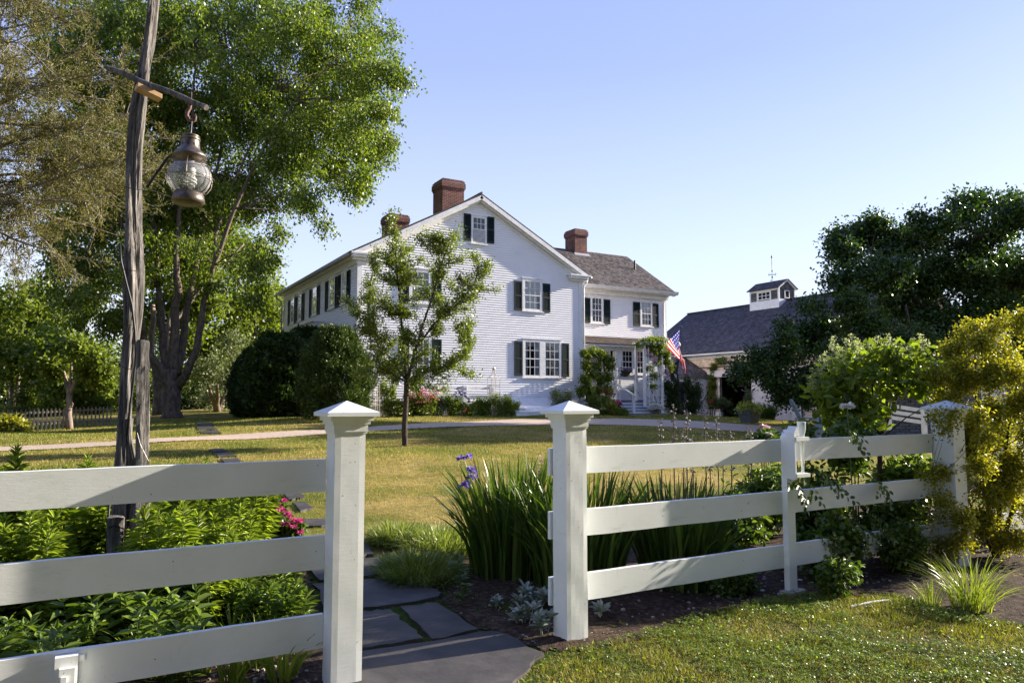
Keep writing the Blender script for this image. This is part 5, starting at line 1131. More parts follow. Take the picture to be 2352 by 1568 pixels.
rtree('broad_tree','tall dark broad tree rising above the barn roof on the right',p,31,
 [(1980,560,45),(1950,600,45),(1935,560,18,.3),(1990,540,28,.5),(2010,520,28,.5),(2060,570,60),(2000,640,70),(2080,540,30,.5),(2100,640,80),(2130,570,50),(2160,540,40),(2200,520,45),(2230,560,60),(2220,490,30,.5),(2240,475,18,.3),(2290,520,50),(2310,480,30,.5),(2360,520,70),(2200,650,80),(2290,620,80),(2370,640,90),(1960,680,50),(2050,720,70),(2150,750,80),(2260,730,80),(2350,760,90),(2440,600,100),(2460,740,100),(2200,830,80),(2300,850,80),(2120,830,60),(2400,860,90),(2120,505,18,.2),(2345,490,30,.4)],
 L_APPLE,32,95,28,.17,[[(2225,920),(2220,850)],[(2220,850),(2150,740),(2080,650),(2000,600)],[(2220,850),(2230,700),(2230,560)],[(2220,850),(2300,740),(2360,620)]],2.2,r0=.3)
# larch like tree reaching in from the left edge
lb_=Vector((-8.2,6.5,T(-8.2,6.5))); Lt=[lb_,Vector((-8.0,6.8,3)),Vector((-7.6,7.4,7)),Vector((-7.4,7.9,11))]
LD=12.
rs=np.random.RandomState(77); root=empty('feathery_tree',lb_,'olive brown feathery tree with lichened twigs reaching in from the left edge','tree')
mb=MB(); mb.tube([lb_]+[pt_on(Lt,i/8) for i in range(1,9)],[.26,.23,.2,.17,.14,.11,.08,.05,.03],9)
TS,TE=[],[]
limbs=[((-120,560),(330,420)),((-140,500),(300,360)),((-150,400),(300,260)),((-150,330),(250,170)),((-150,250),(200,100)),((-150,150),(160,40)),((-150,60),(110,-30)),((-120,520),(150,600)),((-160,450),(180,430)),((-150,360),(160,300)),((-160,200),(90,200)),((-140,300),(280,310)),((-120,420),(260,420)),((-150,100),(50,100)),((-150,520),(120,500)),((-100,480),(240,470)),((-120,200),(240,230)),((-130,300),(180,370)),((-100,-40),(60,0)),((-120,380),(340,390))]
for li,((x0,y0),(x1,y1)) in enumerate(limbs):
    d0=LD+rs.uniform(-1,1); d1=d0+rs.uniform(-1.8,1.2); A=at(x0,y0,d0); B=at(x1,y1,d1); cv=curve(A,B,rs,.08,9,.05)
    mb.tube([pt_on(Lt,min(1,max(.1,(A.z-.5)/10.5))),A],[.05,.04],5); mb.tube(cv,[.034-.0032*i for i in range(9)],5)
    for k in range(26):
        t=rs.uniform(.12,1); s_=pt_on(cv,t); dv=(B-A).normalized()*rs.uniform(.25,.8)+Vector(tuple(rs.normal(size=3)*.45)); dv.z-=.12; e=s_+dv*rs.uniform(.35,1.0)
        sub=curve(s_,e,rs,.05,5,.06); mb.tube(sub,[.010,.008,.006,.004,.003],4,cap=False)
        for q in range(7):
            t2=rs.uniform(.2,1); s2=pt_on(sub,t2); e2=s2+(dv.normalized()*.6+Vector(tuple(rs.normal(size=3)*.7))).normalized()*rs.uniform(.12,.38)
            mb.tube([s2,(s2+e2)/2+Vector(tuple(rs.normal(size=3)*.012)),e2],[.0038,.0028,.0018],3,cap=False)
            if e2.z>2.6+rs.uniform(-.8,1.2): TS.append(tuple(s2)); TE.append(tuple(e2))
mb.build('trunk',LICHEN,root,smooth=True)
S=np.array(TS);E=np.array(TE); V,Fq=twig_leaves(rs,S,E,19,.025,.058,.016,-.1,'d',.7,.5,t0=.0); mesh_obj('crown',V,Fq,L_LARCH,root)
# off frame shade trees to the right whose shadows fall over the lawn and house
for i,(x,y,h,r,n_) in enumerate([(53,21.2,14.5,3.4,9)]):
    b_=Vector((x,y,T(x,y))); rs=np.random.RandomState(90+i)
    bl=[(b_+Vector((rs.normal()*r*.5,rs.normal()*r*.5,h*rs.uniform(.5,1))),(r*.6,r*.6,r*.5),1.2) for _ in range(n_)]
    make_tree('shade_tree',['tall shade tree standing beyond the barn, right of the view','broad garden tree to the right of the golden shrub, outside the view'][i],'tree',b_,[([b_,b_+Vector((0,0,h*.5)),b_+Vector((.3,.2,h*.85))],.3,.08)],bl,L_APPLE,BARKD,91+i,twn=60,per=20,L=.3,W=.2,jit=.3,limb_r=.06)
# ================= picket fence far left =================
pf=empty('picket_fence',ground(130,988),'long low grey picket fence across the far left of the lawn','fence')
A=ground(-60,992); B=ground(262,978); dv=(B-A); n=int(dv.length/.12); mb=MB(); hgt=.72
for i in range(n):
    p=A+dv*(i/n); z=T(p.x,p.y); mb.add([(p.x-.02,p.y,z),(p.x+.025,p.y,z),(p.x+.025,p.y,z+hgt-.06),(p.x+.003,p.y,z+hgt),(p.x-.02,p.y,z+hgt-.06),(p.x-.02,p.y+.02,z),(p.x+.025,p.y+.02,z),(p.x+.025,p.y+.02,z+hgt-.06),(p.x+.003,p.y+.02,z+hgt),(p.x-.02,p.y+.02,z+hgt-.06)],
       [(0,1,2,3,4),(9,8,7,6,5),(0,5,6,1),(1,6,7,2),(2,7,8,3),(3,8,9,4),(4,9,5,0)])
mb.build('pickets',GREYPICKET,pf)
for zz in (.18,.56):
    mb=MB()
    for i in range(12):
        p=A+dv*(i/12); q=A+dv*((i+1)/12); mb.obox((p.x,p.y+.025,T(p.x,p.y)+zz),(q.x-p.x,q.y-p.y,T(q.x,q.y)-T(p.x,p.y)),(0,.03,0),(0,0,.06))
    mb.build('rail',GREYPICKET,pf)
pass
# parked car sliver far left
cb=base_at(-2,955,62); car=empty('parked_car',cb,'white car parked far off at the left edge, mostly hidden by shrubs','car')
def carv(p): return cb+Vector((p[0]*RD[0]+p[1]*VD[0],p[0]*RD[1]+p[1]*VD[1],p[2]))
mb=MB(); prof=[(-2.2,.35),(2.2,.35),(2.25,.75),(1.9,.92),(1.1,1.0),(.5,1.42),(-1.1,1.45),(-1.9,1.0),(-2.25,.9)]
mb.prism([carv((x,-.85,z)) for x,z in prof],Vector((VD[0],VD[1],0))*1.7); mb.build('body',WHITE,car)
mb=MB(); mb.prism([carv((x,-.86,z)) for x,z in [(-1.55,1.0),(.95,1.02),(.42,1.36),(-1.05,1.38)]],Vector((VD[0],VD[1],0))*.005); mb.build('side_window',DARK,car)
for x in (-1.4,1.4):
    mb=MB(); c=carv((x,-.88,.33)); mb.tube([c,c+Vector((VD[0],VD[1],0))*.2],.33,16); mb.build('wheel',IRON,car)
# ================= perennials =================
def stem_plant(name,base,nst,h,spread,leafL,leafW,whorl,lm,seed,kind='l',droop=.25,label=None,cat='plant',group=None,upright=.35,topf=1.0,sr=.004,t0=.12,dens=1.0):
    rs=np.random.RandomState(seed); root=empty(name,base,label,cat,group); mb=MB(); P=[];D=[];Ls=[]
    for i in range(nst):
        g_=rs.uniform(0,6.28); r=spread*math.sqrt(rs.uniform(0,1)); b0=Vector(base)+Vector((math.cos(g_)*r,math.sin(g_)*r,0)); hh=h*rs.uniform(.8,1.08)
        tip=b0+Vector((math.cos(g_)*r*.35+rs.normal()*.03,math.sin(g_)*r*.35+rs.normal()*.03,hh)); mid=(b0+tip)/2+Vector((rs.normal()*.012,rs.normal()*.012,0))
        mb.tube([b0-Vector((0,0,.02)),mid,tip],[sr,sr*.85,sr*.4],5,cap=False); n=max(4,int(hh/leafL*5.5*dens))
        for k in range(n):
            t=t0+(1-t0)*k/(n-1); c=b0.lerp(mid,t*2) if t<.5 else mid.lerp(tip,t*2-1)
            for q in range(whorl):
                a=rs.uniform(0,6.28) if whorl>2 else k*1.6+q*PI+rs.normal()*.15
                el=upright+1.2*max(0,t-.8)*3*topf+rs.normal()*.12; P.append(tuple(c)); D.append((math.cos(a)*math.cos(el),math.sin(a)*math.cos(el),math.sin(el)-droop*.3)); Ls.append(leafL*(1 if t<.85 else 1-(t-.85)*3.2)*rs.uniform(.8,1.15)*(.75 if t<.25 else 1))
    P=np.array(P);D=np.array(D);Ls=np.array(Ls); Nn=np.array([[0,0,1.]])+rs.normal(size=P.shape)*.3; Nn[:,:2]-=D[:,:2]*.3
    V,Fq=leaf_arr(P,D,Nn,Ls,leafW*Ls/leafL,kind); mesh_obj('leaves',V,Fq,lm,root); mb.build('stem',L_STEM,root); return root
def place_copies(protos,spots,zfun=T,rot=True,seed=0,smin=.85,smax=1.12):
    r=random.Random(seed)
    for i,(x,y) in enumerate(spots):
        o=protos[i%len(protos)] if i<len(protos) else copy_tree(protos[i%len(protos)])
        o.location=(x,y,T(x,y)); o.rotation_euler=(0,0,r.uniform(0,6.28) if rot else 0); s_=r.uniform(smin,smax); o.scale=(s_,s_,s_*r.uniform(.95,1.08))
def scatter(x0,x1,y0,y1,n,seed,mind,ok=lambda x,y:True):
    r=random.Random(seed); out=[]; tries=0
    while len(out)<n and tries<20000:
        tries+=1; x=r.uniform(x0,x1); y=r.uniform(y0,y1)
        if ok(x,y) and all((x-a)**2+(y-b)**2>mind**2 for a,b in out): out.append((x,y))
    return out
def pxof(x,y): 
    fh=x*VD[0]+y*VD[1]; return CX+F*(x*RD[0]+y*RD[1])/fh
protos=[stem_plant('phlox_clump',(0,0,0),7,.76,.13,.11,.019,5,L_PHLOX,100+i,label='leafy unflowered clump of narrow bright green leaves in the tall mass behind the left fence',cat='plant',group='tall phlox clumps behind the left fence',droop=.4,upright=.3,dens=.85) for i in range(4)]
sp=scatter(-1.5,1.45,5.35,8.3,64,3,.21,lambda x,y: x<1.45-.0*(y-5) and x<.60+(y-4.6)*.42 and pxof(x,y)<598 and not (y<P0.y+.25 and 215<pxof(x,y)<375) and not (abs(x-P0.x)<.2 and abs(y-P0.y)<.2))
place_copies(protos,sp,seed=4,smin=.72,smax=1.22)
protos=[stem_plant('broadleaf_clump',(0,0,0),5,.40,.10,.13,.052,2,L_BROAD,110+i,kind='l',label='low clump of broad pointed leaves directly behind the bottom left rail',cat='plant',group='broad leaved clumps behind the left rails',droop=.5,upright=.25) for i in range(3)]
place_copies(protos,scatter(-.75,.62,4.55,5.25,13,5,.2,lambda x,y: not (250<pxof(x,y)<345)),seed=6)
def blade_clump(name,base,n,r,h,lean,w,lm,seed,label=None,cat='plant',group=None,seg=5,hv=.25,tight=1.0):
    rs=np.random.RandomState(seed); root=empty(name,base,label,cat,group)
    g_=rs.uniform(0,6.28,n); rr=r*np.sqrt(rs.uniform(0,1,n))*tight; P=np.stack([base[0]+rr*np.cos(g_),base[1]+rr*np.sin(g_),np.full(n,base[2]-.01)],1)
    l=lean*(.15+rr/r*.9)*rs.uniform(.3,1.2,n); a=g_+rs.normal(size=n)*.4; ln=np.stack([l*np.cos(a),l*np.sin(a)],1)
    blade_obj('blades',P,h*rs.uniform(1-hv,1+hv*.3,n),ln,w*rs.uniform(.6,1.15,n),lm,root,seg); return root
protos=[blade_clump('daylily_clump',(0,0,0),46,.07,.34,.26,.014,L_DAYL,120+i,label='arching clump of yellow green strap leaves behind the bottom left rail',group='daylily clumps by the left gate post',seg=6) for i in range(3)]
place_copies(protos,[(.62,4.75),(.85,5.0),(.95,4.68),(.55,5.1),(1.05,4.95),(.35,4.85),(.76,4.48),(1.02,4.42)],seed=7)
protos=[stem_plant('lily_clump',(0,0,0),6,.36,.10,.10,.022,4,L_BROAD,130+i,label='short dense clump of narrow dark green leaves left of the gate slabs',group='short leafy clumps beside the slabs',droop=.3,upright=.5) for i in range(2)]
place_copies(protos,[(1.05,5.6),(1.22,5.35),(.95,5.3),(1.3,5.8),(1.12,5.1),(.8,5.5),(1.22,4.98)],seed=8)
# tall leafy shoot at the left edge
p=at(40,1100,5.3); stem_plant('tall_shoot',(p.x,p.y,0),2,1.22,.03,.11,.03,5,L_PHLOX,140,label='single tall leafy shoot rising above the top rail at the left edge',upright=.5)
# magenta rose bush
rb=ground(655,1262); rd0=rb.x*VD[0]+rb.y*VD[1]
bl=blobs([(640,1195,34),(615,1215,30),(665,1225,30),(630,1160,24,.5),(600,1185,20,.4),(680,1215,18,.3),(650,1245,28)],rd0,.8,.1)
bush('rose_bush','small rose bush with magenta blooms between the left bed and the lawn','rose bush',rb,bl,L_ROSE,150,90,9,.062,.042,.03,L_STEM,kind='o',nst=4,r0=.01,limb_r=.005) if False else None
rbr=make_tree('rose_bush','small rose bush with magenta blooms between the left bed and the stepping slabs','rose bush',rb,[([rb,at(640,1210,rd0),at(632,1165,rd0)],.008,.004),([rb,at(665,1225,rd0),at(672,1205,rd0)],.007,.004)],bl,L_ROSE,L_STEM,150,twn=80,per=9,L=.062,W=.042,jit=.03,kind='o',limb_r=.004,twig_r=.0015)
rs=np.random.RandomState(3); fl=[(668,1190),(676,1198),(661,1184),(690,1200),(648,1176),(625,1143),(652,1152),(690,1225),(640,1168),(672,1210),(603,1228),(612,1215),(655,1205)]
for i,(x,y) in enumerate(fl):
    V,Fq=petals(rs,[tuple(at(x,y,rd0-.14))],.028,16,.036,.032); mesh_obj('bloom',V,Fq,P_PINK,rbr)
# iris clumps
i1=ground(1180,1318); i2=Vector((4.05,4.98,0)); 
def iris(label,base,n,r,h,seed):
    return blade_clump('iris_clump',base,n,r,h,.42,.031,L_IRIS,seed,label,'plant','iris clumps by the right gate post',seg=6,hv=.32)
i1=Vector((i1.x+.05,i1.y+.05,0))
iris('large clump of tall dark green iris blades left of the right gate post',i1,480,.42,1.10,160)
iris('iris blades seen between the rails just right of the gate post',Vector((3.75,5.35,0)),420,.40,1.06,161)
iris('iris blades spreading right, behind the rails in the middle of the bay',Vector((4.55,5.0,0)),330,.36,.98,162)
# bellflowers and foxglove in the iris
def spike(name,label,pts_px,dep,r,pm,n,L,cat='flower',stem=True,base=None,group=None):
    top=at(pts_px[0][0],pts_px[0][1],dep); b_=Vector((top.x,top.y,T(top.x,top.y))) if base is None else base
    root=empty(name,b_,label,cat,group); mb=MB(); mb.tube([b_,b_.lerp(top,.5)+Vector((.01,0,0)),top],[.004,.003,.002],5); mb.build('stem',L_STEM,root)
    rs=np.random.RandomState(int(pts_px[0][0])); V,Fq=petals(rs,[tuple(at(x,y,dep)) for x,y in pts_px],r,n,L,L*.75); mesh_obj('blossoms',V,Fq,pm,root); return root
dI=i1.x*VD[0]+i1.y*VD[1]
for k,(cx,cy) in enumerate([(1060,1054),(1076,1051),(1083,1082),(1066,1118),(1070,1104)]): pass
spike('bellflower','lavender bellflowers nodding at the left side of the iris clump',[(1059,1054),(1076,1051),(1082,1080),(1084,1086),(1072,1112),(1065,1118),(1084,1098)],dI-.25,.026,P_LAV,34,.036)
spike('foxglove','pale pink foxglove spike rising from the iris beside the gate post',[(1243,1050),(1244,1058),(1242,1066),(1245,1074),(1243,1083),(1240,1090)],dI+.1,.014,P_PALEPINK,10,.022)
# soft grass mound by the slabs
def mound(label,c,rx,ry,h,n,seed):
    rs=np.random.RandomState(seed); root=empty('grass_mound',c,label,'ornamental grass'); g_=rs.uniform(0,6.28,n); q=np.sqrt(rs.uniform(0,1,n))
    P=np.stack([c[0]+rx*q*np.cos(g_),c[1]+ry*q*np.sin(g_),c[2]+h*np.sqrt(1-q*q)*.55*(.7+.5*np.sin(5*g_+q*9))],1); a=g_+rs.normal(size=n)*.6; l=rs.uniform(.04,.14,n)*(.3+q)
    blade_obj('blades',P,rs.uniform(.07,.24,n),np.stack([l*1.5*np.cos(a),l*1.5*np.sin(a)],1),rs.uniform(.006,.011,n),L_MOUND,root,4)
    mb=MB(); mb.lathe((c[0],c[1],c[2]-.02),[(rx*.92*math.sin(t),h*.5*math.cos(t)) for t in [PI/2*(1-i/6) for i in range(7)]][::1],20); mb.build('crown_mat',MOSS,root); return root
m1=ground(975,1335); mound('fine bladed grass mound beside the wide slab, in shade',Vector((m1.x,m1.y+.15,0)),.34,.42,.14,3000,170)
m2=ground(1010,1275); mound('sunlit fine grass mound between the lawn and the iris',Vector((m2.x+.1,m2.y+.25,T(m2.x,m2.y))),.42,.55,.13,3200,171)
m3=ground(900,1255); mound('low tufted grass at the lawn edge behind the slabs',Vector((m3.x+.1,m3.y+.1,T(m3.x,m3.y))),.28,.35,.10,2600,172)
# lambs ear, poppy seedling
def lambs(label,x,y,n,r,seed,L=.095):
    b_=ground(x,y); rs=np.random.RandomState(seed); root=empty('lambs_ear',b_,label,'plant','silver lambs ear plants at the foot of the gate post'); P=[];D=[];mb=MB()
    for i in range(n):
        g_=rs.uniform(0,6.28); q=r*math.sqrt(rs.uniform(0,1)); hh=rs.uniform(.03,.16) if n>3 else .05; c=Vector((b_.x+q*math.cos(g_),b_.y+q*math.sin(g_),b_.z+hh)); mb.tube([(b_.x+q*.5*math.cos(g_),b_.y+q*.5*math.sin(g_),b_.z),c],.004,5)
        for k in range(8):
            a=k*.8+rs.normal()*.2; el=.35+.5*(k%2)+rs.normal()*.1; P.append(tuple(c)); D.append((math.cos(a)*math.cos(el),math.sin(a)*math.cos(el),math.sin(el)))
    V,Fq=leaf_arr(np.array(P),np.array(D),np.array([[0,0,1.]]*len(P))+rs.normal(size=(len(P),3))*.2,L*rs.uniform(.7,1.1,len(P)),.036,'o'); mesh_obj('leaves',V,Fq,L_SILV,root); mb.build('stem',L_SILV,root)
lambs('largest patch of silvery woolly leaves against the left side of the gate post',1222,1400,14,.13,180)
lambs('silvery woolly rosette patch in front of the larger patch',1205,1440,7,.08,181)
lambs('small silver rosette alone on the dark soil left of the patches',1137,1396,3,.05,182,.07)
lambs('silver leaves at the very base of the rough gate post',1250,1465,4,.05,183)
lambs('silver leaves poking out to the right of the rough gate post',1372,1290+130,3,.04,184)
pp=ground(1062,1392); root=stem_plant('poppy_seedling',pp,1,.40,.01,.10,.045,3,L_POPPY,185,kind='o',label='upright pale green poppy seedling on the soil between mound and lambs ear',upright=.45,dens=.8)
# plants behind the right rails: roses and mixed shrubs
def leafy(label,x,y,dep,r,lm,seed,name='rose_bush',cat='rose bush',L=.07,W=.045,n=75,per=9,kind='o',hs=1.0,zb=None):
    c=at(x,y,dep); b_=Vector((c.x,c.y,T(c.x,c.y))); R=r/F*dep
    bl=[(c,(R,R,R*hs),1),(c+Vector((-R*.8,R*.2,-R*.3)),(R*.7,R*.7,R*.7*hs),.7),(c+Vector((R*.8,R*.2,-R*.4)),(R*.7,R*.7,R*.7*hs),.7),(c+Vector((0,R*.3,-R*1.0)),(R*.9,R*.9,R*.7*hs),.8)]
    st=[([b_,b_.lerp(c,.6)+Vector((.05*i,0,0)),c+Vector((.1*i,0,R*.5))],.010,.004) for i in (-1,0,1)]
    return make_tree(name,label,cat,b_,st,bl,lm,L_STEM if lm is not L_DARKG else BARKD,seed,twn=n,per=per,L=L,W=W,jit=.035,kind=kind,limb_r=.006,twig_r=.002,droop=.35,crown_name='leaves')
leafy('dark leafy bush between iris and stake, behind the middle rail',1690,1180,8.0,70,L_ROSE,200,'leafy_bush','shrub',.075,.04,90,9)
leafy('low dark foliage under the middle rail right of the iris',1640,1270,7.0,60,L_ROSE,201,'leafy_bush','shrub',.075,.04,80,9)
leafy('rose bush pressing against the rails right of the stake',1880,1130,7.3,70,L_ROSE,202,L=.055,n=110,per=10)
leafy('rose bush under the white peony, spilling over the top rail',1960,1000,7.3,55,L_ROSE,203,L=.055,n=90,per=9,hs=.7)
leafy('rose foliage between middle and bottom rail right of the stake',1920,1230,6.7,62,L_ROSE,204,L=.055,n=100,per=10)
leafy('rose bush in the corner by the shrub covered post',2060,1180,7.4,65,L_ROSE,205,L=.055,n=110,per=10)
leafy('bright broad leaves behind the top rail near the far post',2090,1085,8.2,60,L_BROAD,206,'leafy_bush','shrub',.10,.045,80,9)
leafy('tangle of leaves low behind the bottom rail near the far post',2080,1235,6.9,45,L_ROSE,207,'leafy_bush','shrub',.05,.03,80,9)
leafy('dim leafy clump below the bottom rail beside the stake',1690,1330,6.2,34,L_ROSE,208,'leafy_bush','shrub',.045,.03,60,8)
leafy('low creeping rose shoots on the soil right of the stake',1930,1305,6.1,40,L_ROSE,209,'rose_bush','rose bush',.045,.03,45,7,hs=.5)
leafy('green foliage behind the fence between peony and stake',1770,1120,8.5,60,L_BROAD,210,'leafy_bush','shrub',.09,.03,90,9)
leafy('peony leaves left of the stake, in front of the lawn chairs',1755,1005,9.3,26,L_ROSE,211,'leafy_bush','shrub',.10,.04,30,7,hs=.8)
leafy('bright leaf tufts just right of the rain gauge above the top rail',1838,985,7.4,26,L_BROAD,212,'leafy_bush','shrub',.06,.03,34,8,hs=.7)
# rose sprays that hang over the rails, in front
for i,(x,y) in enumerate([(1860,1125),(1920,1120),(2035,1135),(1965,1010),(2040,1218),(1985,1228),(1830,1118)]):
    c=onY(x,y,4.20); rs=np.random.RandomState(220+i); b_=Vector((c.x,c.y+.5,0)); root=empty('rose_spray',b_,['leaf spray hanging over the middle rail next to the stake','leaf spray drooping over the middle rail in mid bay','dark leaf spray in front of the middle rail near the far post','leaf spray lying over the top rail under the white peony','leaf spray drooping over the bottom rail near the far post','hanging leaf spray at the middle of the bottom rail','small leaf spray just right of the bracket'][i],'rose branch')
    mb=MB(); a0=c+Vector((0,.14,.13)); cv=[a0+Vector((0,.3,-.1)),a0,c+Vector((0,0,.06)),c+Vector((rs.normal()*.02,-.03,-.08))]; mb.tube(cv,[.004,.003,.002,.0015],5); mb.build('stem',L_STEM,root)
    P=[];D=[]
    for k in range(5):
        s0=pt_on(cv,.35+.13*k); dd=Vector((rs.normal()*.8,-.35,-.45+rs.normal()*.3)).normalized()
        for q in range(7):
            P.append(tuple(s0+dd*.028*q)); a=rs.normal()*.3; sd2=Vector((dd.z,0,-dd.x))*(1 if q%2 else -1); D.append(tuple((dd*.5+sd2*.9 if q<6 else dd)+Vector((0,-.1,-.15))))
    V,Fq=leaf_arr(np.array(P),np.array(D),np.array([[0,-1.,.6]]*len(P))+rs.normal(size=(len(P),3))*.25,.052,.034,'o'); mesh_obj('leaves',V,Fq,L_ROSE,root)
# peonies
for i,(x,y,dp,pm,r,lb) in enumerate([(1946,938,7.0,P_WHITE,.048,'white peony bloom above the top rail, left of the hydrangea'),(1755,985,9.5,P_PALEPINK,.05,'pale pink peony bloom left of the stake top'),(1810,985,9.0,P_WHITE,.025,'small white bud between the pink peony and the rain gauge'),(1765,1001,9.2,P_WHITE,.04,'half hidden white bloom under the pale pink peony')]):
    c=at(x,y,dp); b_=Vector((c.x,c.y,T(c.x,c.y))); root=empty('peony',b_,lb,'peony'); mb=MB(); mb.tube([b_,b_.lerp(c,.5)+Vector((.03,0,0)),c],.005,5); mb.build('stem',L_STEM,root)
    rs=np.random.RandomState(i); V,Fq=petals(rs,[tuple(c)],r,60,r*.9,r*.9,.5); mesh_obj('bloom',V,Fq,pm,root)
    Pn=np.array([tuple(b_.lerp(c,t)) for t in np.linspace(.45,.95,26)]); D=rs.normal(size=(26,3))*[1,1,.3]; V,Fq=leaf_arr(Pn,D,np.array([[0,0,1.]]*26),.14,.045,'l'); mesh_obj('leaves',V,Fq,L_ROSE,root)
# seed spikes above the rail
sps=[(1516,962,1010),(1547,930,1012),(1578,945,1010),(1619,957,1012),(1645,960,1010),(1568,985,1010),(1660,988,1008),(1680,992,1008),(1716,982,1005),(1723,984,1006),(1590,1000,1012),(1631,1000,1012)]
def seedspike(seed,h):
    rs=np.random.RandomState(seed); root=empty('seed_spike',(0,0,0),'thin brown stalk dotted with round pale seed pods above the top rail','seed stalk','foxglove seed stalks behind the right fence')
    mb=MB(); mb.tube([(0,0,0),(.01,0,h*.5),(0,0,h)],[.008,.007,.004],5); mb.build('stem',L_BROWNST,root); mb=MB()
    for k in range(26):
        t=1-k*.017*rs.uniform(.8,1.1); a=k*2.4; r=.018+.012*rs.uniform(0,1); z=h*t; mb.tube([(0,0,z-.008),(r*math.cos(a),r*math.sin(a),z)],.0012,3); mb.ball((r*math.cos(a),r*math.sin(a),z),.0125*rs.uniform(.6,1.2),5)
    mb.build('pods',L_SEED,root); return root
pr_s=[seedspike(1,1.5),seedspike(2,1.4),seedspike(3,1.35)]
for i,(x,yt,yb) in enumerate(sps):
    c=at(x,yt,7.9 if i<5 else 8.6); o=pr_s[i] if i<3 else copy_tree(pr_s[i%3]); hh=[1.5,1.4,1.35][i%3]; s_=(c.z-T(c.x,c.y))/hh; o.location=(c.x,c.y,T(c.x,c.y)); o.scale=(1.1,1.1,s_); o.rotation_euler=(0,0,i*1.3)
# hydrangea standard
HYD=8.1; hb2=base_at(2022,1250,HYD); Y_=lambda x,y,d=0: at(x,y,HYD+d)
bl=blobs([(1950,860,45),(1905,880,40),(2010,850,45),(2070,860,45),(2120,880,35,.5),(1975,910,40,.5),(2040,900,36,.35),(1930,930,40),(1900,920,26,.5),(2100,830,36),(2050,820,40),(1985,830,36),(1935,840,30,.5),(2000,960,40,.6),(1960,965,36,.5),(1925,960,26,.4)],HYD,.85,.28,9,1.0)
hyd=make_tree('hydrangea_tree','small hydrangea tree with creamy green flower panicles behind the right fence','tree',hb2,
 [([hb2,Y_(2020,1120),Y_(2021,1060),Y_(2020,1005)],.030,.028),([Y_(2020,1010),Y_(2045,950),Y_(2065,900),Y_(2080,840)],.02,.006),([Y_(2020,1010),Y_(2010,950),Y_(2005,890),Y_(2000,830)],.02,.006),([Y_(2020,1010),Y_(2035,960,.1),Y_(2040,880,.2),Y_(2040,810,.2)],.02,.006),([Y_(2018,1010),Y_(1985,960),Y_(1950,900),Y_(1930,850)],.018,.005),([Y_(2018,1010),Y_(1975,985,-.1),Y_(1940,960,-.2)],.012,.004),([Y_(2020,1010),Y_(2080,960),Y_(2130,930)],.010,.004)],
 bl,L_HYD,BARKD,240,twn=30,per=7,L=.115,W=.06,jit=.07,kind='o',limb_r=.008,twig_r=.0025,droop=.3,inner=.3)
rs=np.random.RandomState(5); cc=[]
for (x,y) in [(1880,850),(1893,838),(1868,868),(1905,830),(1912,795),(1920,812),(1945,800),(1958,790),(1968,802),(1980,812),(2000,800),(2015,795),(2030,800),(2045,808),(2060,800),(2005,825),(2040,790),(2075,815),(2100,800),(2115,790),(1925,820),(1890,860),(1935,825),(2090,810),(1862,890),(2130,805)]:
    c=at(x,y,HYD+rs.uniform(-.2,.2)); V,Fq=petals(rs,[tuple(c+Vector((rs.normal()*.012,rs.normal()*.012,.028*k-.05))) for k in range(6)],.034,18,.019,.016); cc.append((V,Fq))
for V,Fq in cc: mesh_obj('flower_panicle',V,Fq,P_CREAM,hyd)
# golden shrub engulfing the far post
gb=Vector((8.0,4.15,0)); GD=7.7; G_=lambda x,y,d=0: at(x,y,GD+d)
sp=[(2150,870,18,.25,-.2),(2135,850,12,.15),(2165,850,14,.2),(2210,760,16,.25),(2175,800,16,.25),(2335,760,26,.4),(2352,720,20,.3),(2150,960,14,.15,-.6),(2155,1140,22,.3,-.6),(2145,1180,14,.15,-.6),(2170,1250,26,.4,-.6),(2240,790,28,.5),(2215,815,34,.7),(2265,770,20,.3),(2290,745,14,.2),(2305,728,10,.12),(2250,750,16,.25),(2190,830,24,.4),(2270,830,38,.9),(2230,860,44,1.1),(2190,880,34,.7),(2290,880,50,1.3),(2335,850,36,.8),(2340,910,50,1.2),(2260,930,52,1.4),(2175,930,26,.4,-.2),(2160,905,18,.25),(2210,980,40,.9,-.1),(2300,980,56,1.4),(2350,990,50,1.2),(2250,1040,54,1.4,-.1),(2320,1060,56,1.4),(2200,1090,34,.6,-.4),(2160,1085,20,.25,-.5),(2135,1095,12,.12,-.5),(2260,1120,56,1.3,-.2),(2330,1140,56,1.2),(2190,1150,36,.6,-.3),(2180,1200,36,.6,-.3),(2250,1200,54,1,-.2),(2330,1220,50,.9),(2210,1250,34,.5),(2180,950,16,.2,-.6),(2172,990,12,.15,-.65),(2310,800,30,.6),(2250,1000,22,.35,-.75),(2255,1080,30,.6,-.75),(2228,1190,26,.5,-.7),(2210,1255,24,.4,-.7),(2252,950,20,.3,-.7),(2400,900,70,1.4),(2410,1040,80,1.4),(2400,1180,70,1.2)]
make_tree('golden_shrub','tall golden leaved shrub with tiny leaves engulfing the fence post at the right edge','shrub',gb,
 [([gb,G_(2270,1150),G_(2250,1000),G_(2240,880),G_(2240,800)],.03,.006),([gb,G_(2300,1100),G_(2320,950),G_(2340,860)],.03,.006),([gb,G_(2240,1180,-.2),G_(2200,1100,-.3),G_(2140,1094,-.4)],.015,.003),([gb,G_(2350,1100),G_(2400,950)],.03,.006),([G_(2250,1000),G_(2190,900),G_(2160,900)],.012,.003),([G_(2240,800),G_(2270,765),G_(2310,722)],.006,.002)],
 split_blobs(blobs(sp,GD,.9,.28,11,1.0),2.5,.6,12,1.0),L_GOLD,BARKD,250,twn=50,per=32,L=.034,W=.021,jit=.05,kind='d',limb_r=.008,twig_r=.002,droop=.1,inner=.25,twig_tubes=4)
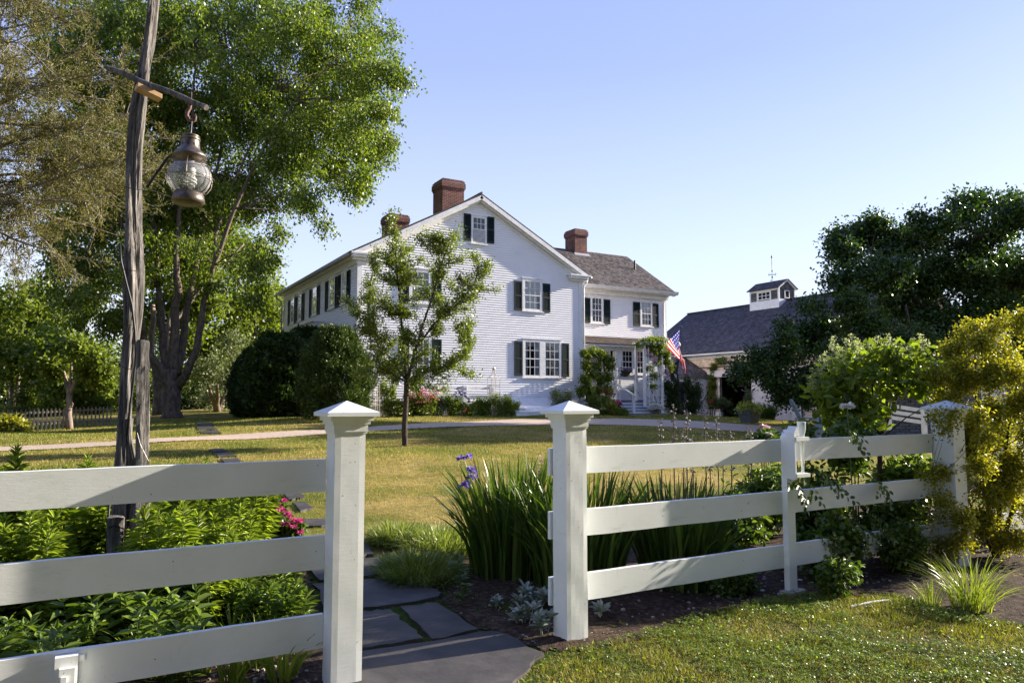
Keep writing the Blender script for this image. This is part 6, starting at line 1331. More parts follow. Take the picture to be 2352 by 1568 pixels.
# ornamental grass at the foot of the far post
og=ground(2232,1405); blade_clump('ornamental_grass',og,230,.13,.48,.48,.0065,L_DAYL,260,'arching bright grass clump on the soil under the golden shrub','ornamental grass',seg=7,hv=.35)
og=ground(2140,1395); blade_clump('ornamental_grass',og,60,.06,.26,.2,.006,L_DAYL,261,'small thin grass tuft left of the big arching clump','ornamental grass',seg=5)
# white arbor behind the golden shrub
p=at(2310,1000,9.5); ar=empty('garden_arbor',(p.x,p.y,T(p.x,p.y)),'white garden arbor frame peeping out of the golden shrub','arbor')
mb=MB(); z2=at(2310,762,9.5).z
for (x0,x1,dd) in ((2302,2312,0),(2262,2268,.6),(2284,2292,.5)):
    a=at(x0,900,9.5+dd); b_=at(x1,900,9.5+dd); mb.obox((a.x,a.y,0),(b_.x-a.x,b_.y-a.y,0),(VD[0]*.08,VD[1]*.08,0),(0,0,z2-(0 if dd==0 else .35)))
mb.build('arbor_post',TRIM,ar)
mb=MB(); a=at(2298,770,9.5); b_=at(2312,762,9.5); mb.obox((a.x,a.y,z2),(b_.x-a.x,b_.y-a.y,0),(VD[0]*.7,VD[1]*.7,0),(0,0,.06)); a=at(2275,812,9.9); b_=at(2304,785,9.6); mb.tube([a,b_],.025,6); mb.build('arbor_top',TRIM,ar)
# ================= garden by the gable =================
def gpt(px,Y): p=onY(px,900,Y); return Vector((p.x,p.y,T(p.x,p.y)))
gf=empty('garden_fence',gpt(1060,27.3),'short white post and rail fence in the flower bed under the gable','fence')
for px in (952,1000.5,1066.5,1128):
    a=gpt(px,27.3); mb=MB(); mb.frust(a.x,a.y,a.z,onY(px,885.5,27.3).z,.075,.075); mb.build('post',TRIM,gf)
a0,a1=gpt(925,27.38).x,gpt(1128,27.38).x
for za,zb in ((2.07,2.20),(1.70,1.83),(1.34,1.46)):
    mb=MB(); mb.box(a0,a1,27.37,27.40,za,zb); mb.build('rail',TRIM,gf)
def obelisk(px,Y,top,w,label,m=RUSTWHITE):
    b_=gpt(px,Y); root=empty('obelisk_trellis',b_,label,'trellis','white metal garden obelisks'); mb=MB(); zt=onY(px,top,Y).z; zs=b_.z+(zt-b_.z)*.78
    cs=[(b_.x+sx*w,b_.y+sy*w) for sx,sy in ((-1,-1),(1,-1),(1,1),(-1,1))]
    for (x,y) in cs: mb.tube([(x,y,b_.z),(x,y,zs)],.014,5); mb.tube([(x,y,zs),(b_.x+(x-b_.x)*.35,b_.y+(y-b_.y)*.35,zs+(zt-zs)*.3),(b_.x+(x-b_.x)*.12,b_.y,zt-.12)],.012,5)
    for (x,y) in ((b_.x-w*.33,b_.y-w),(b_.x+w*.33,b_.y-w)): mb.tube([(x,y,b_.z),(x,y,zs)],.009,4)
    n=5
    for k in range(n):
        z=b_.z+(zs-b_.z)*(k+1)/n
        for i in range(4): mb.tube([(cs[i][0],cs[i][1],z),(cs[(i+1)%4][0],cs[(i+1)%4][1],z)],.010,4)
    mb.build('frame',m,root); mb=MB(); mb.ball((b_.x,b_.y,zt-.06),.075,8); mb.build('finial',m,root,smooth=True)
obelisk(1134,26.9,843,.19,'white metal obelisk trellis with a ball finial left of the cellar doors'); obelisk(862,26.6,862,.12,'thin rusty obelisk trellis at the left end of the gable bed'); obelisk(880,27.3,868,.14,'white obelisk trellis behind the leafy shrub at the gable corner')
def gshrub(px,Y,py0,py1,wpx,lm,seed,label,name='garden_plant',cat='plant',L=.09,W=.045,n=60,per=16,fl=None,kind='d'):
    b_=gpt(px,Y); d=b_.x*VD[0]+b_.y*VD[1]; H=(py1-py0)/F*d; R=wpx/F*d
    bl=[(b_+Vector((0,0,H*.45)),(R,R*.7,H*.5),1),(b_+Vector((-R*.5,0,H*.7)),(R*.5,R*.4,H*.32),.6),(b_+Vector((R*.5,0,H*.62)),(R*.5,R*.4,H*.32),.6),(b_+Vector((0,-.1,H*.2)),(R*1.05,R*.7,H*.25),.7)]
    root=make_tree(name,label,cat,b_,[([b_,b_+Vector((-R*.2,0,H*.6))],.012,.005),([b_,b_+Vector((R*.25,0,H*.7))],.012,.005)],bl,lm,L_STEM,seed,twn=n,per=per,L=L,W=W,jit=.06,kind=kind,limb_r=.008,twig_r=.003,droop=.0,crown_name='leaves',inner=.2)
    if fl:
        rs=np.random.RandomState(seed); pm,pts,r,k,LL=fl; V,Fq=petals(rs,[tuple(onY(x,y,Y-.25+rs.uniform(-.1,.1))) for x,y in pts],r,k,LL,LL*.8); mesh_obj('blossoms',V,Fq,pm,root)
    return root
rs=np.random.RandomState(9)
valp=[(975+rs.normal()*14,902+rs.normal()*9) for _ in range(26)]+[(988,925),(1005,918),(960,925),(945,905),(950,912),(1015,895)]
gshrub(890,27.2,868,958,22,L_MAPLE,300,'airy tall green shrub at the left end of the gable bed, white speckled leaves',n=60)
gshrub(925,27.0,915,955,26,L_HAW,301,'low shiny shrub left of the hawthorn trunk in the gable bed')
gshrub(978,27.0,898,955,32,L_HAW,302,'pink flowering valerian clump right of the hawthorn trunk',fl=(P_ROSE,[(x,y) for x,y in valp],.075,16,.06),name='valerian',cat='flower')
gshrub(948,27.3,900,950,16,L_HAW,303,'small pink valerian left behind the hawthorn trunk',fl=(P_ROSE,[(938,903),(942,912),(948,906),(936,897),(945,918)],.075,16,.06),name='valerian',cat='flower')
gshrub(1003,27.1,900,950,18,L_PALE,304,'yellow yarrow clump behind the pink valerian',fl=(P_YEL,[(1010,898),(1016,901),(1003,893),(1021,905),(1012,907),(996,890)],.07,14,.05),name='yarrow',cat='flower')
gshrub(1040,27.0,905,955,24,L_MAPLE,305,'bright leafy perennial between the two white fence posts')
gshrub(1075,26.9,925,955,20,L_HAW,306,'low green plant with red buds at the foot of the fence post',fl=(P_RED,[(1070,940),(1078,943),(1066,945)],.05,8,.05))
gshrub(1110,26.9,912,955,22,L_MAPLE,307,'round green perennial right of the purple delphiniums')
gshrub(1150,26.7,900,953,32,L_MAPLE,308,'feathery green clump around the foot of the obelisk trellis',L=.10,W=.02,n=90)
gshrub(1178,26.5,915,953,20,L_MAPLE,309,'small feathery clump against the cellar doors',L=.10,W=.02)
gshrub(1290,26.9,888,950,34,L_PALE,310,'grey green spiky shrub in front of the house corner',L=.12,W=.022,n=70)
for i,(x,y0,y1,lb) in enumerate([(1054.5,891,905,'tallest purple delphinium spire left of the white post'),(1047,902,915,'lower purple delphinium spire, left of the tallest'),(1060,897,908,'purple delphinium spire close to the white post'),(1069,902,914,'purple delphinium spire just right of the white post'),(1076,915,925,'low purple bloom right of the delphiniums')]):
    spike('delphinium',lb,[(x+rs.normal()*1.5,y) for y in np.linspace(y0,y1,7)],gpt(x,27.0).x*VD[0]+27.0*VD[1]-.2,.035,P_PUR,12,.05,group='purple delphinium spires under the gable')
# porch plants
p=gpt(1370,27.3); vt=empty('vine_trellis',(20.5,27.35,1.3),'white trellis smothered in climbing vine beside the house corner','trellis')
mb=MB()
for i in range(6): x=20.0+i*.26; mb.box(x-.015,x+.015,27.1,27.13,1.2,3.55)
for i in range(8): z=1.4+i*.3; mb.box(19.95,21.35,27.07,27.099,z-.015,z+.015)
mb.build('lattice',TRIM,vt)
vb=Vector((20.5,27.2,T(20.5,27.2)))
vx=lambda px: onY(px,850,27.0).x
bl=[(Vector((onY(px,py,26.95).x,26.95,onY(px,py,26.95).z)),(r/F*32,.22,r/F*32),w) for px,py,r,w in [(1342,812,12,.6),(1360,808,12,.7),(1378,812,12,.6),(1392,822,12,.6),(1401,840,11,.5),(1345,840,14,.9),(1344,870,14,.9),(1396,865,13,.8),(1362,860,14,.7),(1380,870,14,.9),(1350,895,15,1),(1375,900,15,1),(1395,895,13,.8),(1370,840,9,.3),(1405,825,6,.2),(1360,920,16,1),(1335,900,12,.6)]]
make_tree('climbing_vine','bright green climbing vine covering the trellis at the house corner','vine',vb,[([vb,Vector((20.4,27.1,2.5)),Vector((20.3,27.1,3.6))],.03,.01),([vb,Vector((21.2,27.1,2.2)),Vector((21.4,27.1,3.4))],.02,.01)],bl,L_MAPLE,BARKD,320,twn=60,per=18,L=.085,W=.065,jit=.06,limb_r=.01,twig_r=.004,kind='d')
gshrub(1378,26.2,905,956,36,L_HAW,321,'peony bush with pale yellow blooms in front of the porch',fl=(P_YCREAM,[(1384,908),(1385,940),(1386,942)],.11,26,.09),name='peony_bush',cat='peony')
gshrub(1392,26.6,898,930,20,L_HAW,322,'red flowering shrub behind the peony by the porch steps',fl=(P_RED,[(1390,900),(1396,905),(1402,903),(1385,897),(1398,912),(1405,910),(1412,906),(1380,905)],.07,14,.06),name='flowering_shrub',cat='shrub')
gshrub(1405,25.9,930,958,16,L_GOLD,323,'low yellowish clump at the left foot of the porch steps')
gshrub(1425,25.6,945,958,18,L_MAPLE,324,'flat green ground plant at the bottom of the porch steps')
# arbor with wisteria
A0=onY(1480,850,26.6).x; A1=onY(1520,850,26.6).x; az0=T(22.5,26.6); az1=onY(1480,792,26.6).z
arb=empty('porch_arbor',((A0+A1)/2,26.6,az0),'white lattice arbor in front of the porch steps, carrying wisteria','arbor')
mb=MB(); mb.box(A0-.05,A0+.05,26.55,26.65,az0,az1); mb.box(A1-.05,A1+.05,26.55,26.65,az0,az1-.05); mb.box(A0-.05,A0+.04,27.15,27.24,1.6,az1); mb.box(A1-.05,A1+.05,27.15,27.25,1.6,az1-.05); mb.build('arbor_post',TRIM,arb)
mb=MB(); mb.box(A0-.2,A1+.2,26.555,26.645,az1+.001,az1+.09)
for k in range(5): x=A0+(A1-A0)*k/4; mb.box(x-.02,x+.02,26.4,27.4,az1+.091,az1+.16)
mb.build('arbor_top',TRIM,arb)
mb=MB()
for k in range(1,4): x=A0+(A1-A0)*k/4; mb.box(x-.02,x+.02,26.585,26.60,az0+.3,az1-.1)
for k in range(10): z=az0+.35+k*.27; mb.box(A0+.05,A1-.05,26.601,26.615,z-.02,z+.02)
mb.build('lattice',TRIM,arb)
wb=Vector((A1+.1,26.8,T(A1,26.8)))
bl=[(Vector((onY(px,py,26.7).x,26.7,onY(px,py,26.7).z)),(r/F*32.5,.3,r/F*32.5),w) for px,py,r,w in [(1478,785,9,.5),(1490,785,11,.8),(1505,782,10,.7),(1496,798,12,.9),(1510,795,12,.9),(1522,790,11,.6),(1500,812,10,.7),(1515,810,11,.7),(1528,815,11,.7),(1533,832,8,.5),(1538,845,6,.3),(1508,828,9,.5),(1490,845,7,.3),(1500,862,8,.4),(1466,792,6,.2),(1520,778,6,.25),(1497,885,7,.25)]]
wis=make_tree('wisteria','wisteria with fading mauve flower clusters draped over the arbor top','vine',wb,[([wb,Vector((A1+.05,26.75,2.4)),Vector((A1-.2,26.7,3.7))],.035,.015),([wb,Vector((A0+.3,26.75,2.6)),Vector((A0+.3,26.7,3.6))],.02,.01)],bl,L_MAPLE,BARKD,330,twn=50,per=18,L=.10,W=.05,jit=.07,limb_r=.01,twig_r=.004,droop=.4)
rs=np.random.RandomState(12)
for (x,y) in [(1497,812),(1502,818),(1508,822),(1531,845),(1535,852),(1537,860),(1488,805)]:
    c=onY(x,y,26.4); V,Fq=petals(rs,[tuple(c+Vector((0,0,-.06*k))) for k in range(5)],.06,12,.045,.04); mesh_obj('flower_cluster',V,Fq,P_WIST,wis)
# hanging basket
c=onY(1435,850,27.6); hbk=empty('hanging_basket',c,'hanging basket of purple blue flowers in front of the sun room window','hanging basket')
mb=MB(); mb.lathe(c+Vector((0,0,-.32)),[(.0,0),(.16,.04),(.25,.15),(.27,.26)],16); mb.build('basket',BARKD,hbk)
V,Fq=twig_leaves(rs,*blob_twigs(rs,c+Vector((0,0,-.08)),(.42,.36,.2),130,.3),12,.03,.05,.03,.2); mesh_obj('leaves',V,Fq,L_DARKG,hbk)
V,Fq=petals(rs,[tuple(c+Vector((rs.uniform(-.4,.4),rs.uniform(-.3,.2),rs.uniform(-.08,.1)))) for _ in range(60)],.05,14,.035,.03); mesh_obj('blossoms',V,Fq,P_BLUE,hbk)
mb=MB(); 
for k in range(3): a=2*PI*k/3; mb.tube([c+Vector((.26*math.cos(a),.26*math.sin(a),-.06)),c+Vector((0,0,.5))],.006,4)
mb.tube([c+Vector((0,0,.5)),Vector((c.x,c.y+.3,4.2))],.006,4); mb.build('hanging_wire',IRON,hbk)
# pots with flowers
def pot(name,label,c,r,h,pm,fm,fr,group=None,m=TERRA,leafm=L_PALE,n=70,flat=.7):
    root=empty(name,c,label,'potted plant',group); mb=MB(); mb.lathe(c,[(r*.7,0),(r*.95,h*.8),(r*1.08,h*.8),(r*1.1,h),(r*.95,h),(r*.9,h*.9)],18); mb.build('pot',m,root,smooth=False)
    top=c+Vector((0,0,h+fr*.45)); rs=np.random.RandomState(int(c.x*10)); V,Fq=twig_leaves(rs,*blob_twigs(rs,top,(fr,fr,fr*flat),n,.3),10,.02,.05,.02,.1); mesh_obj('leaves',V,Fq,leafm,root)
    if fm is not None:
        d=rdir(rs,420); d[:,2]=np.abs(d[:,2])*1.0-.15; P=np.array(top)+d*fr*1.12*np.array([1,1,flat]); V,Fq=petals(rs,P,.03,7,.045,.042); mesh_obj('blossoms',V,Fq,fm,root)
    return root
def stepz(y): return max(T(21,y),DK-(DK-gy0)*(min(5,max(0,math.ceil((27.3-y)/.32))))/5+.06)
def pp_(px,py,Y,z): p=onY(px,py,Y); return Vector((p.x,Y,z))
y1_=27.05; pot('flower_pot','white flowered pot on the top porch step',pp_(1467,915,27.2,stepz(27.2)),.16,.26,None,P_WHITE,.30,'white flower pots on the porch steps')
pot('flower_pot','lower white flowered terracotta pot on the porch steps',pp_(1477,930,26.55,stepz(26.5)),.16,.27,None,P_WHITE,.27,'white flower pots on the porch steps')
pot('flower_pot','white flowered plant standing at the foot of the porch steps',Vector((onY(1507,945,25.9).x,25.9,T(23,25.9))),.16,.15,None,P_WHITE,.32,'white flower pots on the porch steps')
pot('leafy_pot','green leafy pot plant behind the white flowers on the steps',pp_(1456,905,27.6,DK),.15,.2,None,None,.4,None,TERRA,L_MAPLE,90,.8)
pot('leafy_pot','dark pot with pink flowers left of the porch steps',Vector((onY(1417,925,26.4).x,26.4,T(20.3,26.4))),.18,.35,None,P_PINK,.17,None,IRON,L_MAPLE,60,.8)
# flags
m,nt,b=new_mat('flag_red'); 
FR=petal('flag_red_cloth',(.62,.02,.035),.35); FW=petal('flag_white_cloth',(.85,.83,.83),.35); FB_=petal('flag_blue_cloth',(.05,.05,.26),.35); FK=mat_flat('flag_black_cloth',(.012,.013,.035),.8)
def flag(name,label,base,tip,t0,t1,L,fn,mats,seed,sway):
    base=Vector(base); tip=Vector(tip); root=empty(name,base,label,'flag'); mb=MB(); mb.tube([base,base.lerp(tip,.5),tip],[.016,.015,.012],8); mb.ball(tip,.035,8); mb.build('flag_pole',IRON,root,smooth=True)
    # hoist lies along the pole from t0 (lower) to t1 (upper); the fly hangs down and gathers
    nu,nv=30,26; P=np.zeros((nu+1,nv+1,3)); mi=[]
    up=base.lerp(tip,t1); lo=base.lerp(tip,t0)
    for i in range(nu+1):
        u=i/nu
        for j in range(nv+1):
            v=j/nv; h=up.lerp(lo,v)          # v: 0 top stripe .. 1 bottom stripe
            g_=min(1,u*1.5)                  # gathering toward the vertical line under the upper corner
            line=up+Vector((sway[0]*u,sway[1]*u,0))
            x=h.x*(1-g_)+ (line.x+(v-.5)*.36)*g_; y=h.y*(1-g_)+(line.y+.06*math.sin(v*13+u*3)+.03)*g_
            z=h.z-u*L*(.55+.45*(1-v*.35)) ; x+=.03*math.sin(v*11+2*u)*g_
            P[i,j]=(x,y,z)
    V=P.reshape(-1,3); fs=[]
    for i in range(nu):
        for j in range(nv):
            fs.append((i*(nv+1)+j,i*(nv+1)+j+1,(i+1)*(nv+1)+j+1,(i+1)*(nv+1)+j)); mi.append(fn(i/nu,j/nv,i,j))
    mesh_obj('cloth',V,fs,mats,root,smooth=True,midx=mi); return root
def us(u,v,i,j):
    if u<.42 and v<.54: return 1 if (i%3==1 and j%3==1) else 2
    return 0 if int(v*13)%2==0 else 1
fb1=onY(1503,812,28.0); ft1=onY(1565,752,26.6)
flag('national_flag','red white and blue stars and stripes flag hanging from the upper pole',fb1,ft1,.36,.95,1.75,us,[FR,FW,FB_],1,(.25,.0))
fb2=onY(1507,872,28.0); ft2=onY(1562,824,26.8)
def pw(u,v,i,j): return 1 if (.35<v<.6 and .25<u<.6 and ((i*7+j*5)%4<2)) else 0
flag('dark_flag','dark navy flag with white marks hanging from the lower pole',fb2,ft2,.35,.97,1.6,pw,[FK,FW],2,(.1,.0))
# shrubs along the link and barn
gshrub(1543,26.9,868,958,22,L_DARKG,340,'dark shrub against the porch corner, left of the shed door',name='dark_shrub',cat='shrub',L=.11,W=.05,n=80)
gshrub(1588,27.6,868,962,32,L_DARKG,341,'dark glossy shrub in front of the open shed door',name='dark_shrub',cat='shrub',L=.11,W=.05,n=120)
gshrub(1530,28.8,945,962,26,L_DARKG,342,'low dark grassy border under the dark shrubs',name='border_grass',cat='plant',L=.2,W=.02)
def onBX(px,py,X=32.9): p=onX(px,py,X); return Vector((p.x,p.y,T(p.x,p.y)))
b_=onBX(1636,950,33.1); bl=[(onX(px,py,33.2),(.22,r/F*44,r/F*44),w) for px,py,r,w in [(1636,865,8,.5),(1638,850,6,.3),(1640,838,4,.2),(1636,885,9,.7),(1635,905,9,.7),(1636,925,9,.7),(1650,829,5,.25),(1662,827,5,.2),(1628,918,6,.3)]]
make_tree('wall_vine','green vine climbing the barn corner beside the doorway','vine',b_,[([b_,onX(1637,880,33.3),onX(1642,835,33.3),onX(1665,828,33.35)],.02,.006)],bl,L_MAPLE,BARKD,350,twn=60,per=14,L=.12,W=.08,jit=.07,limb_r=.01)
# black iron planter cart with red flowers, wheelbarrow like bench
c=onBX(1655,957,31.8); ct=empty('iron_planter_cart',c,'black iron cart planter with trailing greenery before the barn door','planter')
mb=MB()
for dx in (-.55,.45):
    for s_ in (-1,1):
        cc=c+Vector((s_*.3,dx,0)); mb.tube([cc+Vector((0,.33*math.cos(2*PI*k/20),.34+.33*math.sin(2*PI*k/20))) for k in range(21)],.014,5)
        for k in range(4): a=PI*k/4; mb.tube([cc+Vector((0,.32*math.cos(a),.34+.32*math.sin(a))),cc+Vector((0,-.32*math.cos(a),.34-.32*math.sin(a)))],.007,4)
mb.box(c.x-.35,c.x+.35,c.y-.7,c.y+.6,c.z+.62,c.z+.68); mb.build('iron_frame',IRON,ct)
rs=np.random.RandomState(4); V,Fq=twig_leaves(rs,*blob_twigs(rs,c+Vector((0,-.05,.98)),(.4,.85,.38),260,.3),14,.05,.09,.045,.5); mesh_obj('leaves',V,Fq,L_DARKG,ct)
V,Fq=petals(rs,[tuple(c+Vector((-.35,.45+rs.normal()*.12,1.0+rs.normal()*.1))) for _ in range(12)],.05,10,.05,.05); mesh_obj('blossoms',V,Fq,P_RED,ct)
mb=MB(); mb.box(c.x-.3,c.x-.1,c.y-.3,c.y+.1,c.z,c.z+.45); o=mb.build('white_bucket',TRIM,ct)
# ornamental grasses by the barn
for (px,py,dpx,n,r,h,lb,lm) in [(1763,968,31.6,420,.35,1.15,'sunlit green ornamental grass in front of the white barn door',L_IRIS),(1700,958,32.2,260,.35,.95,'shaded ornamental grass at the barn doorway',L_DARKG),(1745,965,31.9,180,.25,.9,'ornamental grass tuft between the planter and the big grass',L_IRIS)]:
    c=onBX(px,py,dpx); blade_clump('barn_grass',c,n,r,h,.95,.035,lm,int(px),lb,'ornamental grass',seg=5)
# blue grey planter
p=ground(1722,970.5); c=Vector((p.x,p.y,p.z)); dp_=c.x*VD[0]+c.y*VD[1]; k_=dp_/F; pt=empty('planter_pot',c,'blue grey square tub with chartreuse foliage beside the gravel','potted plant')
mb=MB(); mb.frust(c.x,c.y,c.z,c.z+28*k_,13*k_,20*k_); mb.build('tub',SLATEPOT,pt)
rs=np.random.RandomState(14); t_=c+Vector((0,0,34*k_)); V,Fq=twig_leaves(rs,*blob_twigs(rs,t_,(30*k_,30*k_,13*k_),170,.3),12,.05,.10,.06,.3); mesh_obj('leaves',V,Fq,P_CHART,pt)
V,Fq=twig_leaves(rs,*blob_twigs(rs,t_+Vector((0,0,24*k_)),(14*k_,14*k_,24*k_),60,.3),8,.04,.08,.03,.0); mesh_obj('upright_leaves',V,Fq,L_PALE,pt)
V,Fq=petals(rs,[tuple(t_+Vector((rs.normal()*9*k_,rs.normal()*9*k_,(30+rs.uniform(0,22))*k_))) for _ in range(12)],.03,10,.04,.04); mesh_obj('blossoms',V,Fq,P_WIST,pt)
# pale blue lawn chairs seen through the leaves
def lawn_chair(px,py,dep,rot,label):
    c=base_at(px,py,dep); root=empty('garden_chair',c,label,'garden chair','pale blue wooden lawn chairs')
    ca,sa=math.cos(rot),math.sin(rot)
    def L_(x,y,z): return c+Vector((x*ca-y*sa,x*sa+y*ca,z))
    def bar(mb,a,u,v,w): 
        A=L_(*a); U=L_(a[0]+u[0],a[1]+u[1],a[2]+u[2])-A; V_=L_(a[0]+v[0],a[1]+v[1],a[2]+v[2])-A; W_=L_(a[0]+w[0],a[1]+w[1],a[2]+w[2])-A; mb.obox(A,U,V_,W_)
    mb=MB()
    for i in range(6): bar(mb,(-.28+i*.095,.18-.0,.30),(.085,0,0),(0,.32,.72+.10*math.sin(PI*(i+.5)/6)),(0,.02,0))
    mb.prism([L_(-.30,.48,.95),L_(.30,.48,.95),L_(.26,.52,1.08),L_(.12,.54,1.16),L_(-.12,.54,1.16),L_(-.26,.52,1.08)],L_(0,.02,0)-L_(0,0,0)); mb.build('backrest',BLUEPAINT,root)
    mb=MB()
    for i in range(5): bar(mb,(-.28,-.32+i*.11,.36-.018*i),(.56,0,0),(0,.10,-.01),(0,0,.02))
    mb.build('seat',BLUEPAINT,root)
    for s_ in (-1,1):
        mb=MB(); bar(mb,(s_*.36-.06,-.4,.56),(.13,0,0),(0,.75,-.02),(0,0,.025)); mb.build('armrest',BLUEPAINT,root)
        mb=MB(); bar(mb,(s_*.33-.02,-.35,0),(.045,0,0),(0,.09,0),(0,0,.56)); mb.build('leg',BLUEPAINT,root)
        mb=MB(); bar(mb,(s_*.30-.02,-.32,.30),(.03,0,0),(0,.95,-.30),(0,0,.09)); mb.build('leg',BLUEPAINT,root)
lawn_chair(1862,1016,23,.9,'pale blue lawn chair turned away, right of the rain gauge')
# dark shed and white slatted cart at right behind the hydrangea
c=base_at(2110,960,25); ds=empty('dark_shed',c,'dark grey shingled shed glimpsed behind the hydrangea','shed')
mb=MB(); u=Vector((RD[0],RD[1],0)); w=Vector((VD[0],VD[1],0)); o_=c-u*2.2; o_.z=0; courses(mb,o_,u,(0,0,1),-w,[(0,.1),(6.5,.1),(6.5,2.3),(0,2.3)],.14,.014); mb.obox(o_+w*.01,u*6.5,w*3,(0,0,2.3)); mb.build('wall',GREYSH,ds)
mb=MB(); A_=o_+Vector((0,0,2.28))-w*.25-u*.2; mb.obox(A_,u*6.9,w*1.8+Vector((0,0,.9)),(0,0,.06)); mb.obox(A_+w*3.6,u*6.9,-w*1.8+Vector((0,0,.9)),(0,0,.06)); mb.build('roof',SHY,ds)
c=base_at(2090,955,20); tg=empty('slatted_gate',c,'low white slatted gate behind the hydrangea stem','gate')
a=at(2040,926,20); b_=at(2118,938,20)
for k in range(3):
    mb=MB(); A_=a+Vector((0,0,-.16*k)); mb.obox(A_,(b_.x-a.x,b_.y-a.y,b_.z-a.z),Vector((VD[0],VD[1],0))*.03,(0,0,-.10)); mb.build('slat',TRIM,tg)
mb=MB(); mb.obox(b_+Vector((0,0,.03)),u*.12,w*.08,(0,0,-.75)); mb.obox(a+Vector((0,0,.03)),u*.08,w*.08,(0,0,-.75)); mb.build('gate_post',TRIM,tg)
# ================= grass =================
def scat_poly(n,x0,x1,y0,y1,poly,excl,seed,pdf=None):
    rs=np.random.RandomState(seed); x=rs.uniform(x0,x1,n); y=rs.uniform(y0,y1,n)
    k=np.ones(n,bool) if poly is None else in_poly(x,y,poly)
    for e in excl: k&=~in_poly(x,y,e)
    if pdf is not None: k&=rs.uniform(0,1,n)<pdf(x,y)
    return x[k],y[k]
def house_excl(): return [[(XW-.3,YG-.1),(XE+.1,YG-.1),(XE+.1,42),(XW-.3,42)],[(19.7,25.9),(25.7,25.9),(25.7,42),(19.7,42)]]
nzs=np.random.RandomState(2); gx_=nzs.uniform(0,1,(64,64))
def vn(x,y,s):
    u=(x/s)%64; v=(y/s)%64; i=u.astype(int); j=v.astype(int); fu=u-i; fv=v-j; i2=(i+1)%64; j2=(j+1)%64
    return (gx_[i,j]*(1-fu)*(1-fv)+gx_[i2,j]*fu*(1-fv)+gx_[i,j2]*(1-fu)*fv+gx_[i2,j2]*fu*fv)
def tris(name,x,y,h,w,lean,m,label,seed,cat=None):
    rs=np.random.RandomState(seed); n=len(x); z=terr(x,y); g_=rs.uniform(0,6.28,n); dx=np.cos(g_)*w*.5; dy=np.sin(g_)*w*.5; a=rs.uniform(0,6.28,n); l=lean*rs.uniform(0,1,n)
    V=np.stack([np.stack([x-dx,y-dy,z-.01],1),np.stack([x+dx,y+dy,z-.01],1),np.stack([x+np.cos(a)*l,y+np.sin(a)*l,z+h],1)],1).reshape(-1,3)
    o=mesh_obj(name,V,np.arange(3*n).reshape(-1,3),m); tag(o,label,kind='stuff'); return o
# far and middle lawn
LX=[(-30,5.6),(26,5.6),(36,22),(36,36),(-30,45)]
ex_=[PATHPOLY,BEDR,BEDL,JOINT]+house_excl()+SLABW
x,y=scat_poly(620000,-14,27,5.6,33,None,ex_,1,lambda x,y: np.clip(10.5/np.maximum(y,1),.22,1)*np.clip(1.2-np.maximum(0,x-(y*1.25+2))/2,0,1)*np.clip(1.2+(x+ .42*y+1.5)/2,0,1))
g=vn(x+10,y,1.1)*.5+vn(x,y,.33)*.5; sc_=np.clip(y/9,1,3.4)
lush=-.05+(vn(x,y,2.3)*.6+vn(x+5,y+3,.7)*.4)+np.where(x<1.5+y*.12,.12,0)+.15*sstep(17,24,y)
h=(.016+.028*g)*np.clip(y/10,1,1.5); k=lush>.56
r_=np.random.RandomState(3).uniform(0,1,len(x)); k=(r_<np.clip((lush-.35)*3,.08,.95))
tris('lawn_grass',x[k],y[k],h[k]*1.15,.006*sc_[k],.03,L_GRASSG,'short green blades of the mown lawn',2)
tris('lawn_grass',x[~k],y[~k],h[~k],.006*sc_[~k],.03,L_GRASS,'straw tinged dry blades of the mown lawn',3)
# shaggy edge where the lawn meets the gravel and the slabs
# foreground lawn
FG_=[ground(*p) for p in [(1130,1600),(1210,1545),(1270,1508),(1340,1490),(1420,1470),(1520,1448),(1620,1415),(1760,1380),(1880,1366),(2000,1366),(2080,1376),(2170,1405),(2260,1425),(2352,1445),(2480,1460)]]
FGp=[(p.x,p.y) for p in FG_]+[(8.5,1.0),(0.5,.6)]
o=sheet('turf',FGp,TURF,.004,.06,.006,9)
x,y=scat_poly(190000,.5,8.2,1.2,4.4,FGp,[SLABW[0]],5,lambda x,y: np.where((x*VD[0]+y*VD[1])>3.1,1,.25))
g=vn(x,y,.14)*.6+vn(x,y,.5)*.4; k=np.random.RandomState(6).uniform(0,1,len(x))<g*.9
P=np.stack([x,y,terr(x,y)],1); rs=np.random.RandomState(7)
def gblades(P,h,w,lean,m,label,seed):
    rs=np.random.RandomState(seed); n=len(P); a=rs.uniform(0,6.28,n); l=lean*rs.uniform(.2,1,n); o=blade_obj('foreground_grass',P,h,np.stack([l*np.cos(a),l*np.sin(a)],1),w*rs.uniform(.7,1.2,n),m,None,3); tag(o,label,kind='stuff')
gblades(P[k],(.025+.05*g[k])*rs.uniform(.6,1.2,k.sum()),.0040,.04,L_GRASSG,'green grass blades of the rough foreground lawn',8)
k2=~k; gblades(P[k2],(.02+.035*g[k2])*rs.uniform(.6,1.2,k2.sum()),.0036,.045,L_GRASS,'straw coloured blades in the rough foreground lawn',9)
x,y=scat_poly(90000,.5,8.2,1.2,4.4,FGp,[SLABW[0]],15,lambda x,y: np.clip((vn(x,y,.4)*.6+vn(x+3,y,.9)*.4-.36)*5,0,1)*np.where((x*VD[0]+y*VD[1])>3.1,1,.2))
n=len(x); rs=np.random.RandomState(16); P=np.stack([x,y,terr(x,y)+rs.uniform(.01,.03,n)+.055*np.clip(vn(x,y,.13)*.7+vn(x,y,.05)*.5-.25,0,1)],1); P3=np.repeat(P,3,0); a=np.repeat(rs.uniform(0,6.28,n),3)+np.tile([0,2.09,4.19],n)
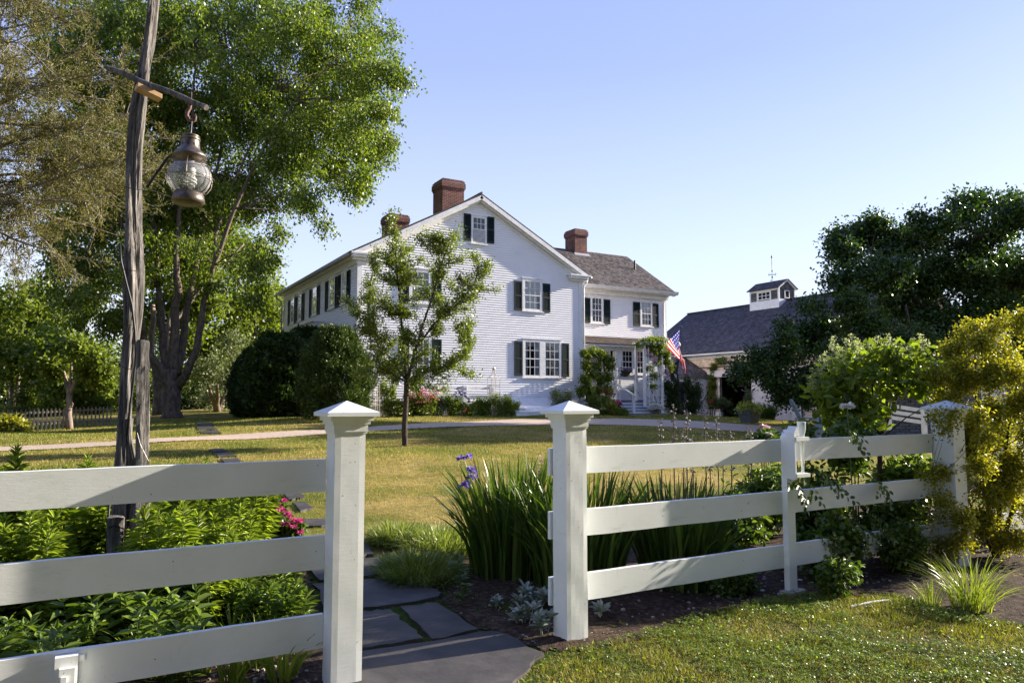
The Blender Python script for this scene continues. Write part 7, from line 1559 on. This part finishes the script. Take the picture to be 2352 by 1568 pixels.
D=np.stack([np.cos(a),np.sin(a),rs.normal(size=3*n)*.35+.15],1); V,Fq=leaf_arr(P3,D,np.array([[0,0,1.]])+rs.normal(size=P3.shape)*.35,.013*rs.uniform(.6,1.4,3*n),.010,'d')
o=mesh_obj('clover_cover',V,Fq,L_CLOVER); tag(o,'small leaved clover and weeds in the foreground lawn',kind='stuff')
x,y=scat_poly(2600,.8,8.2,1.4,4.3,FGp,[SLABW[0]],18); n=len(x); P=np.stack([x,y,terr(x,y)+.03],1); D=rdir(rs,n); D[:,2]=np.abs(D[:,2])*.5
V,Fq=leaf_arr(P,D,np.array([[0,0,1.]])+rs.normal(size=P.shape)*.3,.028*rs.uniform(.6,1.3,n),.018,'o'); o=mesh_obj('broad_weeds',V,Fq,L_PHLOX); tag(o,'yellow green broad weed leaves dotted through the foreground lawn',kind='stuff')
# moss tufts in the slab joints
x,y=scat_poly(16000,1.2,3.2,3.0,7.3,JOINT,SLABW,19); tris('joint_grass',x,y,np.random.RandomState(1).uniform(.008,.03,len(x)),.006,.02,L_GRASSG,'mossy fringe and tiny grass in the joints of the slabs',20)
# weeds on the bed edge
x,y=scat_poly(7000,2.5,8.3,2.8,4.6,BEDR,[],21,lambda x,y: vn(x,y,.3)>.72); tris('bed_weeds',x,y,np.random.RandomState(2).uniform(.015,.06,len(x)),.006,.03,L_GRASSG,'thin weed seedlings on the dark soil',22)
# white hose piece on the grass edge
a=ground(1955,1398); b_=ground(2045,1383); mb=MB(); mb.tube([a+Vector((0,0,.02)),a.lerp(b_,.5)+Vector((0,0,.028)),b_+Vector((0,0,.02))],.009,8); o=mb.build('white_pipe',TRIM,loc=a); tag(o,'thin white plastic pipe lying at the edge of the foreground grass','pipe')
for i,(x,y) in enumerate([(1752,1361),(1768,1353),(1745,1343),(1797,1340),(1838,1336)]):
    c=ground(x,y); mb=MB(); mb.ball(c+Vector((0,0,.02)),.022,6,.35); o=mb.build('pale_shell',P_WHITE,loc=c); tag(o,'broken white shell lying on the dark soil left of the stake foot','shell','white shells on the soil')
# ================= light, sky, camera =================
SUN_AZ=6.6; SUN_EL=20.5
sc=bpy.context.scene
sv_=Vector((math.cos(math.radians(SUN_AZ))*math.cos(math.radians(SUN_EL)),-math.sin(math.radians(SUN_AZ))*math.cos(math.radians(SUN_EL)),math.sin(math.radians(SUN_EL))))
sl_=bpy.data.lights.new('sun','SUN'); sl_.energy=5.0; sl_.angle=math.radians(.5); sl_.color=(1.0,.89,.74); so_=bpy.data.objects.new('sun',sl_); C.objects.link(so_); so_.rotation_euler=(-sv_).to_track_quat('-Z','Y').to_euler(); so_.location=sv_*60
w=bpy.data.worlds.new('World'); sc.world=w; w.use_nodes=True; nt=w.node_tree; bg=nt.nodes['Background']
sk=N(nt,'ShaderNodeTexSky'); sk.sky_type='NISHITA'; sk.sun_disc=False; sk.sun_elevation=math.radians(SUN_EL); sk.sun_rotation=math.radians(90+SUN_AZ); sk.altitude=0; sk.air_density=1.0; sk.dust_density=.9; sk.ozone_density=3.5
# thin bank of clouds low in the sky
tc=N(nt,'ShaderNodeTexCoord'); mp=N(nt,'ShaderNodeMapping'); mp.inputs['Scale'].default_value=(2.2,2.2,9); nt.links.new(tc.outputs['Generated'],mp.inputs['Vector'])
f=noise(nt,mp.outputs['Vector'],1.6,7,.6); sp=N(nt,'ShaderNodeSeparateXYZ'); nt.links.new(tc.outputs['Generated'],sp.inputs[0])
mr=N(nt,'ShaderNodeMapRange'); mr.inputs[1].default_value=.02; mr.inputs[2].default_value=.22; mr.inputs[3].default_value=1; mr.inputs[4].default_value=0; nt.links.new(sp.outputs[2],mr.inputs[0])
mr2=N(nt,'ShaderNodeMapRange'); mr2.inputs[1].default_value=.15; mr2.inputs[2].default_value=-.1; mr2.inputs[3].default_value=0; mr2.inputs[4].default_value=1; nt.links.new(sp.outputs[0],mr2.inputs[0])
cf=ramp(nt,f,[(.38,(0,0,0)),(.58,(1,1,1))]); m1_=N(nt,'ShaderNodeMath'); m1_.operation='MULTIPLY'; nt.links.new(cf,m1_.inputs[0]); nt.links.new(mr.outputs[0],m1_.inputs[1])
m2_=N(nt,'ShaderNodeMath'); m2_.operation='MULTIPLY'; nt.links.new(m1_.outputs[0],m2_.inputs[0]); nt.links.new(mr2.outputs[0],m2_.inputs[1])
hz=ramp(nt,sp.outputs[2],[(0.0,(1,1,1)),(.18,(.85,.9,1)),(.42,(.5,.585,.93)),(.8,(.32,.42,.85))]); hz2=mixc(nt,1.0,hz,(2.36,2.46,2.9),'MULTIPLY'); skc=mixc(nt,.84,sk.outputs[0],hz2); nt.links.new(mixc(nt,m2_.outputs[0],skc,(2.95,2.9,3.0)),bg.inputs['Color']); bg.inputs['Strength'].default_value=.13
cam=bpy.data.cameras.new('camera'); co=bpy.data.objects.new('camera',cam); C.objects.link(co); sc.camera=co
cam.sensor_width=36; cam.lens=36*F/2352; cam.clip_start=.05; cam.clip_end=3000
co.location=(0,0,EYE); fw=Vector((VD[0]*math.cos(TH),VD[1]*math.cos(TH),math.sin(TH))); co.rotation_euler=fw.to_track_quat('-Z','Y').to_euler()
sc.view_settings.view_transform='Standard'; sc.view_settings.look='None'; sc.view_settings.gamma=1; sc.view_settings.exposure=1.6
sc.render.engine='CYCLES'; sc.cycles.max_bounces=7; sc.cycles.transparent_max_bounces=12; sc.cycles.use_denoising=True
